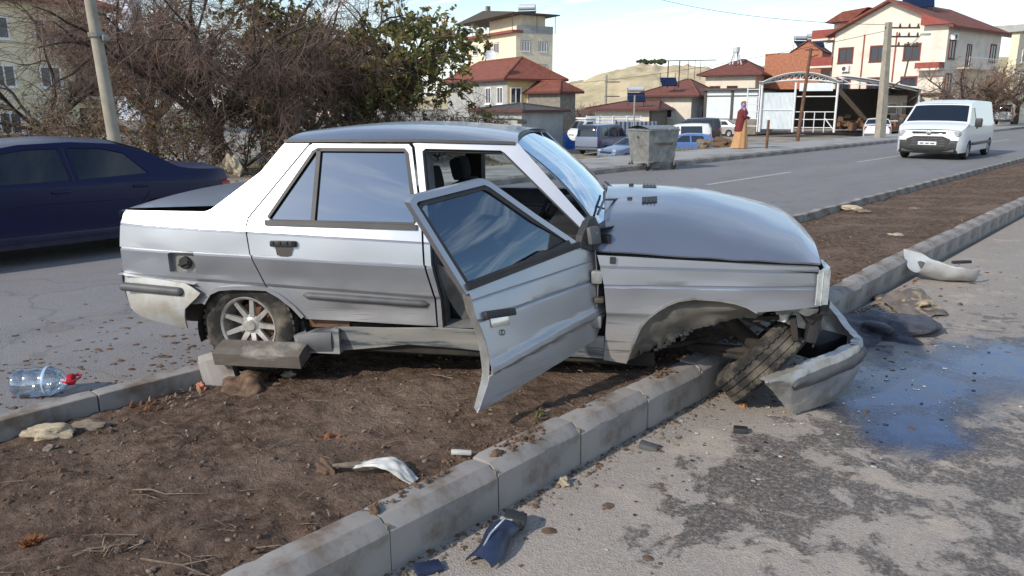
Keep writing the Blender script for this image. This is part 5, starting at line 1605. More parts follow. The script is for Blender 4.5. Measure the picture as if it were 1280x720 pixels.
# --- yellow house with long red roof
d = 66
T = Block('house', 'yellow house with long red hipped roof in front of the four storey block', 'house', 634, d, -28, 560, 698, -1.3, hgt(100, d), M_['plaster_grey'])
T.slab('yellow_render', 'R', .02, T.WR + .01, 0, T.H - .02, 0, .02, M_['plaster_yellow'])
T.hip(M_['roof_tile'], 1.9, .6, 'x', ridge_in=2.6)
for u in (.16, .48): T.window('R', T.WR * u, T.H - 2.0, 1.05, 1.35, 'trim_white', 'pane')
for z in (T.H - 1.5, T.H - 2.6): T.window('R', T.WR * .86, z, .5, .5, 'trim_brown', 'pane', 1, False)
for u in (.72, .9): T.window('L', T.WL * u, T.H - 2.0, 1.1, 1.4, 'trim_white', 'pane')
wd = 30.0
c = survey(612, d - 1)
dish = MB().lathe([(0, 0), (.2, .02), (.4, .09), (.5, .15)], 20)
ds = dish.build('satellite_dish', M_['steel_white'], None, 60); ds.location = (c.x, c.y, hgt(72, d)); ds.rotation_euler = (R(70), 0, R(60))
tag(ds, 'white satellite dish on the ridge of the yellow house', 'satellite dish')
# lean-to on its right
T2 = Block('lean_to', 'dark lean to with sloping red roof beside the yellow house', 'shed', 700, d - 2, -40, 696, 719, -1.4, hgt(116, d), M_['plaster_dark'], depth_l=5)
T2.hip(M_['roof_tile2'], .9, .5)
c = survey(708, 56)
g = MB().grid(lambda u, v: (-.9 + 1.8 * u, .5 * math.sin(3 * v) + .1 * math.sin(u * 9), 1.35 * math.sin(math.pi * (.08 + .84 * v)) * (.8 + .2 * math.sin(u * 7))), 14, 12)
tp = g.build('tarpaulin', mat('blue_tarpaulin', srgb(26, 74, 146), srgb(40, 96, 170), rough=.5, scale=4), None, 60); tp.location = (c.x, c.y, -1.55)
tag(tp, 'blue tarpaulin heap beside the yellow house', 'tarpaulin')
# grey shed in front
d = 50
T = Block('shed', 'blue grey shed with low dark roof seen above the car roof', 'shed', 652, d, -52, 596, 704, -1.4, hgt(138, d), M_['plaster_grey'])
T.hip(M_['steel_dark'], .42, .35)
# bushy bank right of it is built with the plants

# --- left apartment house behind the bare trees
d = 62
T = Block('apartment_block', 'beige three storey block with red roof behind the bare trees', 'building', 147, d, -53, 60, 149, -1, hgt(30, d), M_['plaster_cream'], depth_r=3)
# its long face runs to the left towards the camera
c0 = survey(147, d); dv = azv(37 + 180)
Lw = 26.0
T2r = empty('apartment_block', c0 + dv * Lw + Vector((0, 0, -1)))
bpy.data.objects.remove(T.wall); bpy.data.objects.remove(T.root)
T2r.rotation_euler = (0, 0, math.atan2(-dv.y, -dv.x))
tag(T2r, 'beige three storey block with red roof and balcony behind the bare trees', 'building')
class LB(Block):
    def __init__(s, root, W, D, H): s.root, s.WL, s.WR, s.H = root, W, D, H
Hh = hgt(30, d) + 1
T = LB(T2r, Lw, 12, Hh)
MB().span(0, Lw, 0, 12, 0, Hh).build('wall', mat('beige_block_wall', srgb(224, 212, 180), srgb(214, 202, 170), rough=.9, scale=.8), T2r)
T.hip(M_['roof_tile'], 3.0, .7)
for z in (Hh - 2.4, Hh - 5.3, Hh - 8.2):
    if z < 0: continue
    for u in (.50, .62, .735, .84): T.window('L', Lw * u, z, 1.3, 1.35, 'trim_white', 'pane')
    T.slab('floor_band', 'L', 0, Lw, z - .75, z - .65, 0, .04, M_['plaster_white'])
    bl = T.slab('balcony', 'L', Lw * .88, Lw * .995, z - .5, z + .4, 0, 1.2, M_['wood'])
    T.slab('balcony_floor', 'L', Lw * .88, Lw * .995, z - .72, z - .52, 0, 1.25, M_['plaster_white'], bl)
    T.window('L', Lw * .935, z - .1, 1.8, 1.7, 'trim_brown', 'pane')
# --- tall bluish building behind it and a pink one behind the leafy tree
d = 120
T = Block('apartment_block', 'tall pale blue block rising behind the bare trees', 'building', 176, d, -60, 148, 190, -1, 22, mat('pale_blue_plaster', srgb(188, 198, 212), srgb(176, 188, 206), rough=.9, scale=.5))
for z in range(8, 21, 3):
    T.window('L', T.WL * .5, z, 1.6, 1.5, 'trim_white', 'pane'); T.window('R', T.WR * .5, z, 1.6, 1.5, 'trim_white', 'pane')
d = 140
T = Block('apartment_block', 'pinkish block glimpsed between the branches of the leafy tree', 'building', 440, d, -60, 396, 462, -1, hgt(60, d), mat('pink_plaster', srgb(208, 182, 176), srgb(200, 172, 168), rough=.9, scale=.5))
for z in (4.5, 7.5, 9.8):
    for u in (.2, .5, .8): T.window('L', T.WL * u, z, 1.4, 1.3, 'trim_white', 'pane')
    T.window('R', T.WR * .5, z, 1.4, 1.3, 'trim_white', 'pane')

# --- steel canopy / open shed
d = 74
c = survey(1045, d)
zb = -.55
SH = empty('steel_canopy', (c.x, c.y, zb)); SH.rotation_euler = (0, 0, math.atan2(azv(108).y, azv(108).x))
tag(SH, 'white steel truss canopy open at the front with curved sheet roof', 'canopy')
Lf = reach(c, azv(-72), 951)                # front runs left from the corner post
def P2(u, v, z): return (-u, v, z)           # u metres left of the corner, v metres back
ez, pz = hgt(106, d) - zb, hgt(95.5, d) - zb
Dp = 13.0
for u in (0, Lf * .55, Lf): MB().tube([P2(u, 0, 0), P2(u, 0, ez)], .10, 6).build('post', M_['steel_white'], SH)
for u in (0, Lf): MB().tube([P2(u, Dp, 0), P2(u, Dp, ez)], .08, 6).build('post', M_['steel_white'], SH)
def arch_z(t): return ez + (pz - ez) * (1 - (2 * t - 1) ** 2 * 1.0)
g = MB(); nseg = 12
top = [P2(Lf * k / nseg, 0, arch_z(k / nseg)) for k in range(nseg + 1)]
bot = [P2(Lf * k / nseg, 0, ez - .05 + .35 * (pz - ez) * (1 - (2 * k / nseg - 1) ** 2)) for k in range(nseg + 1)]
g.tube(top, .07, 6); g.tube(bot, .06, 6)
for k in range(nseg): 
    g.tube([top[k], bot[k + 1]], .035, 5); g.tube([top[k + 1], bot[k + 1]], .035, 5)
g.build('truss', M_['steel_white'], SH)
# side truss and mono-pitch wing towards the street
g = MB()
tr_top = [(6.5 * k / 6, .0 + .5 * k / 6, pz - .4 - 1.2 * k / 6 * (k / 6) ** .3) for k in range(7)]
tr_bot = [(6.5 * k / 6, .5 * k / 6, ez - .1 - .35 * k / 6) for k in range(7)]
g.tube(tr_top, .06, 6); g.tube(tr_bot, .05, 6)
for k in range(6): g.tube([tr_top[k], tr_bot[k + 1]], .03, 5); g.tube([tr_top[k + 1], tr_bot[k + 1]], .03, 5)
g.tube([(6.5, .5, 0), (6.5, .5, ez - .4)], .08, 6); g.tube([(3.4, .3, 0), (3.4, .3, ez - .2)], .06, 6)
for z in (1.0, 2.2): g.tube([(3.4, .3, z), (6.5, .5, z)], .04, 5)
g.build('side_truss', M_['steel_white'], SH)
rs_ = MB().grid(lambda u, v: P2(-.3 + (Lf + .6) * u, -.5 + (Dp + .5) * v, arch_z(min(1, max(0, (-.3 + (Lf + .6) * u) / Lf))) + .10), 24, 4).build('roof_sheet', M_['steel_white'], SH, 60); solid(rs_, .05)
rs_ = MB().grid(lambda u, v: (.32 + 6.6 * u, -.4 + Dp * v, pz - .25 - 1.25 * u ** 1.3 + .3 * v), 14, 4).build('wing_roof_sheet', M_['steel_white'], SH, 60); solid(rs_, .05)
MB().span(-Lf, 6.6, Dp - .2, Dp, 0, ez - .3).build('back_wall', M_['steel_dark'], SH)
MB().span(6.4, 6.5, .8, Dp, 0, ez - .5).build('side_wall', M_['steel_dark'], SH)
g = MB().grid(lambda u, v: P2(Lf * .56 + Lf * .43 * u, .15 + .03 * math.sin(u * 160), .25 + (ez * .80 - .25) * v), 120, 1)
g.build('sheet_panel', M_['sheet_white'], SH, 60)
MB().span(-Lf * .50, -Lf * .06, .1, .16, ez * .83, ez * .99).build('sign_board', M_['sheet_white'], SH)
g = MB()
for z in (.4, 1.1, 1.75): g.tube([P2(.1, .1, z), P2(Lf * .54, .1, z)], .04, 5)
for k in range(5): g.tube([P2(Lf * .54 * k / 4, .1, 0), P2(Lf * .54 * k / 4, .1, 1.75)], .04, 5)
g.tube([P2(0, .1, ez * .72), P2(Lf * .55, .1, ez * .72)], .05, 5); g.tube([P2(Lf * .55, .1, ez * .45), P2(Lf, .1, ez * .45)], .05, 5)
g.tube([P2(.1, .1, .3), P2(.8, .1, 1.2)], .05, 5)
g.build('railing', M_['steel_white'], SH)
g = MB()
rg3 = random.Random(9)
for k in range(40):
    g.bevbox((.6 + 5.4 * rg3.random(), 3 + 5 * rg3.random(), .35 + 1.1 * rg3.random() ** 2), (.3 + .5 * rg3.random(), .3 + .5 * rg3.random(), .3 + .4 * rg3.random()), .04, rz=rg3.random() * 3)
tg = g.build('timber_stack', M_['wood']); tg.location = SH.location; tg.rotation_euler = SH.rotation_euler
tag(tg, 'brown pile of firewood and crates under the steel canopy', 'wood pile', kind='stuff')
# ladder frame standing at its left end
g = MB()
for u in (Lf + .2, Lf + 1.2):
    g.tube([P2(u, -.1, 0), P2(u, -.1, ez * .98)], .06, 5)
for k in range(6): g.tube([P2(Lf + .2, -.1, .5 + ez * .9 * k / 6), P2(Lf + 1.2, -.1, .5 + ez * .9 * k / 6)], .04, 5)
lad = g.build('steel_tower', M_['steel_white']); lad.location = SH.location; lad.rotation_euler = SH.rotation_euler
tag(lad, 'narrow white steel lattice standing at the left end of the canopy', 'lattice')
# long low shed to the left of it
d = 80
T = Block('long_shed', 'long low shed with pale sheet wall behind the silver parked car', 'shed', 948, d - 3, -58, 880, 952, -.9, hgt(115, d), M_['sheet_white'], depth_r=6)
T.slab('roof_edge', 'L', -.3, T.WL + .3, T.H, T.H + .2, -6.3, .4, M_['steel_dark'])
for u in (.0, .5, .98): T.slab('post', 'L', T.WL * u, T.WL * u + .22, 0, T.H - .02, .0, .12, M_['steel_dark'])
T.slab('block_base', 'L', .25, T.WL, 0, T.H * .36, .0, .08, M_['plaster_dark'])
T.slab('top_rail', 'L', .25, T.WL, T.H - .55, T.H - .45, .0, .06, M_['steel_dark'])

# ================================================================== other vehicles
def paint(name, c, metal=.2, rough=.3): return car_paint(name, c, metal=metal, rough=rough, z0=.1, z1=.55, amount=.6, coat=.6)
def simple_wheel(parent, x, y, r, w, side, rimc='alloy', spokes=7, seg=28):
    e = empty('wheel', (x, y, r), 0, parent)
    h = w / 2; rim = r * .64
    MB().lathe([(rim, -h * .9), (r - .03, -h), (r, -h * .7), (r, h * .7), (r - .03, h), (rim, h * .9)], seg, (0, 0, 0), 'Y').build('tyre', M_['rubber'], e, 40)
    g = MB().lathe([(rim, side * h * .86), (rim - .02, side * h * .8), (rim - .025, 0), (0, 0)], seg, (0, 0, 0), 'Y')
    g.lathe([(0, side * h * .7), (.05, side * h * .68), (.06, side * h * .4)], 12, (0, 0, 0), 'Y')
    for k in range(spokes):
        a = 2 * math.pi * k / spokes; ca, sa = math.cos(a), math.sin(a)
        q = lambda rr, o_: (ca * rr - sa * o_, side * h * .72, sa * rr + ca * o_)
        g.add([q(.03, -.025), q(.03, .025), q(rim - .01, .018), q(rim - .01, -.018)], [(0, 1, 2, 3)])
    g.build('rim', M_[rimc], e, 40)
    return e

def make_vehicle(name, label, cat, body, segs, bottom, arches, wins, hw, belt, top_in, loc, heading, glass='glass_far', res=.25, wheels=None, group=None, side_extra=None, glass_list=None, mirror=True):
    """segs: [(part name, material key, [(x,z)...])] chain from front bottom over the roof to rear bottom;
    side outline = chain + bottom with wheel arches cut out; wins: list of (polygon) side windows"""
    root = empty(name, loc); root.rotation_euler = (0, 0, heading)
    tag(root, label, cat, group)
    chain = []
    for nm, mk, pts in segs:
        for p in pts:
            if not chain or (Vector(p) - Vector(chain[-1])).length > 1e-4: chain.append(p)
    xs = [p[0] for p in chain]; x0, x1 = min(xs), max(xs); ztop = max(p[1] for p in chain)
    def yf(x, z):
        y = hw
        if z > belt: y = hw - .02 - (z - belt) / (ztop - belt) * top_in
        else: y = hw - .02 * ((z - belt * .62) / (belt * .5)) ** 2
        e = min(x - x0, x1 - x)
        if e < .45: y -= .16 * hw * (1 - e / .45) ** 2.2
        return y
    # outline: chain goes front -> rear; bottom goes rear -> front with arches
    bot = []
    for (ax_, r_) in sorted(arches):
        bot.append([(ax_ + r_ * math.cos(a), max(bottom, .30 + r_ * math.sin(a) * 1.0)) for a in [math.pi - math.pi * k / 10 for k in range(11)]])
    outer = list(chain)
    for arc in bot:
        outer.append((arc[0][0] - .005, bottom)); outer += arc[1:-1]; outer.append((arc[-1][0] + .005, bottom))
    sides = []
    for s in (-1, 1):
        o = panel('body_side', outer, wins, body, None, side=s, yfn=yf, thick=.012, xstep=res, zstep=res * .5, parent=root, smooth=40)
        sides.append(o)
        for i, wpoly in enumerate(wins):
            gm = glass if not glass_list else glass_list[i]
            if gm is None: continue
            panel('side_window', wpoly, None, M_[gm], None, side=s, yfn=yf, out=-.012, thick=0, xstep=.5, zstep=.3, parent=root, smooth=60)
    for nm, mk, pts in segs:
        m = body if mk == 'body' else M_[mk]
        is_glass = nm in ('windscreen', 'rear_window')
        def fn(u, v, m_=.0, lift=.0, pts=pts):
            i = u * (len(pts) - 1); k = min(int(i), len(pts) - 2); t = i - k
            x = pts[k][0] * (1 - t) + pts[k + 1][0] * t; z = pts[k][1] * (1 - t) + pts[k + 1][1] * t
            tt = (2 * v - 1) * (1 - m_)
            y = yf(x, z)
            dx, dz = pts[k + 1][0] - pts[k][0], pts[k + 1][1] - pts[k][1]; L = math.hypot(dx, dz) or 1
            c = .05 * (1 - abs(tt) ** 3) + lift
            return (x + dz / L * c * (1 if True else 0), tt * y, z - dx / L * c)
        n_ = max(2, len(pts) * 2)
        o = MB().grid(lambda u, v: fn(u, v), n_, 14).build(nm if not is_glass else nm + '_frame', body if is_glass else m, root, 40)
        if is_glass:
            MB().grid(lambda u, v: fn(.07 + .86 * u, v, .07, .008), n_, 10).build(nm, M_[glass], root, 40)
    # floor and wheels
    MB().span(x0 + .15, x1 - .15, -hw + .12, hw - .12, bottom, bottom + .06).build('floor_pan', M_['under'], root)
    for (ax_, r_) in arches:
        for s in (-1, 1): simple_wheel(root, ax_, s * (hw - .11), r_ * .86, .19, s)
        MB().span(ax_ - r_, ax_ + r_, -hw + .22, hw - .22, bottom + .06, .30 + r_).build('wheel_housing', M_['dark'], root)
    return root, yf

def strip_box(root, name, m, c, size, bev=.02, rz=0, ry=0):
    return MB().bevbox(c, size, bev, rz=rz, ry=ry).build(name, m, root, 40)

# --- dark blue saloon passing on the far carriageway (front towards -Y)
BLUE = car_paint('dark_blue_paint', srgb(9, 17, 56), metal=.0, rough=.3, z0=.0, z1=.4, amount=.15, coat=.0, spec=.34, veil=.015)
segs = [('front_bumper', 'body', [(4.38, .22), (4.42, .42), (4.36, .60)]), ('hood', 'body', [(4.36, .60), (4.2, .70), (3.6, .82), (3.22, .87)]),
        ('windscreen', 'body', [(3.22, .87), (2.55, 1.24)]), ('roof', 'body', [(2.55, 1.24), (2.2, 1.30), (1.7, 1.315), (1.25, 1.28)]),
        ('rear_window', 'body', [(1.25, 1.28), (.95, 1.18), (.62, .985)]), ('boot_lid', 'body', [(.62, .985), (.45, .95), (.10, .93), (.02, .905)]),
        ('rear_panel', 'body', [(.02, .905), (.0, .70), (-.03, .45), (.04, .24)])]
wins = [[(1.80, .90), (2.92, .885), (2.45, 1.20), (2.15, 1.245), (1.84, 1.25)], [(.98, .93), (1.72, .90), (1.74, 1.25), (1.40, 1.235), (1.18, 1.17)]]
bc, _ = make_vehicle('blue_saloon', 'dark blue saloon passing behind the wreck on the far carriageway', 'car', BLUE, segs, .20, [(.92, .33), (3.55, .33)], wins, .86, .86, .24, (-9.75, 4.75, 0), R(-90), glass='glass_saloon', res=.12)
for pts_ in ([(1.77, .28), (1.77, .88), (1.79, 1.25)], [(2.98, .28), (2.99, .60), (2.94, .86)], [(1.18, .52), (1.02, .70), (.93, .92)]):
    MB().tube([(x_, _(x_, z_) + .001, z_) for x_, z_ in pts_], .005, 5).build('door_seam', M_['dark'], bc)
MB().tube([(.3, _(.3, .62) + .001, .62), (2.0, _(2, .66) + .002, .66), (4.0, _(4, .60), .60)], .004, 5).build('body_crease', M_['dark'], bc)
for y in (.86, -.86):
    MB().bevbox((1.92, y * 1.012, .78), (.17, .03, .03), .01).build('door_handle', BLUE, bc, 40)
    MB().bevbox((1.10, y * 1.012, .79), (.16, .03, .03), .01).build('door_handle', BLUE, bc, 40)
    MB().bevbox((2.2, y * .985, .30), (2.2, .04, .08), .015).build('side_skirt', BLUE, bc, 40)
    MB().bevbox((2.86, y * 1.10, .93), (.14, .16, .12), .04).build('wing_mirror', BLUE, bc, 40)
    MB().bevbox((.06, y * .80, .70), (.12, .24, .16), .03).build('tail_light', M_['red_lamp'], bc, 40)
    MB().bevbox((4.22, y * .76, .64), (.22, .26, .12), .04).build('headlight', M_['lamp'], bc, 40)
for yy in (-.38, .38):
    st = MB().bevbox((2.0, yy, .48), (.5, .48, .14), .05).build('front_seat', M_['seat'], bc, 40)
    MB().bevbox((1.72, yy, .82), (.14, .46, .56), .05, ry=R(-12)).build('backrest', M_['seat'], st, 40)
    MB().bevbox((1.66, yy, 1.14), (.09, .24, .14), .04).build('headrest', M_['seat'], st, 40)
MB().bevbox((1.05, 0, .62), (.5, 1.2, .40), .06).build('rear_bench', M_['seat'], bc, 40)
MB().bevbox((2.9, 0, .78), (.35, 1.4, .16), .05).build('dashboard', M_['trim'], bc, 40)

# --- white panel van coming towards the camera
VAN = paint('white_van_paint', srgb(222, 226, 230), .0, .3)
segs = [('front_bumper', 'plastic', [(4.90, .24), (4.97, .36), (4.97, .56), (4.95, .66)]), ('grille_panel', 'body', [(4.95, .66), (4.93, .84), (4.88, .98)]),
        ('hood', 'body', [(4.88, .98), (4.62, 1.12), (4.28, 1.22)]), ('windscreen', 'body', [(4.28, 1.22), (3.95, 1.52), (3.62, 1.84)]),
        ('roof', 'body', [(3.62, 1.84), (3.40, 1.92), (2.6, 1.975), (1.0, 1.97), (.15, 1.93)]), ('rear_door', 'body', [(.15, 1.93), (.04, 1.75), (.0, 1.0), (.0, .35)])]
wins = [[(3.15, 1.16), (4.08, 1.20), (3.98, 1.34), (3.62, 1.72), (3.20, 1.74)]]
vn, vy = make_vehicle('white_van', 'white panel van driving towards the camera on the far carriageway', 'van', VAN, segs, .26, [(.88, .36), (4.02, .36)], wins, .97, 1.18, .16, (-6.75, 31.75, 0), R(-89), res=.18)
for y in (-1, 1):
    MB().bevbox((4.84, y * .70, .88), (.18, .36, .20), .05, rz=-y * .35).build('headlight', M_['lamp'], vn, 40)
    MB().bevbox((3.86, y * 1.12, 1.24), (.14, .20, .30), .05).build('wing_mirror', M_['plastic'], vn, 40)
    MB().bevbox((4.93, y * .62, .50), (.05, .22, .07), .02).build('fog_lamp', M_['lamp'], vn, 40)
    MB().bevbox((2.2, y * .985, .52), (3.0, .03, .10), .01).build('side_moulding', M_['plastic'], vn, 40)
    MB().bevbox((3.20, y * .975, 1.05), (.20, .03, .04), .01).build('door_handle', M_['plastic'], vn, 40)
g = MB(); g.bevbox((4.985, 0, .92), (.05, .95, .07), .02); gr = g.build('upper_grille', M_['plastic'], vn, 40)
MB().lathe([(0, .02), (.075, .015), (.085, 0)], 20, (5.01, 0, .925), 'X').build('badge', M_['chrome'], gr, 40)
lg = MB().prism([(-.62, .70), (-.40, .80), (.40, .80), (.62, .70), (.50, .44), (-.50, .44)], lambda p: (5.02, p[0], p[1]), lambda p: (4.90, p[0], p[1])).build('lower_grille', M_['plastic'], vn)
for k in range(5): MB().box((5.026, 0, .50 + .055 * k), (.012, 1.0 - .04 * abs(k - 1), .018)).build('grille_bar', M_['strip'], lg)
pl = MB().bevbox((5.035, 0, .56), (.02, .52, .115), .006).build('number_plate', M_['plate'], vn, 30)
for y0_, y1_ in ((-.21, -.10), (-.05, .05), (.09, .21)):
    MB().span(5.046, 5.049, y0_, y1_, .535, .585).build('plate_characters', M_['letter'], pl)
MB().bevbox((4.95, 0, .33), (.06, 1.5, .12), .03).build('bumper_lip', M_['strip'], vn, 40)
for yy in (-.45, .4):
    st = MB().bevbox((3.25, yy, 1.05), (.16, .5, .75), .06, ry=R(-10)).build('front_seat', M_['seat'], vn, 40)

# --- parked cars in the yard
def az_heading(az):
    v = azv(az); return math.atan2(v.y, v.x)
def park(px, dist, az, L):
    c = survey(px, dist); h = az_heading(az)
    # the vehicle's origin is its rear end: centre it on the spot
    o = Vector((c.x, c.y, 0)) - Vector((math.cos(h), math.sin(h), 0)) * L / 2
    return (o.x, o.y, yard_z(c.x, c.y) + .01), h
SEDAN = [('front_bumper', 'body', [(4.42, .25), (4.46, .48), (4.40, .64)]), ('hood', 'body', [(4.40, .64), (4.2, .76), (3.5, .92), (3.2, .96)]), ('windscreen', 'body', [(3.2, .96), (2.5, 1.38)]),
         ('roof', 'body', [(2.5, 1.38), (2.1, 1.45), (1.6, 1.45), (1.2, 1.40)]), ('rear_window', 'body', [(1.2, 1.40), (.60, 1.06)]), ('boot_lid', 'body', [(.60, 1.06), (.35, 1.02), (.04, .99)]), ('rear_panel', 'body', [(.04, .99), (.0, .8), (-.02, .5), (.04, .27)])]
SWIN = [[(1.0, 1.02), (3.0, .98), (2.45, 1.35), (1.35, 1.36)]]
HATCH = [('front_bumper', 'body', [(3.75, .25), (3.79, .48), (3.72, .66)]), ('hood', 'body', [(3.72, .66), (3.5, .82), (2.95, .97)]), ('windscreen', 'body', [(2.95, .97), (2.3, 1.40)]),
         ('roof', 'body', [(2.3, 1.40), (1.9, 1.47), (1.1, 1.46), (.62, 1.40)]), ('rear_window', 'body', [(.62, 1.40), (.22, 1.0)]), ('tailgate', 'body', [(.22, 1.0), (.05, .9), (.0, .55), (.05, .27)])]
HWIN = [[(1.75, .99), (2.75, .98), (2.25, 1.36), (1.78, 1.38)], [(.75, 1.02), (1.66, .99), (1.69, 1.38), (1.0, 1.36)]]
KANG = [('front_bumper', 'body', [(4.1, .28), (4.15, .5), (4.08, .7)]), ('hood', 'body', [(4.08, .7), (3.85, .92), (3.3, 1.08)]), ('windscreen', 'body', [(3.3, 1.08), (2.65, 1.62)]),
        ('roof', 'body', [(2.65, 1.62), (2.3, 1.76), (1.0, 1.82), (.2, 1.78)]), ('rear_window', 'body', [(.2, 1.78), (.06, 1.5), (.02, 1.1)]), ('rear_door', 'body', [(.02, 1.1), (.0, .8), (.03, .32)])]
KWIN = [[(2.1, 1.12), (3.1, 1.10), (2.6, 1.58), (2.12, 1.64)], [(.55, 1.16), (1.98, 1.13), (2.0, 1.66), (.6, 1.68)]]
MINI = [('front_bumper', 'body', [(4.75, .30), (4.8, .5), (4.75, .8)]), ('hood', 'body', [(4.75, .8), (4.6, 1.0), (4.3, 1.12)]), ('windscreen', 'body', [(4.3, 1.12), (3.65, 1.75)]),
        ('roof', 'body', [(3.65, 1.75), (3.4, 1.88), (2.0, 1.94), (.2, 1.90)]), ('rear_window', 'body', [(.2, 1.90), (.06, 1.6), (.02, 1.15)]), ('rear_door', 'body', [(.02, 1.15), (.0, .8), (.03, .32)])]
MWIN = [[(3.0, 1.14), (4.05, 1.14), (3.55, 1.70), (3.02, 1.74)], [(1.55, 1.14), (2.9, 1.14), (2.92, 1.74), (1.57, 1.76)], [(.3, 1.16), (1.45, 1.14), (1.47, 1.76), (.35, 1.74)]]
def lamps(root, L, hw, zf, zr, front=True):
    for s in (-1, 1):
        MB().bevbox((.06, s * (hw - .16), zr), (.12, .20, .24), .03).build('tail_light', M_['red_lamp'], root, 40)
        MB().bevbox((L - .16, s * (hw - .24), zf), (.24, .30, .15), .04).build('headlight', M_['lamp'], root, 40)
    MB().bevbox((-.04, 0, zr - .12), (.03, .52, .12), .005).build('number_plate', M_['plate'], root, 30)
    MB().bevbox((L + .01, 0, .45), (.03, .52, .12), .005).build('number_plate', M_['plate'], root, 30)
    MB().bevbox((-.02, 0, .42), (.14, hw * 1.8, .16), .04).build('rear_bumper', M_['strip'], root, 40)

bc.scale = (1, 1, .94)
vn.scale = (1, 1, .91)
loc, h = park(755, 53, 33, 4.8)
v1, _ = make_vehicle('blue_minibus', 'dark blue minibus parked with its grey back doors towards the road', 'van', paint('minibus_blue', srgb(40, 60, 104), .3, .3), MINI, .28, [(.95, .35), (3.85, .35)], MWIN, .90, 1.12, .14, loc, h); lamps(v1, 4.8, .9, .85, .85)
MB().bevbox((-.035, 0, .86), (.05, 1.62, .62), .02).build('back_doors', mat('grey_blue_door', srgb(112, 124, 142), rough=.4), v1, 30)
loc, h = park(852, 55, -74, 4.15)
v2, _ = make_vehicle('white_combi_van', 'white combi van parked behind the small blue hatchback', 'van', paint('combi_white', srgb(216, 218, 218), 0, .3), KANG, .28, [(.75, .34), (3.35, .34)], KWIN, .90, 1.1, .15, loc, h); lamps(v2, 4.15, .9, .85, 1.05)
loc, h = park(861, 50, -80, 3.8)
loc = (loc[0], loc[1], loc[2] - .1)
v3, _ = make_vehicle('blue_hatchback', 'small light blue hatchback parked behind the skip', 'car', paint('hatch_blue', srgb(88, 120, 176), .4, .3), HATCH, .24, [(.7, .32), (3.0, .32)], HWIN, .82, .98, .18, loc, h); lamps(v3, 3.8, .82, .72, .85)
loc, h = park(866, 62, -72, 4.4)
v4, _ = make_vehicle('dark_suv', 'black off-roader parked just behind the white combi van', 'car', paint('suv_black', srgb(26, 30, 36), .3, .3), [(n_, m_, [(x * 1.05, z * 1.04 + .02) for x, z in p_]) for n_, m_, p_ in KANG], .32, [(.8, .38), (3.5, .38)], [[(x * 1.05, z * 1.04 + .02) for x, z in w_] for w_ in KWIN], .93, 1.16, .15, loc, h); lamps(v4, 4.3, .93, .9, 1.05)
loc, h = park(901, 75, -52, 4.45)
v5, _ = make_vehicle('silver_saloon', 'silver saloon parked in front of the long low shed', 'car', paint('saloon_silver', srgb(186, 188, 190), .6, .3), SEDAN, .22, [(.95, .33), (3.6, .33)], SWIN, .87, .98, .2, loc, h); lamps(v5, 4.45, .87, .72, .85)
loc, h = park(1099, 60, 24, 4.45)
v6, _ = make_vehicle('white_saloon', 'white saloon parked tail towards the road beside the concrete pole', 'car', paint('saloon_white', srgb(222, 224, 226), 0, .3), SEDAN, .22, [(.95, .33), (3.6, .33)], SWIN, .87, .98, .2, loc, h); lamps(v6, 4.45, .87, .72, .85)
loc, h = park(795, 46, -125, 4.45)
loc = (loc[0], loc[1], loc[2] - .05)
v7, _ = make_vehicle('grey_blue_saloon', 'grey blue saloon parked nose out beside the minibus', 'car', paint('saloon_grey_blue', srgb(112, 136, 170), .4, .3), SEDAN, .22, [(.95, .33), (3.6, .33)], SWIN, .87, .98, .2, loc, h); lamps(v7, 4.45, .87, .74, .85)
MB().bevbox((4.47, 0, .64), (.04, .9, .12), .02).build('grille', M_['plastic'], v7, 40)
loc, h = park(1258, 84, 40, 4.15)
v8, _ = make_vehicle('white_combi_van', 'white van parked under the bare trees at the right border', 'van', paint('far_van_white', srgb(214, 214, 212), 0, .3), KANG, .28, [(.75, .34), (3.35, .34)], KWIN, .90, 1.1, .15, loc, h); lamps(v8, 4.15, .9, .85, 1.05)

# white light truck with slatted cage body
loc, h = park(755, 60, -112, 5.4)
TK = [('front_bumper', 'body', [(5.35, .38), (5.4, .6), (5.36, .9)]), ('front_panel', 'body', [(5.36, .9), (5.28, 1.15), (5.1, 1.25)]), ('windscreen', 'body', [(5.1, 1.25), (4.65, 1.88)]), ('roof', 'body', [(4.65, 1.88), (4.4, 1.98), (3.75, 1.98)]), ('cab_back', 'body', [(3.75, 1.98), (3.70, 1.3), (3.70, .45)])]
TW = [[(3.95, 1.24), (4.95, 1.22), (4.5, 1.82), (4.0, 1.84)]]
tk, _ = make_vehicle('cage_truck', 'white light truck with slatted cage body parked behind the minibus', 'truck', paint('truck_white', srgb(220, 222, 222), 0, .35), TK, .42, [(4.35, .36)], TW, .92, 1.22, .12, loc, h)
for s in (-1, 1): simple_wheel(tk, 1.0, s * .78, .33, .2, s)
MB().span(0, 3.7, -.95, .95, .70, .80).build('truck_bed', M_['steel_dark'], tk)
MB().span(.2, 3.7, -.4, .4, .45, .70).build('chassis', M_['under'], tk)
for s in (-1, 1):
    for k in range(6):
        MB().bevbox((1.84, s * .95, .95 + .24 * k), (3.6, .04, .13), .01).build('slat', M_['steel_white'], tk, 30)
    for k in range(4):
        MB().bevbox((.05 + 1.2 * k, s * .99, 1.5), (.07, .05, 1.5), .01).build('stake', M_['steel_white'], tk, 30)
for k in range(6): MB().bevbox((.04, 0, .95 + .24 * k), (.04, 1.86, .13), .01).build('slat', M_['steel_white'], tk, 30)
MB().bevbox((4.2, 0, 2.06), (.9, 1.7, .12), .04).build('roof_deflector', M_['steel_white'], tk, 30)
for s in (-1, 1): MB().bevbox((5.34, s * .66, .78), (.10, .32, .20), .03).build('headlight', M_['lamp'], tk, 40)
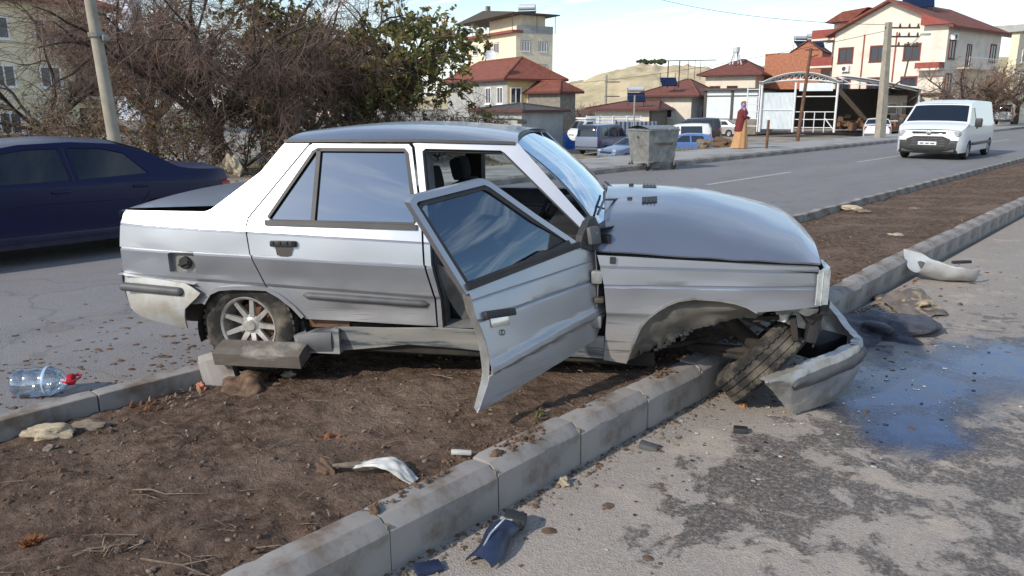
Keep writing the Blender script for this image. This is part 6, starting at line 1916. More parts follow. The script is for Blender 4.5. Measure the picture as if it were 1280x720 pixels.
MB().bevbox((5.40, 0, .80), (.04, .8, .16), .02).build('grille', M_['plastic'], tk, 40)

# ================================================================== trees, shrubs, grass
M_['bark'] = mat('grey_bark', srgb(74, 64, 58), srgb(54, 46, 42), rough=.95, scale=12, bump=.5, bscale=30)
M_['twigs'] = mat('bare_brown_twigs', srgb(130, 108, 94), srgb(98, 80, 70), rough=.9, scale=2)
M_['twigs2'] = mat('grey_twigs', srgb(92, 84, 76), srgb(74, 64, 58), rough=.9, scale=2)
def leaf_mat(name, a, b):
    m = mat(name, a, b, rough=.7, scale=1.6, detail=3, lo=.4, hi=.6)
    N, L = m.node_tree.nodes, m.node_tree.links
    p = N['Principled BSDF']
    tr = N.new('ShaderNodeBsdfTranslucent'); tr.inputs[0].default_value = (*[min(1, x * 1.3) for x in b], 1)
    mx = N.new('ShaderNodeMixShader'); mx.inputs[0].default_value = .25
    out = N['Material Output']
    L.new(p.outputs[0], mx.inputs[1]); L.new(tr.outputs[0], mx.inputs[2]); L.new(mx.outputs[0], out.inputs[0])
    return m
M_['leaf_green'] = leaf_mat('olive_green_leaves', srgb(86, 90, 46), srgb(120, 118, 64))
M_['leaf_brown'] = leaf_mat('withered_leaves', srgb(134, 104, 66), srgb(150, 124, 80))
M_['leaf_dark'] = leaf_mat('dark_evergreen_leaves', srgb(44, 56, 34), srgb(60, 72, 42))
M_['grass'] = leaf_mat('winter_grass', srgb(110, 112, 52), srgb(150, 138, 84))

def rvec(rg): 
    while True:
        v = Vector((rg.uniform(-1, 1), rg.uniform(-1, 1), rg.uniform(-1, 1)))
        if .05 < v.length < 1: return v.normalized()

def thin(mb, pts, rad):
    """three sided tapered twig"""
    b = len(mb.v)
    n = len(pts)
    for i, p in enumerate(pts):
        d = pts[min(n - 1, i + 1)] - pts[max(0, i - 1)]
        a = d.cross(Vector((.3, .5, .81))); a.normalize(); c = d.cross(a); c.normalize()
        r = rad * (1 - .75 * i / (n - 1))
        for k in range(3):
            t = 2.0944 * k
            q = p + (a * math.cos(t) + c * math.sin(t)) * r
            mb.v.append((q.x, q.y, q.z))
    for i in range(n - 1):
        for k in range(3):
            mb.f.append((b + 3 * i + k, b + 3 * i + (k + 1) % 3, b + 3 * i + 3 + (k + 1) % 3, b + 3 * i + 3 + k)); mb.m.append(mb.mi)

def tree(name, label, loc, height, spread, seed, n_limb=6, n_sub=7, n_twig=14, twig_len=.9, droop=.25, leaves=None, trunk_r=.14, fork=.25, lean=(0, 0), twigmat='twigs', leaf_size=.06, leaf_per=0, sub_twigs=3, group=None, cat='tree', twig_r=.010):
    rg = random.Random(seed)
    root = empty(name, loc); tag(root, label, cat, group)
    tr, tw = MB(), MB()
    lv = MB()
    base = Vector((0, 0, -.1)); fk = Vector((lean[0] * fork, lean[1] * fork, height * fork))
    tr.tube([base, base.lerp(fk, .5) + Vector((rg.uniform(-.1, .1), rg.uniform(-.1, .1), 0)), fk], [trunk_r * 1.25, trunk_r, trunk_r * .9], 9)
    ends = []
    def path(s, d, L, n, wob, dr):
        pts = [s]; p = s.copy(); d = d.normalized()
        for i in range(n):
            d = (d + rvec(rg) * wob + Vector((0, 0, -dr))).normalized()
            p = p + d * (L / n); pts.append(p.copy())
        return pts
    for i in range(n_limb):
        a = 2 * math.pi * (i + rg.uniform(-.3, .3)) / n_limb
        up = rg.uniform(.5, 1.5)
        d = Vector((math.cos(a), math.sin(a), up)).normalized()
        L = rg.uniform(.75, 1.1) * math.hypot(spread * .8, height * .55)
        pts = path(fk - Vector((0, 0, rg.uniform(0, height * fork * .3))), d, L, 7, .22, .015)
        rr = trunk_r * rg.uniform(.5, .75)
        tr.tube(pts, [rr * (1 - .8 * k / 7) for k in range(8)], 7)
        for j in range(n_sub):
            k = rg.randint(2, 6); t = rg.random()
            s = pts[k].lerp(pts[k + 1], t)
            d2 = (rvec(rg) + (pts[k + 1] - pts[k]).normalized() * .9 + Vector((0, 0, .15))).normalized()
            L2 = L * rg.uniform(.28, .55)
            p2 = path(s, d2, L2, 5, .3, droop * .15)
            r2 = rr * .35
            tr.tube(p2, [r2 * (1 - .75 * q / 5) for q in range(6)], 5)
            for m_ in range(n_twig):
                kk = rg.randint(0, 4); s2 = p2[kk].lerp(p2[kk + 1], rg.random())
                d3 = (rvec(rg) + (p2[kk + 1] - p2[kk]).normalized() * .7).normalized()
                p3 = path(s2, d3, twig_len * rg.uniform(.5, 1.2), 3, .35, droop)
                thin(tw, p3, twig_r)
                for q in range(sub_twigs):
                    s3 = p3[1].lerp(p3[3], rg.random())
                    p4 = path(s3, (rvec(rg) + (p3[3] - p3[1]).normalized()), twig_len * rg.uniform(.25, .6), 2, .4, droop)
                    thin(tw, p4, twig_r * .6)
                    if leaf_per:
                        for w_ in range(leaf_per): ends.append(p4[0].lerp(p4[2], rg.random()) + rvec(rg) * .05)
    tr.build('trunk', M_['bark'], root, 60, recalc=False)
    tw.build('twigs', M_[twigmat], root, None, recalc=False)
    if leaves:
        for p in ends:
            lv.mi = rg.choices(range(len(leaves[0])), leaves[1])[0] if noise.noise(p * .8) < .1 else leaves[2]
            n_ = rvec(rg); a = n_.cross(rvec(rg)).normalized(); c = n_.cross(a)
            s = leaf_size * rg.uniform(.6, 1.3)
            b = len(lv.v)
            for q in (p + a * s, p + c * s * .45, p - a * s, p - c * s * .45): lv.v.append((q.x, q.y, q.z))
            lv.f.append((b, b + 1, b + 2, b + 3)); lv.m.append(lv.mi)
        lv.build('crown', [M_[k] for k in leaves[0]], root, None, recalc=False)
    return root

def gpos(px, dist, dz=0.0):
    c = survey(px, dist); return (c.x, c.y, yard_z(c.x, c.y) + dz if c.x < -13.7 else .1)
G1 = 'bare trees beyond the far pavement'
tree('bare_tree', 'dense bare brown tree left of the leafy tree, behind the boot of the wreck', gpos(268, 21), 5.4, 3.3, 11, 9, 9, 30, .8, .20, sub_twigs=4, twig_r=.008, trunk_r=.16, group=G1)
tree('bare_tree', 'dense bare tree with drooping twigs between the brown tree and the leafy tree', gpos(362, 22.5), 6.0, 3.0, 12, 9, 9, 26, .8, .22, sub_twigs=4, twig_r=.008, trunk_r=.18, group=G1, fork=.2)
tree('bare_tree', 'thinner bare tree just right of the leaning lamp post', gpos(186, 24), 6.0, 3.2, 13, 8, 8, 22, .9, .15, sub_twigs=4, twig_r=.008, trunk_r=.12, group=G1)
tree('bare_tree', 'sparse bare tree in front of the beige block at the left border', gpos(52, 24), 4.8, 3.4, 14, 7, 6, 10, 1.1, .12, trunk_r=.10, group=G1, twigmat='twigs2')
tree('leafy_tree', 'tree with olive and withered leaves above the roof of the wreck', gpos(432, 25), 6.9, 2.3, 21, 7, 8, 12, .8, .2, (['leaf_green', 'leaf_brown', 'leaf_dark'], [5, 3, 2], 0), trunk_r=.17, leaf_size=.095, leaf_per=9, sub_twigs=3, fork=.16)
tree('leafy_tree', 'lower green leaved tree at the left of the withered one', gpos(388, 23.5), 4.8, 2.2, 22, 6, 7, 11, .7, .25, (['leaf_green', 'leaf_dark', 'leaf_brown'], [5, 4, 1], 1), trunk_r=.14, leaf_size=.085, leaf_per=6, sub_twigs=3, fork=.2)
tree('bare_shrub', 'bare arching shrub against the yellow house', gpos(588, 30), 3.0, 1.5, 31, 9, 6, 9, .8, .30, trunk_r=.04, fork=.05, twigmat='twigs2', cat='shrub')
G2 = 'thicket along the back of the pavement'
for i, (px_, d_, h_, lab) in enumerate(((300, 20, 1.9, 'low tangled shrub under the dense brown tree'), (400, 21, 2.0, 'low shrub between the two dense bare trees'), (226, 19.5, 1.7, 'low shrub beside the pale boulders'), (120, 20, 1.9, 'low shrub behind the roof of the blue saloon'), (20, 21, 2.0, 'low shrub at the left border'), (470, 22, 1.9, 'low shrub under the leafy tree'), (545, 23, 1.8, 'low shrub right of the leafy trunk'))):
    tree('thicket_shrub', lab, gpos(px_, d_), h_, 1.7, 40 + i, 9, 6, 9, .6, .10, (['leaf_dark', 'leaf_brown', 'leaf_green'], [4, 4, 2], 0), trunk_r=.035, fork=.06, leaf_size=.05, leaf_per=1, sub_twigs=2, group=G2, cat='shrub', twig_r=.008)
tree('bare_tree', 'bare pollarded tree in front of the white block', gpos(1204, 74), 5.6, 2.4, 51, 7, 7, 9, 1.2, .10, trunk_r=.2, fork=.3, group='street trees on the right', twig_r=.022)
tree('bare_tree', 'bare street tree behind the panel van', gpos(1240, 78), 6.0, 2.5, 52, 7, 7, 9, 1.2, .10, trunk_r=.2, fork=.3, group='street trees on the right', twig_r=.022, leaves=(['leaf_brown', 'leaf_green'], [4, 2], 0), leaf_size=.10, leaf_per=1)
tree('bare_tree', 'bare street tree at the right border', gpos(1272, 82), 6.4, 2.6, 53, 6, 6, 8, 1.1, .10, trunk_r=.18, fork=.3, group='street trees on the right', twig_r=.022)
tree('evergreen_tree', 'small dark tree in front of the third red roof house', gpos(921, 88), 5.6, 2.0, 61, 9, 8, 9, .7, .05, (['leaf_dark', 'leaf_green'], [5, 1], 0), trunk_r=.14, fork=.2, leaf_size=.16, leaf_per=4, twig_r=.02)
for i, (px_, d_, h_, lab) in enumerate(((722, 84, 3.6, 'brown bare bush right of the lean to'), (736, 90, 3.2, 'brown bush below the sandy hill'), (772, 110, 3.6, 'bare bush beyond the low house'))):
    tree('bare_shrub', lab, gpos(px_, d_), h_, 2.2, 70 + i, 8, 6, 8, 1.0, .05, trunk_r=.05, fork=.08, cat='shrub', twig_r=.026)

# winter grass on the strip under the trees (uncountable)
rg = random.Random(4)
g = MB()
for i in range(9000):
    y = rg.uniform(2, 30); x = rg.uniform(-21, -13.9)
    if noise.noise(Vector((x * .35, y * .35, 9))) < -.05: continue
    z = yard_z(x, y); h_ = rg.uniform(.05, .16); a = rg.uniform(0, 6.28); w_ = .012
    dx, dy = math.cos(a), math.sin(a)
    b = len(g.v)
    g.v += [(x - dx * w_, y - dy * w_, z), (x + dx * w_, y + dy * w_, z), (x + dy * h_ * .5, y - dx * h_ * .5, z + h_)]
    g.f.append((b, b + 1, b + 2)); g.m.append(0)
tag(g.build('grass', M_['grass'], None, None, recalc=False), 'yellow green winter grass under the roadside trees', 'grass', kind='stuff')
# fallen leaves and litter under the trees
g = MB()
for i in range(2500):
    y = rg.uniform(2, 28); x = rg.uniform(-20, -13.8); z = yard_z(x, y) + .02
    a = rg.uniform(0, 6.28); s = rg.uniform(.03, .07)
    b = len(g.v)
    g.v += [(x + s * math.cos(a + k * 1.57), y + s * math.sin(a + k * 1.57) * .6, z + rg.uniform(0, .04)) for k in range(4)]
    g.f.append((b, b + 1, b + 2, b + 3)); g.m.append(0)
tag(g.build('fallen_leaves', M_['leaf_brown'], None, None, recalc=False), 'dry fallen leaves on the ground under the trees', 'leaves', kind='stuff')

# ================================================================== street furniture, people, debris
def pole(name, label, base, top, r0, r1, m, cat='pole', n=12):
    o = empty(name, base); tag(o, label, cat)
    t = Vector(top) - Vector(base)
    MB().tube([(0, 0, -.2), t * .5, t], [r0, (r0 + r1) / 2, r1], n).build('shaft', m, o, 40)
    return o
# leaning lamp post on the left
b0 = survey(143, 15.2, .1)
tp_ = spot(112, -2, 15.2); tp_ = b0 + (tp_ - b0) * 1.5
lp = pole('lamp_post', 'grey steel lamp post leaning left in front of the bare trees', b0, tp_, .115, .075, M_['pole_conc'])
tt_ = tp_ - b0
MB().tube([tt_, tt_ + RT * 1.2 + Vector((0, 0, .35))], [.05, .04], 8).build('arm', M_['pole_conc'], lp, 40)
MB().bevbox(tt_ + RT * 1.5 + Vector((0, 0, .38)), (.6, .25, .12), .04, rz=YAW).build('lamp_head', M_['plaster_grey'], lp, 40)
zb_ = (hgt(57, 15.2) - .1) / (tt_.z) 
g = MB().tube([tt_ * (zb_ - .008), tt_ * (zb_ + .008)], .125, 12)
g.bevbox(tt_ * (zb_ - .012) + RT * .13, (.16, .10, .10), .02)
g.build('clamp', M_['galv'], lp, 40)
# concrete pole with cross arms on the right
b0 = survey(1104, 42.5, .13); d_ = 42.5
top = spot(1111, 28, 42.5)
cp = pole('utility_pole', 'square concrete utility pole with steel cross arms beside the white saloon', b0, top, .26, .16, M_['pole_conc'], 'utility pole', 4)
T_ = top - b0
for k, (f, l0, l1) in enumerate(((.955, -.15, 1.5), (.88, -.1, 1.5), (.80, -.1, 1.5))):
    p = T_ * f
    ca = MB().tube([p + RT * l0, p + RT * l1], .045, 6).build('cross_arm', M_['steel_dark'], cp)
    for q in (.55, 1.0, 1.42):
        MB().lathe([(0, 0), (.05, 0), (.06, .06), (.03, .10), (.05, .14), (0, .16)], 8, p + RT * q + Vector((0, 0, .04))).build('insulator', M_['steel_dark'], ca, 40)
g = MB().tube([T_ * .42 + RT * .15, T_ * .52 + RT * .95, T_ * .70 + RT * 1.1], .04, 6); g.tube([T_ * .40 + RT * .1, T_ * .40 + RT * .3], .04, 6)
g.build('bracket', M_['steel_dark'], cp)
g = MB().tube([T_ * .80 + RT * 1.1, T_ * .90 + RT * 1.6], .035, 6); g.bevbox(T_ * .90 + RT * 1.8, (.45, .2, .1), .03, rz=YAW)
g.build('street_lamp_head', M_['plaster_grey'], cp, 40)
# dark leaning post
b0 = survey(1000, 37.5, .1); top = spot(1014, 60, 37.5)
dp = pole('leaning_post', 'thin dark rusty post leaning right in front of the canopy', b0, top, .085, .06, M_['rust'], 'post')
T_ = top - b0
g = MB().tube([T_ * .90, T_ * .93 + RT * .35], .03, 6); g.tube([T_ * .98 - RT * .25, T_ * .98 + RT * .35], .03, 6)
g.build('bracket', M_['rust'], dp)
b0 = survey(962, 30, .1); pole('short_post', 'short dark post standing right of the walking woman', b0, b0 + Vector((0, 0, 1.05)), .05, .045, M_['rust'], 'post')
b0 = survey(757, 150, -1); g_ = pole('far_power_pole', 'far power pole with two cross arms below the hill', b0, survey(757, 150, hgt(95, 150)), .25, .18, M_['pole_conc'], 'utility pole', 6)
for z in (7.2, 4.6): MB().tube([RT * -.3 + Vector((0, 0, z)), RT * 2.6 + Vector((0, 0, z))], .10, 5).build('cross_arm', M_['steel_dark'], g_)
b0 = survey(793, 48, -1.4); pole('thin_post', 'thin pale post beside the cage truck', b0, b0 + Vector((0, 0, 3.7)), .05, .05, M_['pole_conc'], 'post', 8)
# far windmast trees on the hill crest
g = MB()
for k in range(9):
    c = survey(795 + 4.2 * k, 900); z0 = hgt(79, 900) - 4
    vs, fs = ROCKS[k % 10]; s_ = 2.2 + (k * 37 % 5) * .5
    g.add([(c.x + v.x * s_, c.y + v.y * s_, z0 + 3 + v.z * s_ * 1.4) for v in vs], fs)
tag(g.build('hilltop_trees', M_['leaf_dark'], None, None), 'far dark trees on the crest of the sandy hill', 'trees', kind='stuff')
# overhead wires
M_w = M_['wire']
def wire(label, a, b, sag, r=.02):
    a, b = Vector(a), Vector(b)
    pts = [a.lerp(b, k / 16) - Vector((0, 0, sag * 4 * (k / 16) * (1 - k / 16))) for k in range(17)]
    tag(MB().tube(pts, r, 4).build('overhead_wire', M_w), label, 'wire', 'overhead wires')
pt = spot(1111, 31, 42.5)
wire('upper overhead wire running from the concrete pole to the left', pt, survey(760, 60, hgt(-8, 60)), .6, .012)
wire('lower overhead wire running from the concrete pole to the far left', spot(1110, 38, 42.5), survey(700, 70, hgt(106, 70)), .4, .012)

# --- wheeled rubbish skip on the pavement edge
c = survey(818, 20.8)
DU = empty('rubbish_container', (c.x, c.y, .005)); DU.rotation_euler = (0, 0, math.atan2(azv(58).y, azv(58).x))
tag(DU, 'dented galvanised wheeled rubbish container at the kerb of the far pavement', 'rubbish container')
hw_, hd_ = .52, .42
def cont(u, v):      # four walls: u round, v up, tapered
    a = u * 4; k = int(a) % 4; t = a - int(a)
    c4 = [(-1, -1), (1, -1), (1, 1), (-1, 1), (-1, -1)]
    x = c4[k][0] * (1 - t) + c4[k + 1][0] * t; y = c4[k][1] * (1 - t) + c4[k + 1][1] * t
    s = .84 + .16 * v
    den = .018 * noise.noise(Vector((x * 2, y * 2, v * 3)))
    return (x * hw_ * s + den, y * hd_ * s + den, .22 + .80 * v)
MB().grid(cont, 48, 10).build('bin', M_['galv'], DU, 30)
MB().add([(-hw_ * .84, -hd_ * .84, .22), (hw_ * .84, -hd_ * .84, .22), (hw_ * .84, hd_ * .84, .22), (-hw_ * .84, hd_ * .84, .22)], [(0, 1, 2, 3)]).build('bin_floor', M_['galv'], DU)
MB().tube([(-hw_, -hd_, 1.02), (hw_, -hd_, 1.02), (hw_, hd_, 1.02), (-hw_, hd_, 1.02), (-hw_, -hd_, 1.02)], .028, 6).build('rim', M_['galv'], DU, 40)
MB().grid(lambda u, v: (-hw_ * 1.02 + 2.04 * hw_ * u, -hd_ * 1.04 + 2.08 * hd_ * v, 1.025 + .11 * math.sin(math.pi * (.08 + .84 * v))), 6, 10).build('lid', M_['galv'], DU, 40)
MB().tube([(-.30, -hd_ * .99, .70), (-.22, -hd_ * 1.02 - .05, .66), (.22, -hd_ * 1.02 - .05, .66), (.30, -hd_ * .99, .70)], .014, 6).build('handle', M_['steel_dark'], DU, 40)
MB().tube([(-.30, -hd_ * .99, .70), (-.22, -hd_ * 1.02 - .03, .695), (.22, -hd_ * 1.02 - .03, .695), (.30, -hd_ * .99, .70)], .010, 6).build('handle', M_['steel_dark'], DU, 40)
for x in (-1, 1):
    MB().tube([(x * hw_ * .98, 0, .86), (x * hw_ * 1.14, 0, .86)], .03, 8).build('trunnion', M_['galv'], DU, 40)
    for y in (-1, 1):
        cw = MB().lathe([(.0, -.025), (.085, -.025), (.095, -.015), (.095, .015), (.085, .025), (0, .025)], 16, (x * .45, y * .33, .095), 'Y').build('castor', M_['rubber'], DU, 40)
        MB().bevbox((x * .45, y * .33, .17), (.07, .08, .12), .01).build('castor_fork', M_['galv'], cw, 30)

# --- pedestrian on the far pavement
def skin_figure(name, joints, edges, m, parent, sub=2):
    me = bpy.data.meshes.new(name); me.from_pydata([j[0] for j in joints], edges, []); me.materials.append(m)
    o = bpy.data.objects.new(name, me); COL.objects.link(o); o.parent = parent
    md = o.modifiers.new('skin', 'SKIN')
    for i, j in enumerate(joints):
        r = j[1] if hasattr(j[1], '__len__') else (j[1], j[1])
        me.skin_vertices[0].data[i].radius = r
    me.skin_vertices[0].data[0].use_root = True
    s = o.modifiers.new('sub', 'SUBSURF'); s.levels = sub; s.render_levels = sub
    for p in me.polygons: p.use_smooth = True
    return o
M_['skin'] = mat('skin', srgb(186, 140, 116), rough=.6)
M_['hair'] = mat('dark_hair', srgb(38, 28, 24), rough=.7)
M_['tan_skirt'] = mat('tan_cloth', srgb(190, 148, 104), srgb(172, 130, 92), rough=.9, scale=4, stretch=(6, 6, 1))
M_['maroon'] = mat('maroon_coat', srgb(112, 44, 42), srgb(96, 38, 40), rough=.85, scale=6)
M_['scarf'] = mat('patterned_scarf', srgb(96, 76, 140), srgb(176, 150, 170), rough=.85, scale=14, lo=.42, hi=.58)
M_['scarf2'] = mat('ochre_head_cloth', srgb(160, 124, 70), srgb(130, 92, 84), rough=.85, scale=20)
c = survey(929, 29.7)
WO = empty('person', (c.x, c.y, .13)); WO.rotation_euler = (0, 0, YAW)          # local x = image right, y = away
tag(WO, 'pedestrian in long tan skirt, maroon coat and patterned headscarf walking on the far pavement', 'person')
J = [((0, 0, .92), (.13, .11)), ((0, 0, 1.10), (.11, .09)), ((.0, 0, 1.30), (.14, .10)), ((.01, 0, 1.42), (.06, .06)), ((.03, -.01, 1.50), (.075, .085)), ((.04, -.01, 1.59), (.065, .075)), ((.03, 0, 1.635), (.03, .035)),
     ((.0, -.16, 1.36), .058), ((.05, -.22, 1.12), .045), ((.20, -.16, 1.08), .035), ((.25, -.10, 1.12), (.035, .018)),
     ((.0, .16, 1.36), .058), ((.04, .22, 1.12), .045), ((.19, .14, 1.10), .035), ((.25, .08, 1.14), (.035, .018)),
     ((0, -.09, .85), .085), ((.08, -.09, .48), .06), ((.06, -.09, .09), .04), ((.16, -.09, .03), (.03, .04)),
     ((0, .09, .85), .085), ((-.08, .09, .48), .06), ((-.14, .09, .10), .04), ((-.04, .09, .03), (.03, .04)),
     ((.115, -.01, 1.545), (.016, .016))]
Ed = [(0, 1), (1, 2), (2, 3), (3, 4), (4, 5), (5, 6), (2, 7), (7, 8), (8, 9), (9, 10), (2, 11), (11, 12), (12, 13), (13, 14), (0, 15), (15, 16), (16, 17), (17, 18), (0, 19), (19, 20), (20, 21), (21, 22), (4, 23)]
skin_figure('body', J, Ed, M_['skin'], WO)
def loft(rings, n=20, wob=0.0, folds=9):
    mb = MB()
    def fn(u, v):
        i = v * (len(rings) - 1); k = min(int(i), len(rings) - 2); t = i - k; t = t * t * (3 - 2 * t)
        a, b = rings[k], rings[k + 1]
        q = [a[j] * (1 - t) + b[j] * t for j in range(5)]
        w = 1 + wob * (1 - v) * math.sin(folds * 2 * math.pi * u)
        an = 2 * math.pi * u
        return (q[0] + q[2] * w * math.cos(an), q[1] + q[3] * w * math.sin(an), q[4])
    return mb.grid(fn, n * 2, len(rings) * 3)
loft([(-.05, 0, .30, .24, .02), (-.03, 0, .26, .21, .35), (0, 0, .19, .17, .80), (0, 0, .15, .13, 1.04), (0, 0, .14, .12, 1.08)], 24, .06).build('skirt', M_['tan_skirt'], WO, 60)
loft([(-.10, 0, .17, .19, .62), (-.08, 0, .165, .19, .85), (-.04, 0, .155, .17, 1.10), (-.02, 0, .16, .20, 1.30), (.0, 0, .12, .17, 1.38), (.01, 0, .07, .07, 1.43)], 20, .03).build('coat', M_['maroon'], WO, 60)
for s in (-1, 1):
    MB().tube([(0, s * .16, 1.35), (.045, s * .225, 1.13), (.17, s * .165, 1.09)], [.075, .062, .048], 10).build('sleeve', M_['maroon'], WO, 60)
loft([(.05, 0, .14, .15, 1.20), (.04, 0, .15, .16, 1.30), (.02, 0, .10, .11, 1.42), (.0, 0, .085, .095, 1.50), (.0, 0, .092, .10, 1.58), (-.005, 0, .07, .08, 1.645), (0, 0, .01, .01, 1.67)], 18, .04).build('headscarf', M_['scarf'], WO, 60)
MB().lathe([(.0, .05), (.06, .04), (.095, .0), (.13, -.015)], 18, (.02, 0, 1.645)).build('cap', M_['scarf2'], WO, 60)

# --- driver glimpsed in the blue saloon
DR = empty('person', (0, 0, 0)); BCM = Matrix.LocRotScale(Vector(bc.location), bc.rotation_euler, None)
DR.matrix_basis = BCM
tag(DR, 'occupant with dark hair sitting at the open window of the blue saloon', 'person')
J = [((1.96, .38, .60), (.15, .13)), ((1.90, .38, .80), (.16, .13)), ((1.86, .38, .96), (.17, .11)), ((1.87, .38, 1.03), (.05, .05)), ((1.89, .38, 1.10), (.075, .07)), ((1.90, .38, 1.18), (.07, .065)), ((1.89, .38, 1.21), (.03, .03)),
     ((1.86, .56, .95), .055), ((1.98, .62, .74), .045), ((2.24, .54, .82), .035), ((2.34, .50, .86), (.04, .02)), ((1.86, .20, .95), .055), ((1.98, .14, .74), .045), ((2.24, .22, .82), .035), ((2.34, .26, .86), (.04, .02)), ((2.3, .46, .60), .08), ((2.6, .46, .42), .06), ((2.3, .30, .60), .08), ((2.6, .30, .42), .06), ((1.965, .38, 1.12), (.018, .018))]
Ed = [(0, 1), (1, 2), (2, 3), (3, 4), (4, 5), (5, 6), (2, 7), (7, 8), (8, 9), (9, 10), (2, 11), (11, 12), (12, 13), (13, 14), (0, 15), (15, 16), (0, 17), (17, 18), (4, 19)]
skin_figure('body', J, Ed, M_['skin'], DR)
loft([(1.95, .38, .19, .20, .58), (1.90, .38, .19, .21, .80), (1.86, .38, .17, .21, .96), (1.86, .38, .07, .08, 1.03)], 16).build('jacket', mat('green_jacket', srgb(52, 70, 58), rough=.9), DR, 60)
for s in (-1, 1): MB().tube([(1.86, .38 + s * .18, .95), (1.98, .38 + s * .24, .74), (2.22, .38 + s * .17, .82)], [.07, .06, .05], 10).build('sleeve', mat('green_sleeve', srgb(52, 70, 58), rough=.9), DR, 60)
loft([(1.87, .38, .085, .085, 1.12), (1.875, .38, .092, .09, 1.19), (1.88, .38, .07, .07, 1.23), (1.88, .38, .01, .01, 1.245)], 14).build('hair', M_['hair'], DR, 60)

# --- crushed water bottle on the far carriageway
M_['pet'] = glassy('clear_bottle_plastic', (.90, .94, .97), refl=.16, see=.86, rough=.06)
BT = empty('water_bottle', (-4.83, 1.17, .08)); ba = Vector((.32, .36, .02)).normalized()
tag(BT, 'empty clear five litre water bottle with red cap lying by the kerb', 'bottle')
BT.rotation_euler = ba.to_track_quat('Z', 'Y').to_euler(); BT.scale = (1.15, 1.15, .98)
rb_ = .072
prof = [(.0, .022), (.03, .012), (.055, .0), (.068, .006), (rb_, .02), (rb_, .06), (rb_ - .004, .07), (rb_, .08), (rb_, .15), (rb_ - .004, .16), (rb_, .17), (rb_, .20), (.060, .235), (.040, .262), (.026, .275), (.024, .30)]
bot_ = MB().lathe(prof, 30)
bot_.v = [(x * (1 + .10 * noise.noise(Vector((x * 14, y * 14, z * 12)))), y * (1 + .10 * noise.noise(Vector((x * 14, y * 14, z * 12 + 5)))), z) for x, y, z in bot_.v]
bot_.build('bottle_body', M_['pet'], BT, 50)
MB().lathe([(rb_ + .001, .176), (rb_ + .002, .178), (rb_ + .002, .192), (rb_ + .001, .194)], 30).build('label_band', mat('pale_blue_label', srgb(150, 180, 206), rough=.4), BT, 40)
MB().lathe([(.0, .322), (.026, .322), (.029, .318), (.029, .292)], 24).build('cap', mat('red_cap', srgb(180, 30, 44), rough=.4), BT, 40)
MB().tube([(.030, 0, .27), (.062, 0, .30), (.066, 0, .33), (.02, 0, .345), (-.03, 0, .335), (-.045, 0, .30), (-.030, 0, .275)], .006, 6).build('carry_handle', mat('red_handle', srgb(188, 40, 56), rough=.4), BT, 40)

# --- stones one can count
def stone(label, x, y, z, s, seed, m='stone', name='stone', sc=(1, 1, 1), rz=0, group=None, sink=.3):
    rg_s = random.Random(seed)
    vs, fs = rock_mesh(rg_s, 1.0, 4, rough=.3)
    o = MB().add(vs, fs).build(name, M_[m], None, 42)
    o.scale = (s * sc[0], s * sc[1], s * sc[2]); o.location = (x, y, z + s * sc[2] * (.6 - sink)); o.rotation_euler = (0, 0, rz)
    tag(o, label, 'stone', group); return o
stone('pale limestone block lying against the far kerb at the left', -3.99, 1.07, .04, .085, 1, sc=(.75, 1.55, .75), rz=R(-48))
stone('bluish grey stone touching the pale limestone block', -3.93, 1.25, .04, .055, 2, 'pebble', sc=(.8, 1.5, .7), rz=R(-50))
stone('dark pebble in front of the pale limestone block', -3.80, 1.02, .05, .03, 3, 'pebble')
stone('small pale stone in front of the loose kerb stone', -4.02, 2.02, .05, .035, 4)
stone('pale stone beside the torn skirt end', -3.83, 2.30, .06, .03, 5)
stone('reddish stone by the end of the far kerb', -4.03, 1.86, .05, .04, 6, 'brick')
stone('pale flat stone on the far part of the median', -2.60, 9.6, .13, .08, 7, sc=(1.3, 1, .5))
stone('whitish stone near the far kerb of the median', -3.72, 11.9, .09, .09, 8, 'pebble', sc=(1.2, 1, .45))
stone('second whitish stone close to the far kerb', -4.0, 12.2, .08, .11, 9, sc=(1.3, 1, .5))
stone('pale stone lying mid median beyond the wreck', -3.2, 12.6, .1, .07, 10, 'pebble', sc=(1.2, 1, .5))
stone('grey stone at the foot of the near kerb', -1.88, 2.42, 0, .028, 11)
stone('pink brick crumb under the folded wheel', -1.70, 3.78, 0, .026, 12, 'brick')
stone('pale crumb beside the folded wheel', -1.60, 3.86, 0, .014, 13)
stone('brown clod of earth on the soil near the plastic scrap', -2.52, 1.66, .13, .05, 14, 'clod')
stone('pale pebble beside the white plastic scrap', -2.38, 1.60, .13, .022, 15)
stone('clod of earth on top of the near kerb joint', -2.03, 1.52, .195, .022, 16, 'clod')
stone('second clod of earth on the kerb top', -2.01, 2.14, .195, .026, 17, 'clod')
stone('third clod of earth further along the kerb top', -2.03, 2.32, .195, .024, 18, 'clod')
for i, (px_, d__) in enumerate(((284, 18.6), (272, 18.9), (256, 18.4), (232, 18.8), (212, 19.2))):
    c = survey(px_, d__); stone(['tall pale boulder under the brown tree', 'pale boulder left of the tallest one', 'low pale boulder by the trees', 'weathered boulder among the shrubs', 'leftmost pale boulder behind the blue saloon'][i], c.x, c.y, .1, [.30, .24, .2, .26, .22][i], 30 + i, sc=(.8, .8, [1.7, 1.3, .8, .9, .8][i]))
c = survey(906, 33); stone('dark heap of rags and stones on the pavement left of the woman', c.x, c.y, .1, .32, 41, 'clod', 'rag_heap', sc=(1.2, .8, .9))
c = survey(882, 36); stone('dark stone beside the blue hatchback', c.x, c.y, -.1, .3, 42, 'pebble')

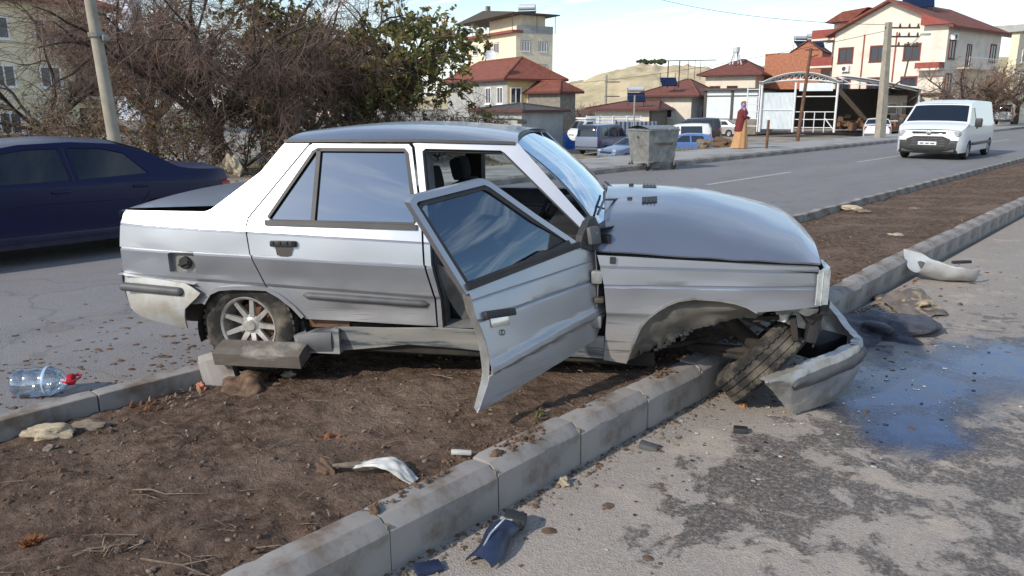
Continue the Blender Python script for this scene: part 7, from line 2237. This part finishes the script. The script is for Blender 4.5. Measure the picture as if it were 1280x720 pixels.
# --- broken plastic: fender fragment on the road
M_['scrap'] = mat('scuffed_silver_scrap', srgb(200, 204, 206), srgb(176, 176, 174), rough=.38, metal=.2, scale=6)
FR = empty('bumper_fragment', (-1.72, 8.05, .0)); FR.rotation_euler = (0, 0, YAW)
tag(FR, 'curved broken piece of silver bodywork lying on the road by the kerb', 'car fragment')
def frag(u, v):      # a bumper corner lying on its back: rounded end right, open trough, raised torn lip at the left
    x = -.28 + .54 * u
    half = .17 * math.sqrt(max(.03, 1 - max(0, (u - .55) / .45) ** 2))
    a = -1.45 + 2.9 * v
    y = half * math.sin(a)
    lift = .10 * max(0, .45 - u)
    z = .012 + .19 * (1 - math.cos(a)) * (1 - .25 * u) + lift * (1 + v) + .010 * noise.noise(Vector((u * 5, v * 5, 1)))
    if v > .5: z += .06 * (v - .5) * math.sin(u * 5)
    return (x - .05 * v, y - .10 * u, z)
fo = MB().grid(frag, 30, 20).build('shell', M_['scrap'], FR, 60); solid(fo, .006)
MB().grid(lambda u, v: Vector(frag(.20 + .62 * u, .30 + .50 * v)) + Vector((0, 0, .022 + .01 * math.sin(u * 12))), 10, 6).build('inner_liner', M_['strip'], FR, 60)
MB().bevbox((.16, .02, .17), (.20, .04, .03), .01, rz=.2).build('bracket', M_['plastic'], FR, 40)
# chunk of broken kerb / earth lying on the road
def chunk(name, label, loc, size, seed, m, flat=.5, rz=0.0):
    rg_c = random.Random(seed); vs, fs = rock_mesh(rg_c, 1.0, 5, rough=.4)
    vs = [Vector((v.x * size[0], v.y * size[1], max(-.2, v.z) * size[2])) for v in vs]
    o = MB().add(vs, fs).build(name, M_[m], None, 60); o.location = loc; o.rotation_euler = (0, 0, rz)
    tag(o, label, 'rubble'); return o
M_['slab'] = mat('broken_tar_concrete', srgb(120, 112, 104), srgb(64, 58, 56), rough=.9, scale=5, c3=srgb(172, 154, 128), s3=6, p3=(.5, .62), bump=.6, bscale=30)
chunk('broken_slab', 'broken concrete and tar slab lying against the near kerb', (-1.68, 6.75, .02), (.20, .34, .15), 3, 'slab', rz=.5)
M_['darkrub'] = mat('dark_wet_rubble', srgb(52, 52, 60), srgb(84, 84, 94), rough=.6, scale=14, bump=.8, bscale=40, bdist=.02)
chunk('dark_rubble', 'dark wet heap of earth in front of the broken slab', (-1.64, 5.80, .0), (.26, .36, .12), 5, 'darkrub', rz=.3)
chunk('earth_heap', 'heap of dark earth under the loose kerb stone', (-3.88, 2.08, .02), (.15, .30, .13), 9, 'clod', rz=R(-58))
# mirror housing at the foot of the kerb
MS = empty('mirror_housing', (-1.76, 1.86, .0)); MS.rotation_euler = (0, 0, R(16))
tag(MS, 'dark blue grey broken mirror housing lying at the foot of the near kerb', 'car fragment')
M_['navy'] = mat('dark_blue_plastic', srgb(34, 44, 66), srgb(48, 58, 82), rough=.35, scale=10)
def mh(u, v):
    x = -.055 + .11 * u; y = -.13 + .25 * v
    k = math.sin(math.pi * u) ** .6 * (math.sin(math.pi * (.12 + .8 * v))) ** .5
    return (x * (1 - .25 * max(0, v - .6)) + .012 * math.sin(v * 6), y, .012 + .055 * k + .02 * v)
solid(MB().grid(mh, 14, 18).build('housing', M_['navy'], MS, 50), .004)
MB().tube([(-.005, -.125, .035), (.0, -.04, .083), (.012, .06, .098)], [.003, .004, .003], 5).build('ridge', M_['chrome'], MS, 40)
MB().bevbox((.01, .15, .045), (.09, .07, .05), .015, rz=.3, ry=.2).build('mount', M_['plastic'], MS, 40)
MB().bevbox((-.01, .118, .06), (.05, .02, .012), .004, rz=.3).build('broken_edge', M_['lamp'], MS, 40)
# white plastic scrap on the soil
WP = empty('plastic_scrap', (-2.27, 1.80, .155)); WP.rotation_euler = (R(-6), R(4), YAW + R(-20))
tag(WP, 'crumpled white plastic panel scrap on the soil beside the near kerb', 'car fragment')
def wp(u, v):
    x = -.15 + .27 * u; y = -.06 + .12 * v * (.6 + .4 * math.sin(math.pi * u))
    return (x, y + .02 * math.sin(u * 5), .012 + .035 * math.sin(math.pi * u) * math.sin(math.pi * (.2 + .6 * v)) + .008 * noise.noise(Vector((u * 6, v * 6, 2))))
solid(MB().grid(wp, 22, 12).build('sheet', M_['white_plastic'], WP, 40), .003)
MB().tube([(-.14, -.02, .012), (-.19, -.05, .010), (-.24, -.07, .004)], [.014, .012, .006], 8).build('torn_tongue', M_['pebble'], WP, 40)
o = MB().bevbox((0, 0, 0), (.085, .022, .016), .003).build('trim_clip', M_['white_plastic'], None, 30); o.location = (-2.16, 2.08, .185); o.rotation_euler = (0, .1, YAW + .1)
tag(o, 'small white plastic strip on the soil behind the kerb', 'car fragment')
o = MB().bevbox((0, 0, 0), (.07, .05, .03), .008).build('plastic_shard', M_['plastic'], None, 30); o.location = (-1.56, 3.46, .012); o.rotation_euler = (0, 0, .5)
tag(o, 'small black plastic shard on the road near the folded wheel', 'car fragment')
o = MB().bevbox((0, 0, 0), (.10, .06, .02), .006).build('plastic_shard', M_['navy'], None, 30); o.location = (-1.84, 1.60, .012); o.rotation_euler = (.1, .1, 1.2)
tag(o, 'dark shard half under the kerb at the bottom of the picture', 'car fragment')
o = MB().bevbox((0, 0, 0), (.09, .05, .03), .01).build('plastic_shard', M_['strip'], None, 30); o.location = (-1.80, 2.98, .012); o.rotation_euler = (.1, .2, .4)
tag(o, 'grey shard at the foot of the kerb below the door', 'car fragment')

# crumbs of lamp glass and plastic round the nose
rgx = random.Random(77)
g = MB()
for i in range(260):
    x = -1.45 + rgx.gauss(0, .35); y = 4.3 + rgx.gauss(0, .9)
    if x < KX1 + .03: continue
    vs, fs = ROCKS[i % 10]; s_ = .003 + .007 * rgx.random() ** 2
    g.mi = i % 3
    g.add([(x + v.x * s_ * 1.3, y + v.y * s_ * 1.3, .006 + v.z * s_ * .5) for v in vs], fs)
tag(g.build('glass_crumbs', [M_['lamp'], M_['plastic'], M_['scrap']], None, None), 'crumbs of lamp glass and plastic scattered on the road round the nose', 'debris', kind='stuff')

# --- dry twigs on the soil, grass tuft, dry weed
rg = random.Random(12)
g = MB()
for i in range(150):
    x = rg.uniform(FX1 + .1, KX0 - .05); y = rg.uniform(.2, 5); a = rg.uniform(0, 6.28); L = rg.uniform(.04, .16)
    if rg.random() < .35: x, y = rg.uniform(-3.0, -2.15), rg.uniform(.5, 1.7)
    p0 = Vector((x, y, soil_z(x, y) + .012)); q = p0 + Vector((math.cos(a) * L, math.sin(a) * L, 0)); q.z = soil_z(q.x, q.y) + rg.uniform(.008, .03)
    m_ = p0.lerp(q, .5) + Vector((rg.uniform(-.02, .02), rg.uniform(-.02, .02), .008))
    thin(g, [p0, m_, q], rg.uniform(.0015, .003))
tag(g.build('dry_twigs', M_['twig'], None, None, recalc=False), 'thin dry twigs and straw scattered over the brown soil', 'twigs', kind='stuff')
for i, (x, y, a, L, lab) in enumerate(((-2.95, 1.05, .9, .30, 'long pale twig on the soil left of centre'), (-2.42, .86, .2, .34, 'pale forked twig on the soil at the bottom edge'), (-2.62, .72, 1.7, .20, 'short upright dry stalk at the bottom left'), (-3.25, 1.35, 2.2, .22, 'crooked twig on the soil below the loose kerb stone'))):
    p0 = Vector((x, y, soil_z(x, y) + .012)); pts = [p0]
    for k in range(4):
        a += rg.uniform(-.3, .3); q = pts[-1] + Vector((math.cos(a), math.sin(a), 0)) * L / 4; q.z = soil_z(q.x, q.y) + .014; pts.append(q)
    mb = MB(); thin(mb, pts, .005); thin(mb, [pts[2], pts[2] + Vector((math.cos(a + .7), math.sin(a + .7), .1)) * L * .3], .003)
    tag(mb.build('twig', M_['twig'], None, None, recalc=False), lab, 'twig')
M_['rustleaf'] = leaf_mat('rusty_brown_weed', srgb(120, 70, 40), srgb(146, 92, 54))
def weed(name, label, x, y, n, h, m, w=.006, spread=.08):
    mb = MB(); z = soil_z(x, y)
    for k in range(n):
        a = rg.uniform(0, 6.28); l = h * rg.uniform(.5, 1.1)
        p0 = Vector((x + rg.gauss(0, spread * .3), y + rg.gauss(0, spread * .3), z)); d = Vector((math.cos(a) * .7, math.sin(a) * .7, rg.uniform(.3, 1))).normalized()
        s_ = Vector((-math.sin(a), math.cos(a), 0)) * w
        p1 = p0 + d * l * .6; p2 = p1 + (d + Vector((0, 0, -.5))).normalized() * l * .4
        b = len(mb.v)
        mb.v += [tuple(p0 - s_), tuple(p0 + s_), tuple(p1 + s_), tuple(p1 - s_), tuple(p2)]
        mb.f += [(b, b + 1, b + 2, b + 3), (b + 3, b + 2, b + 4)]; mb.m += [0, 0]
    tag(mb.build(name, m, None, None, recalc=False), label, 'weed', kind='stuff' if spread > .09 else None)
weed('dry_weed', 'rusty brown dry weed at the lower left corner', -2.86, .66, 60, .05, M_['rustleaf'], .006, .04)
weed('dry_weed', 'small dead grass tuft at the bottom edge left of centre', -2.56, .82, 26, .07, M_['twig'], .002)
weed('grass_tuft', 'small green weed on the soil behind the near kerb', -2.20, 2.62, 18, .045, M_['leaf_green'], .004)
weed('dry_weed', 'brown leaf litter on the soil in the middle', -2.85, 1.9, 14, .035, M_['rustleaf'], .006, .1)
for i, (x, y, lab) in enumerate(((-4.02, 1.55, 'dead leaves gathered along the far kerb'), (-3.98, 1.74, 'heap of straw and leaves at the kerb end'), (-3.95, 2.15, 'dry plant litter in front of the loose kerb stone'))):
    weed('dry_weed', lab, x, y, 46, .05, M_['twig' if i % 2 else 'rustleaf'], .005, .22)
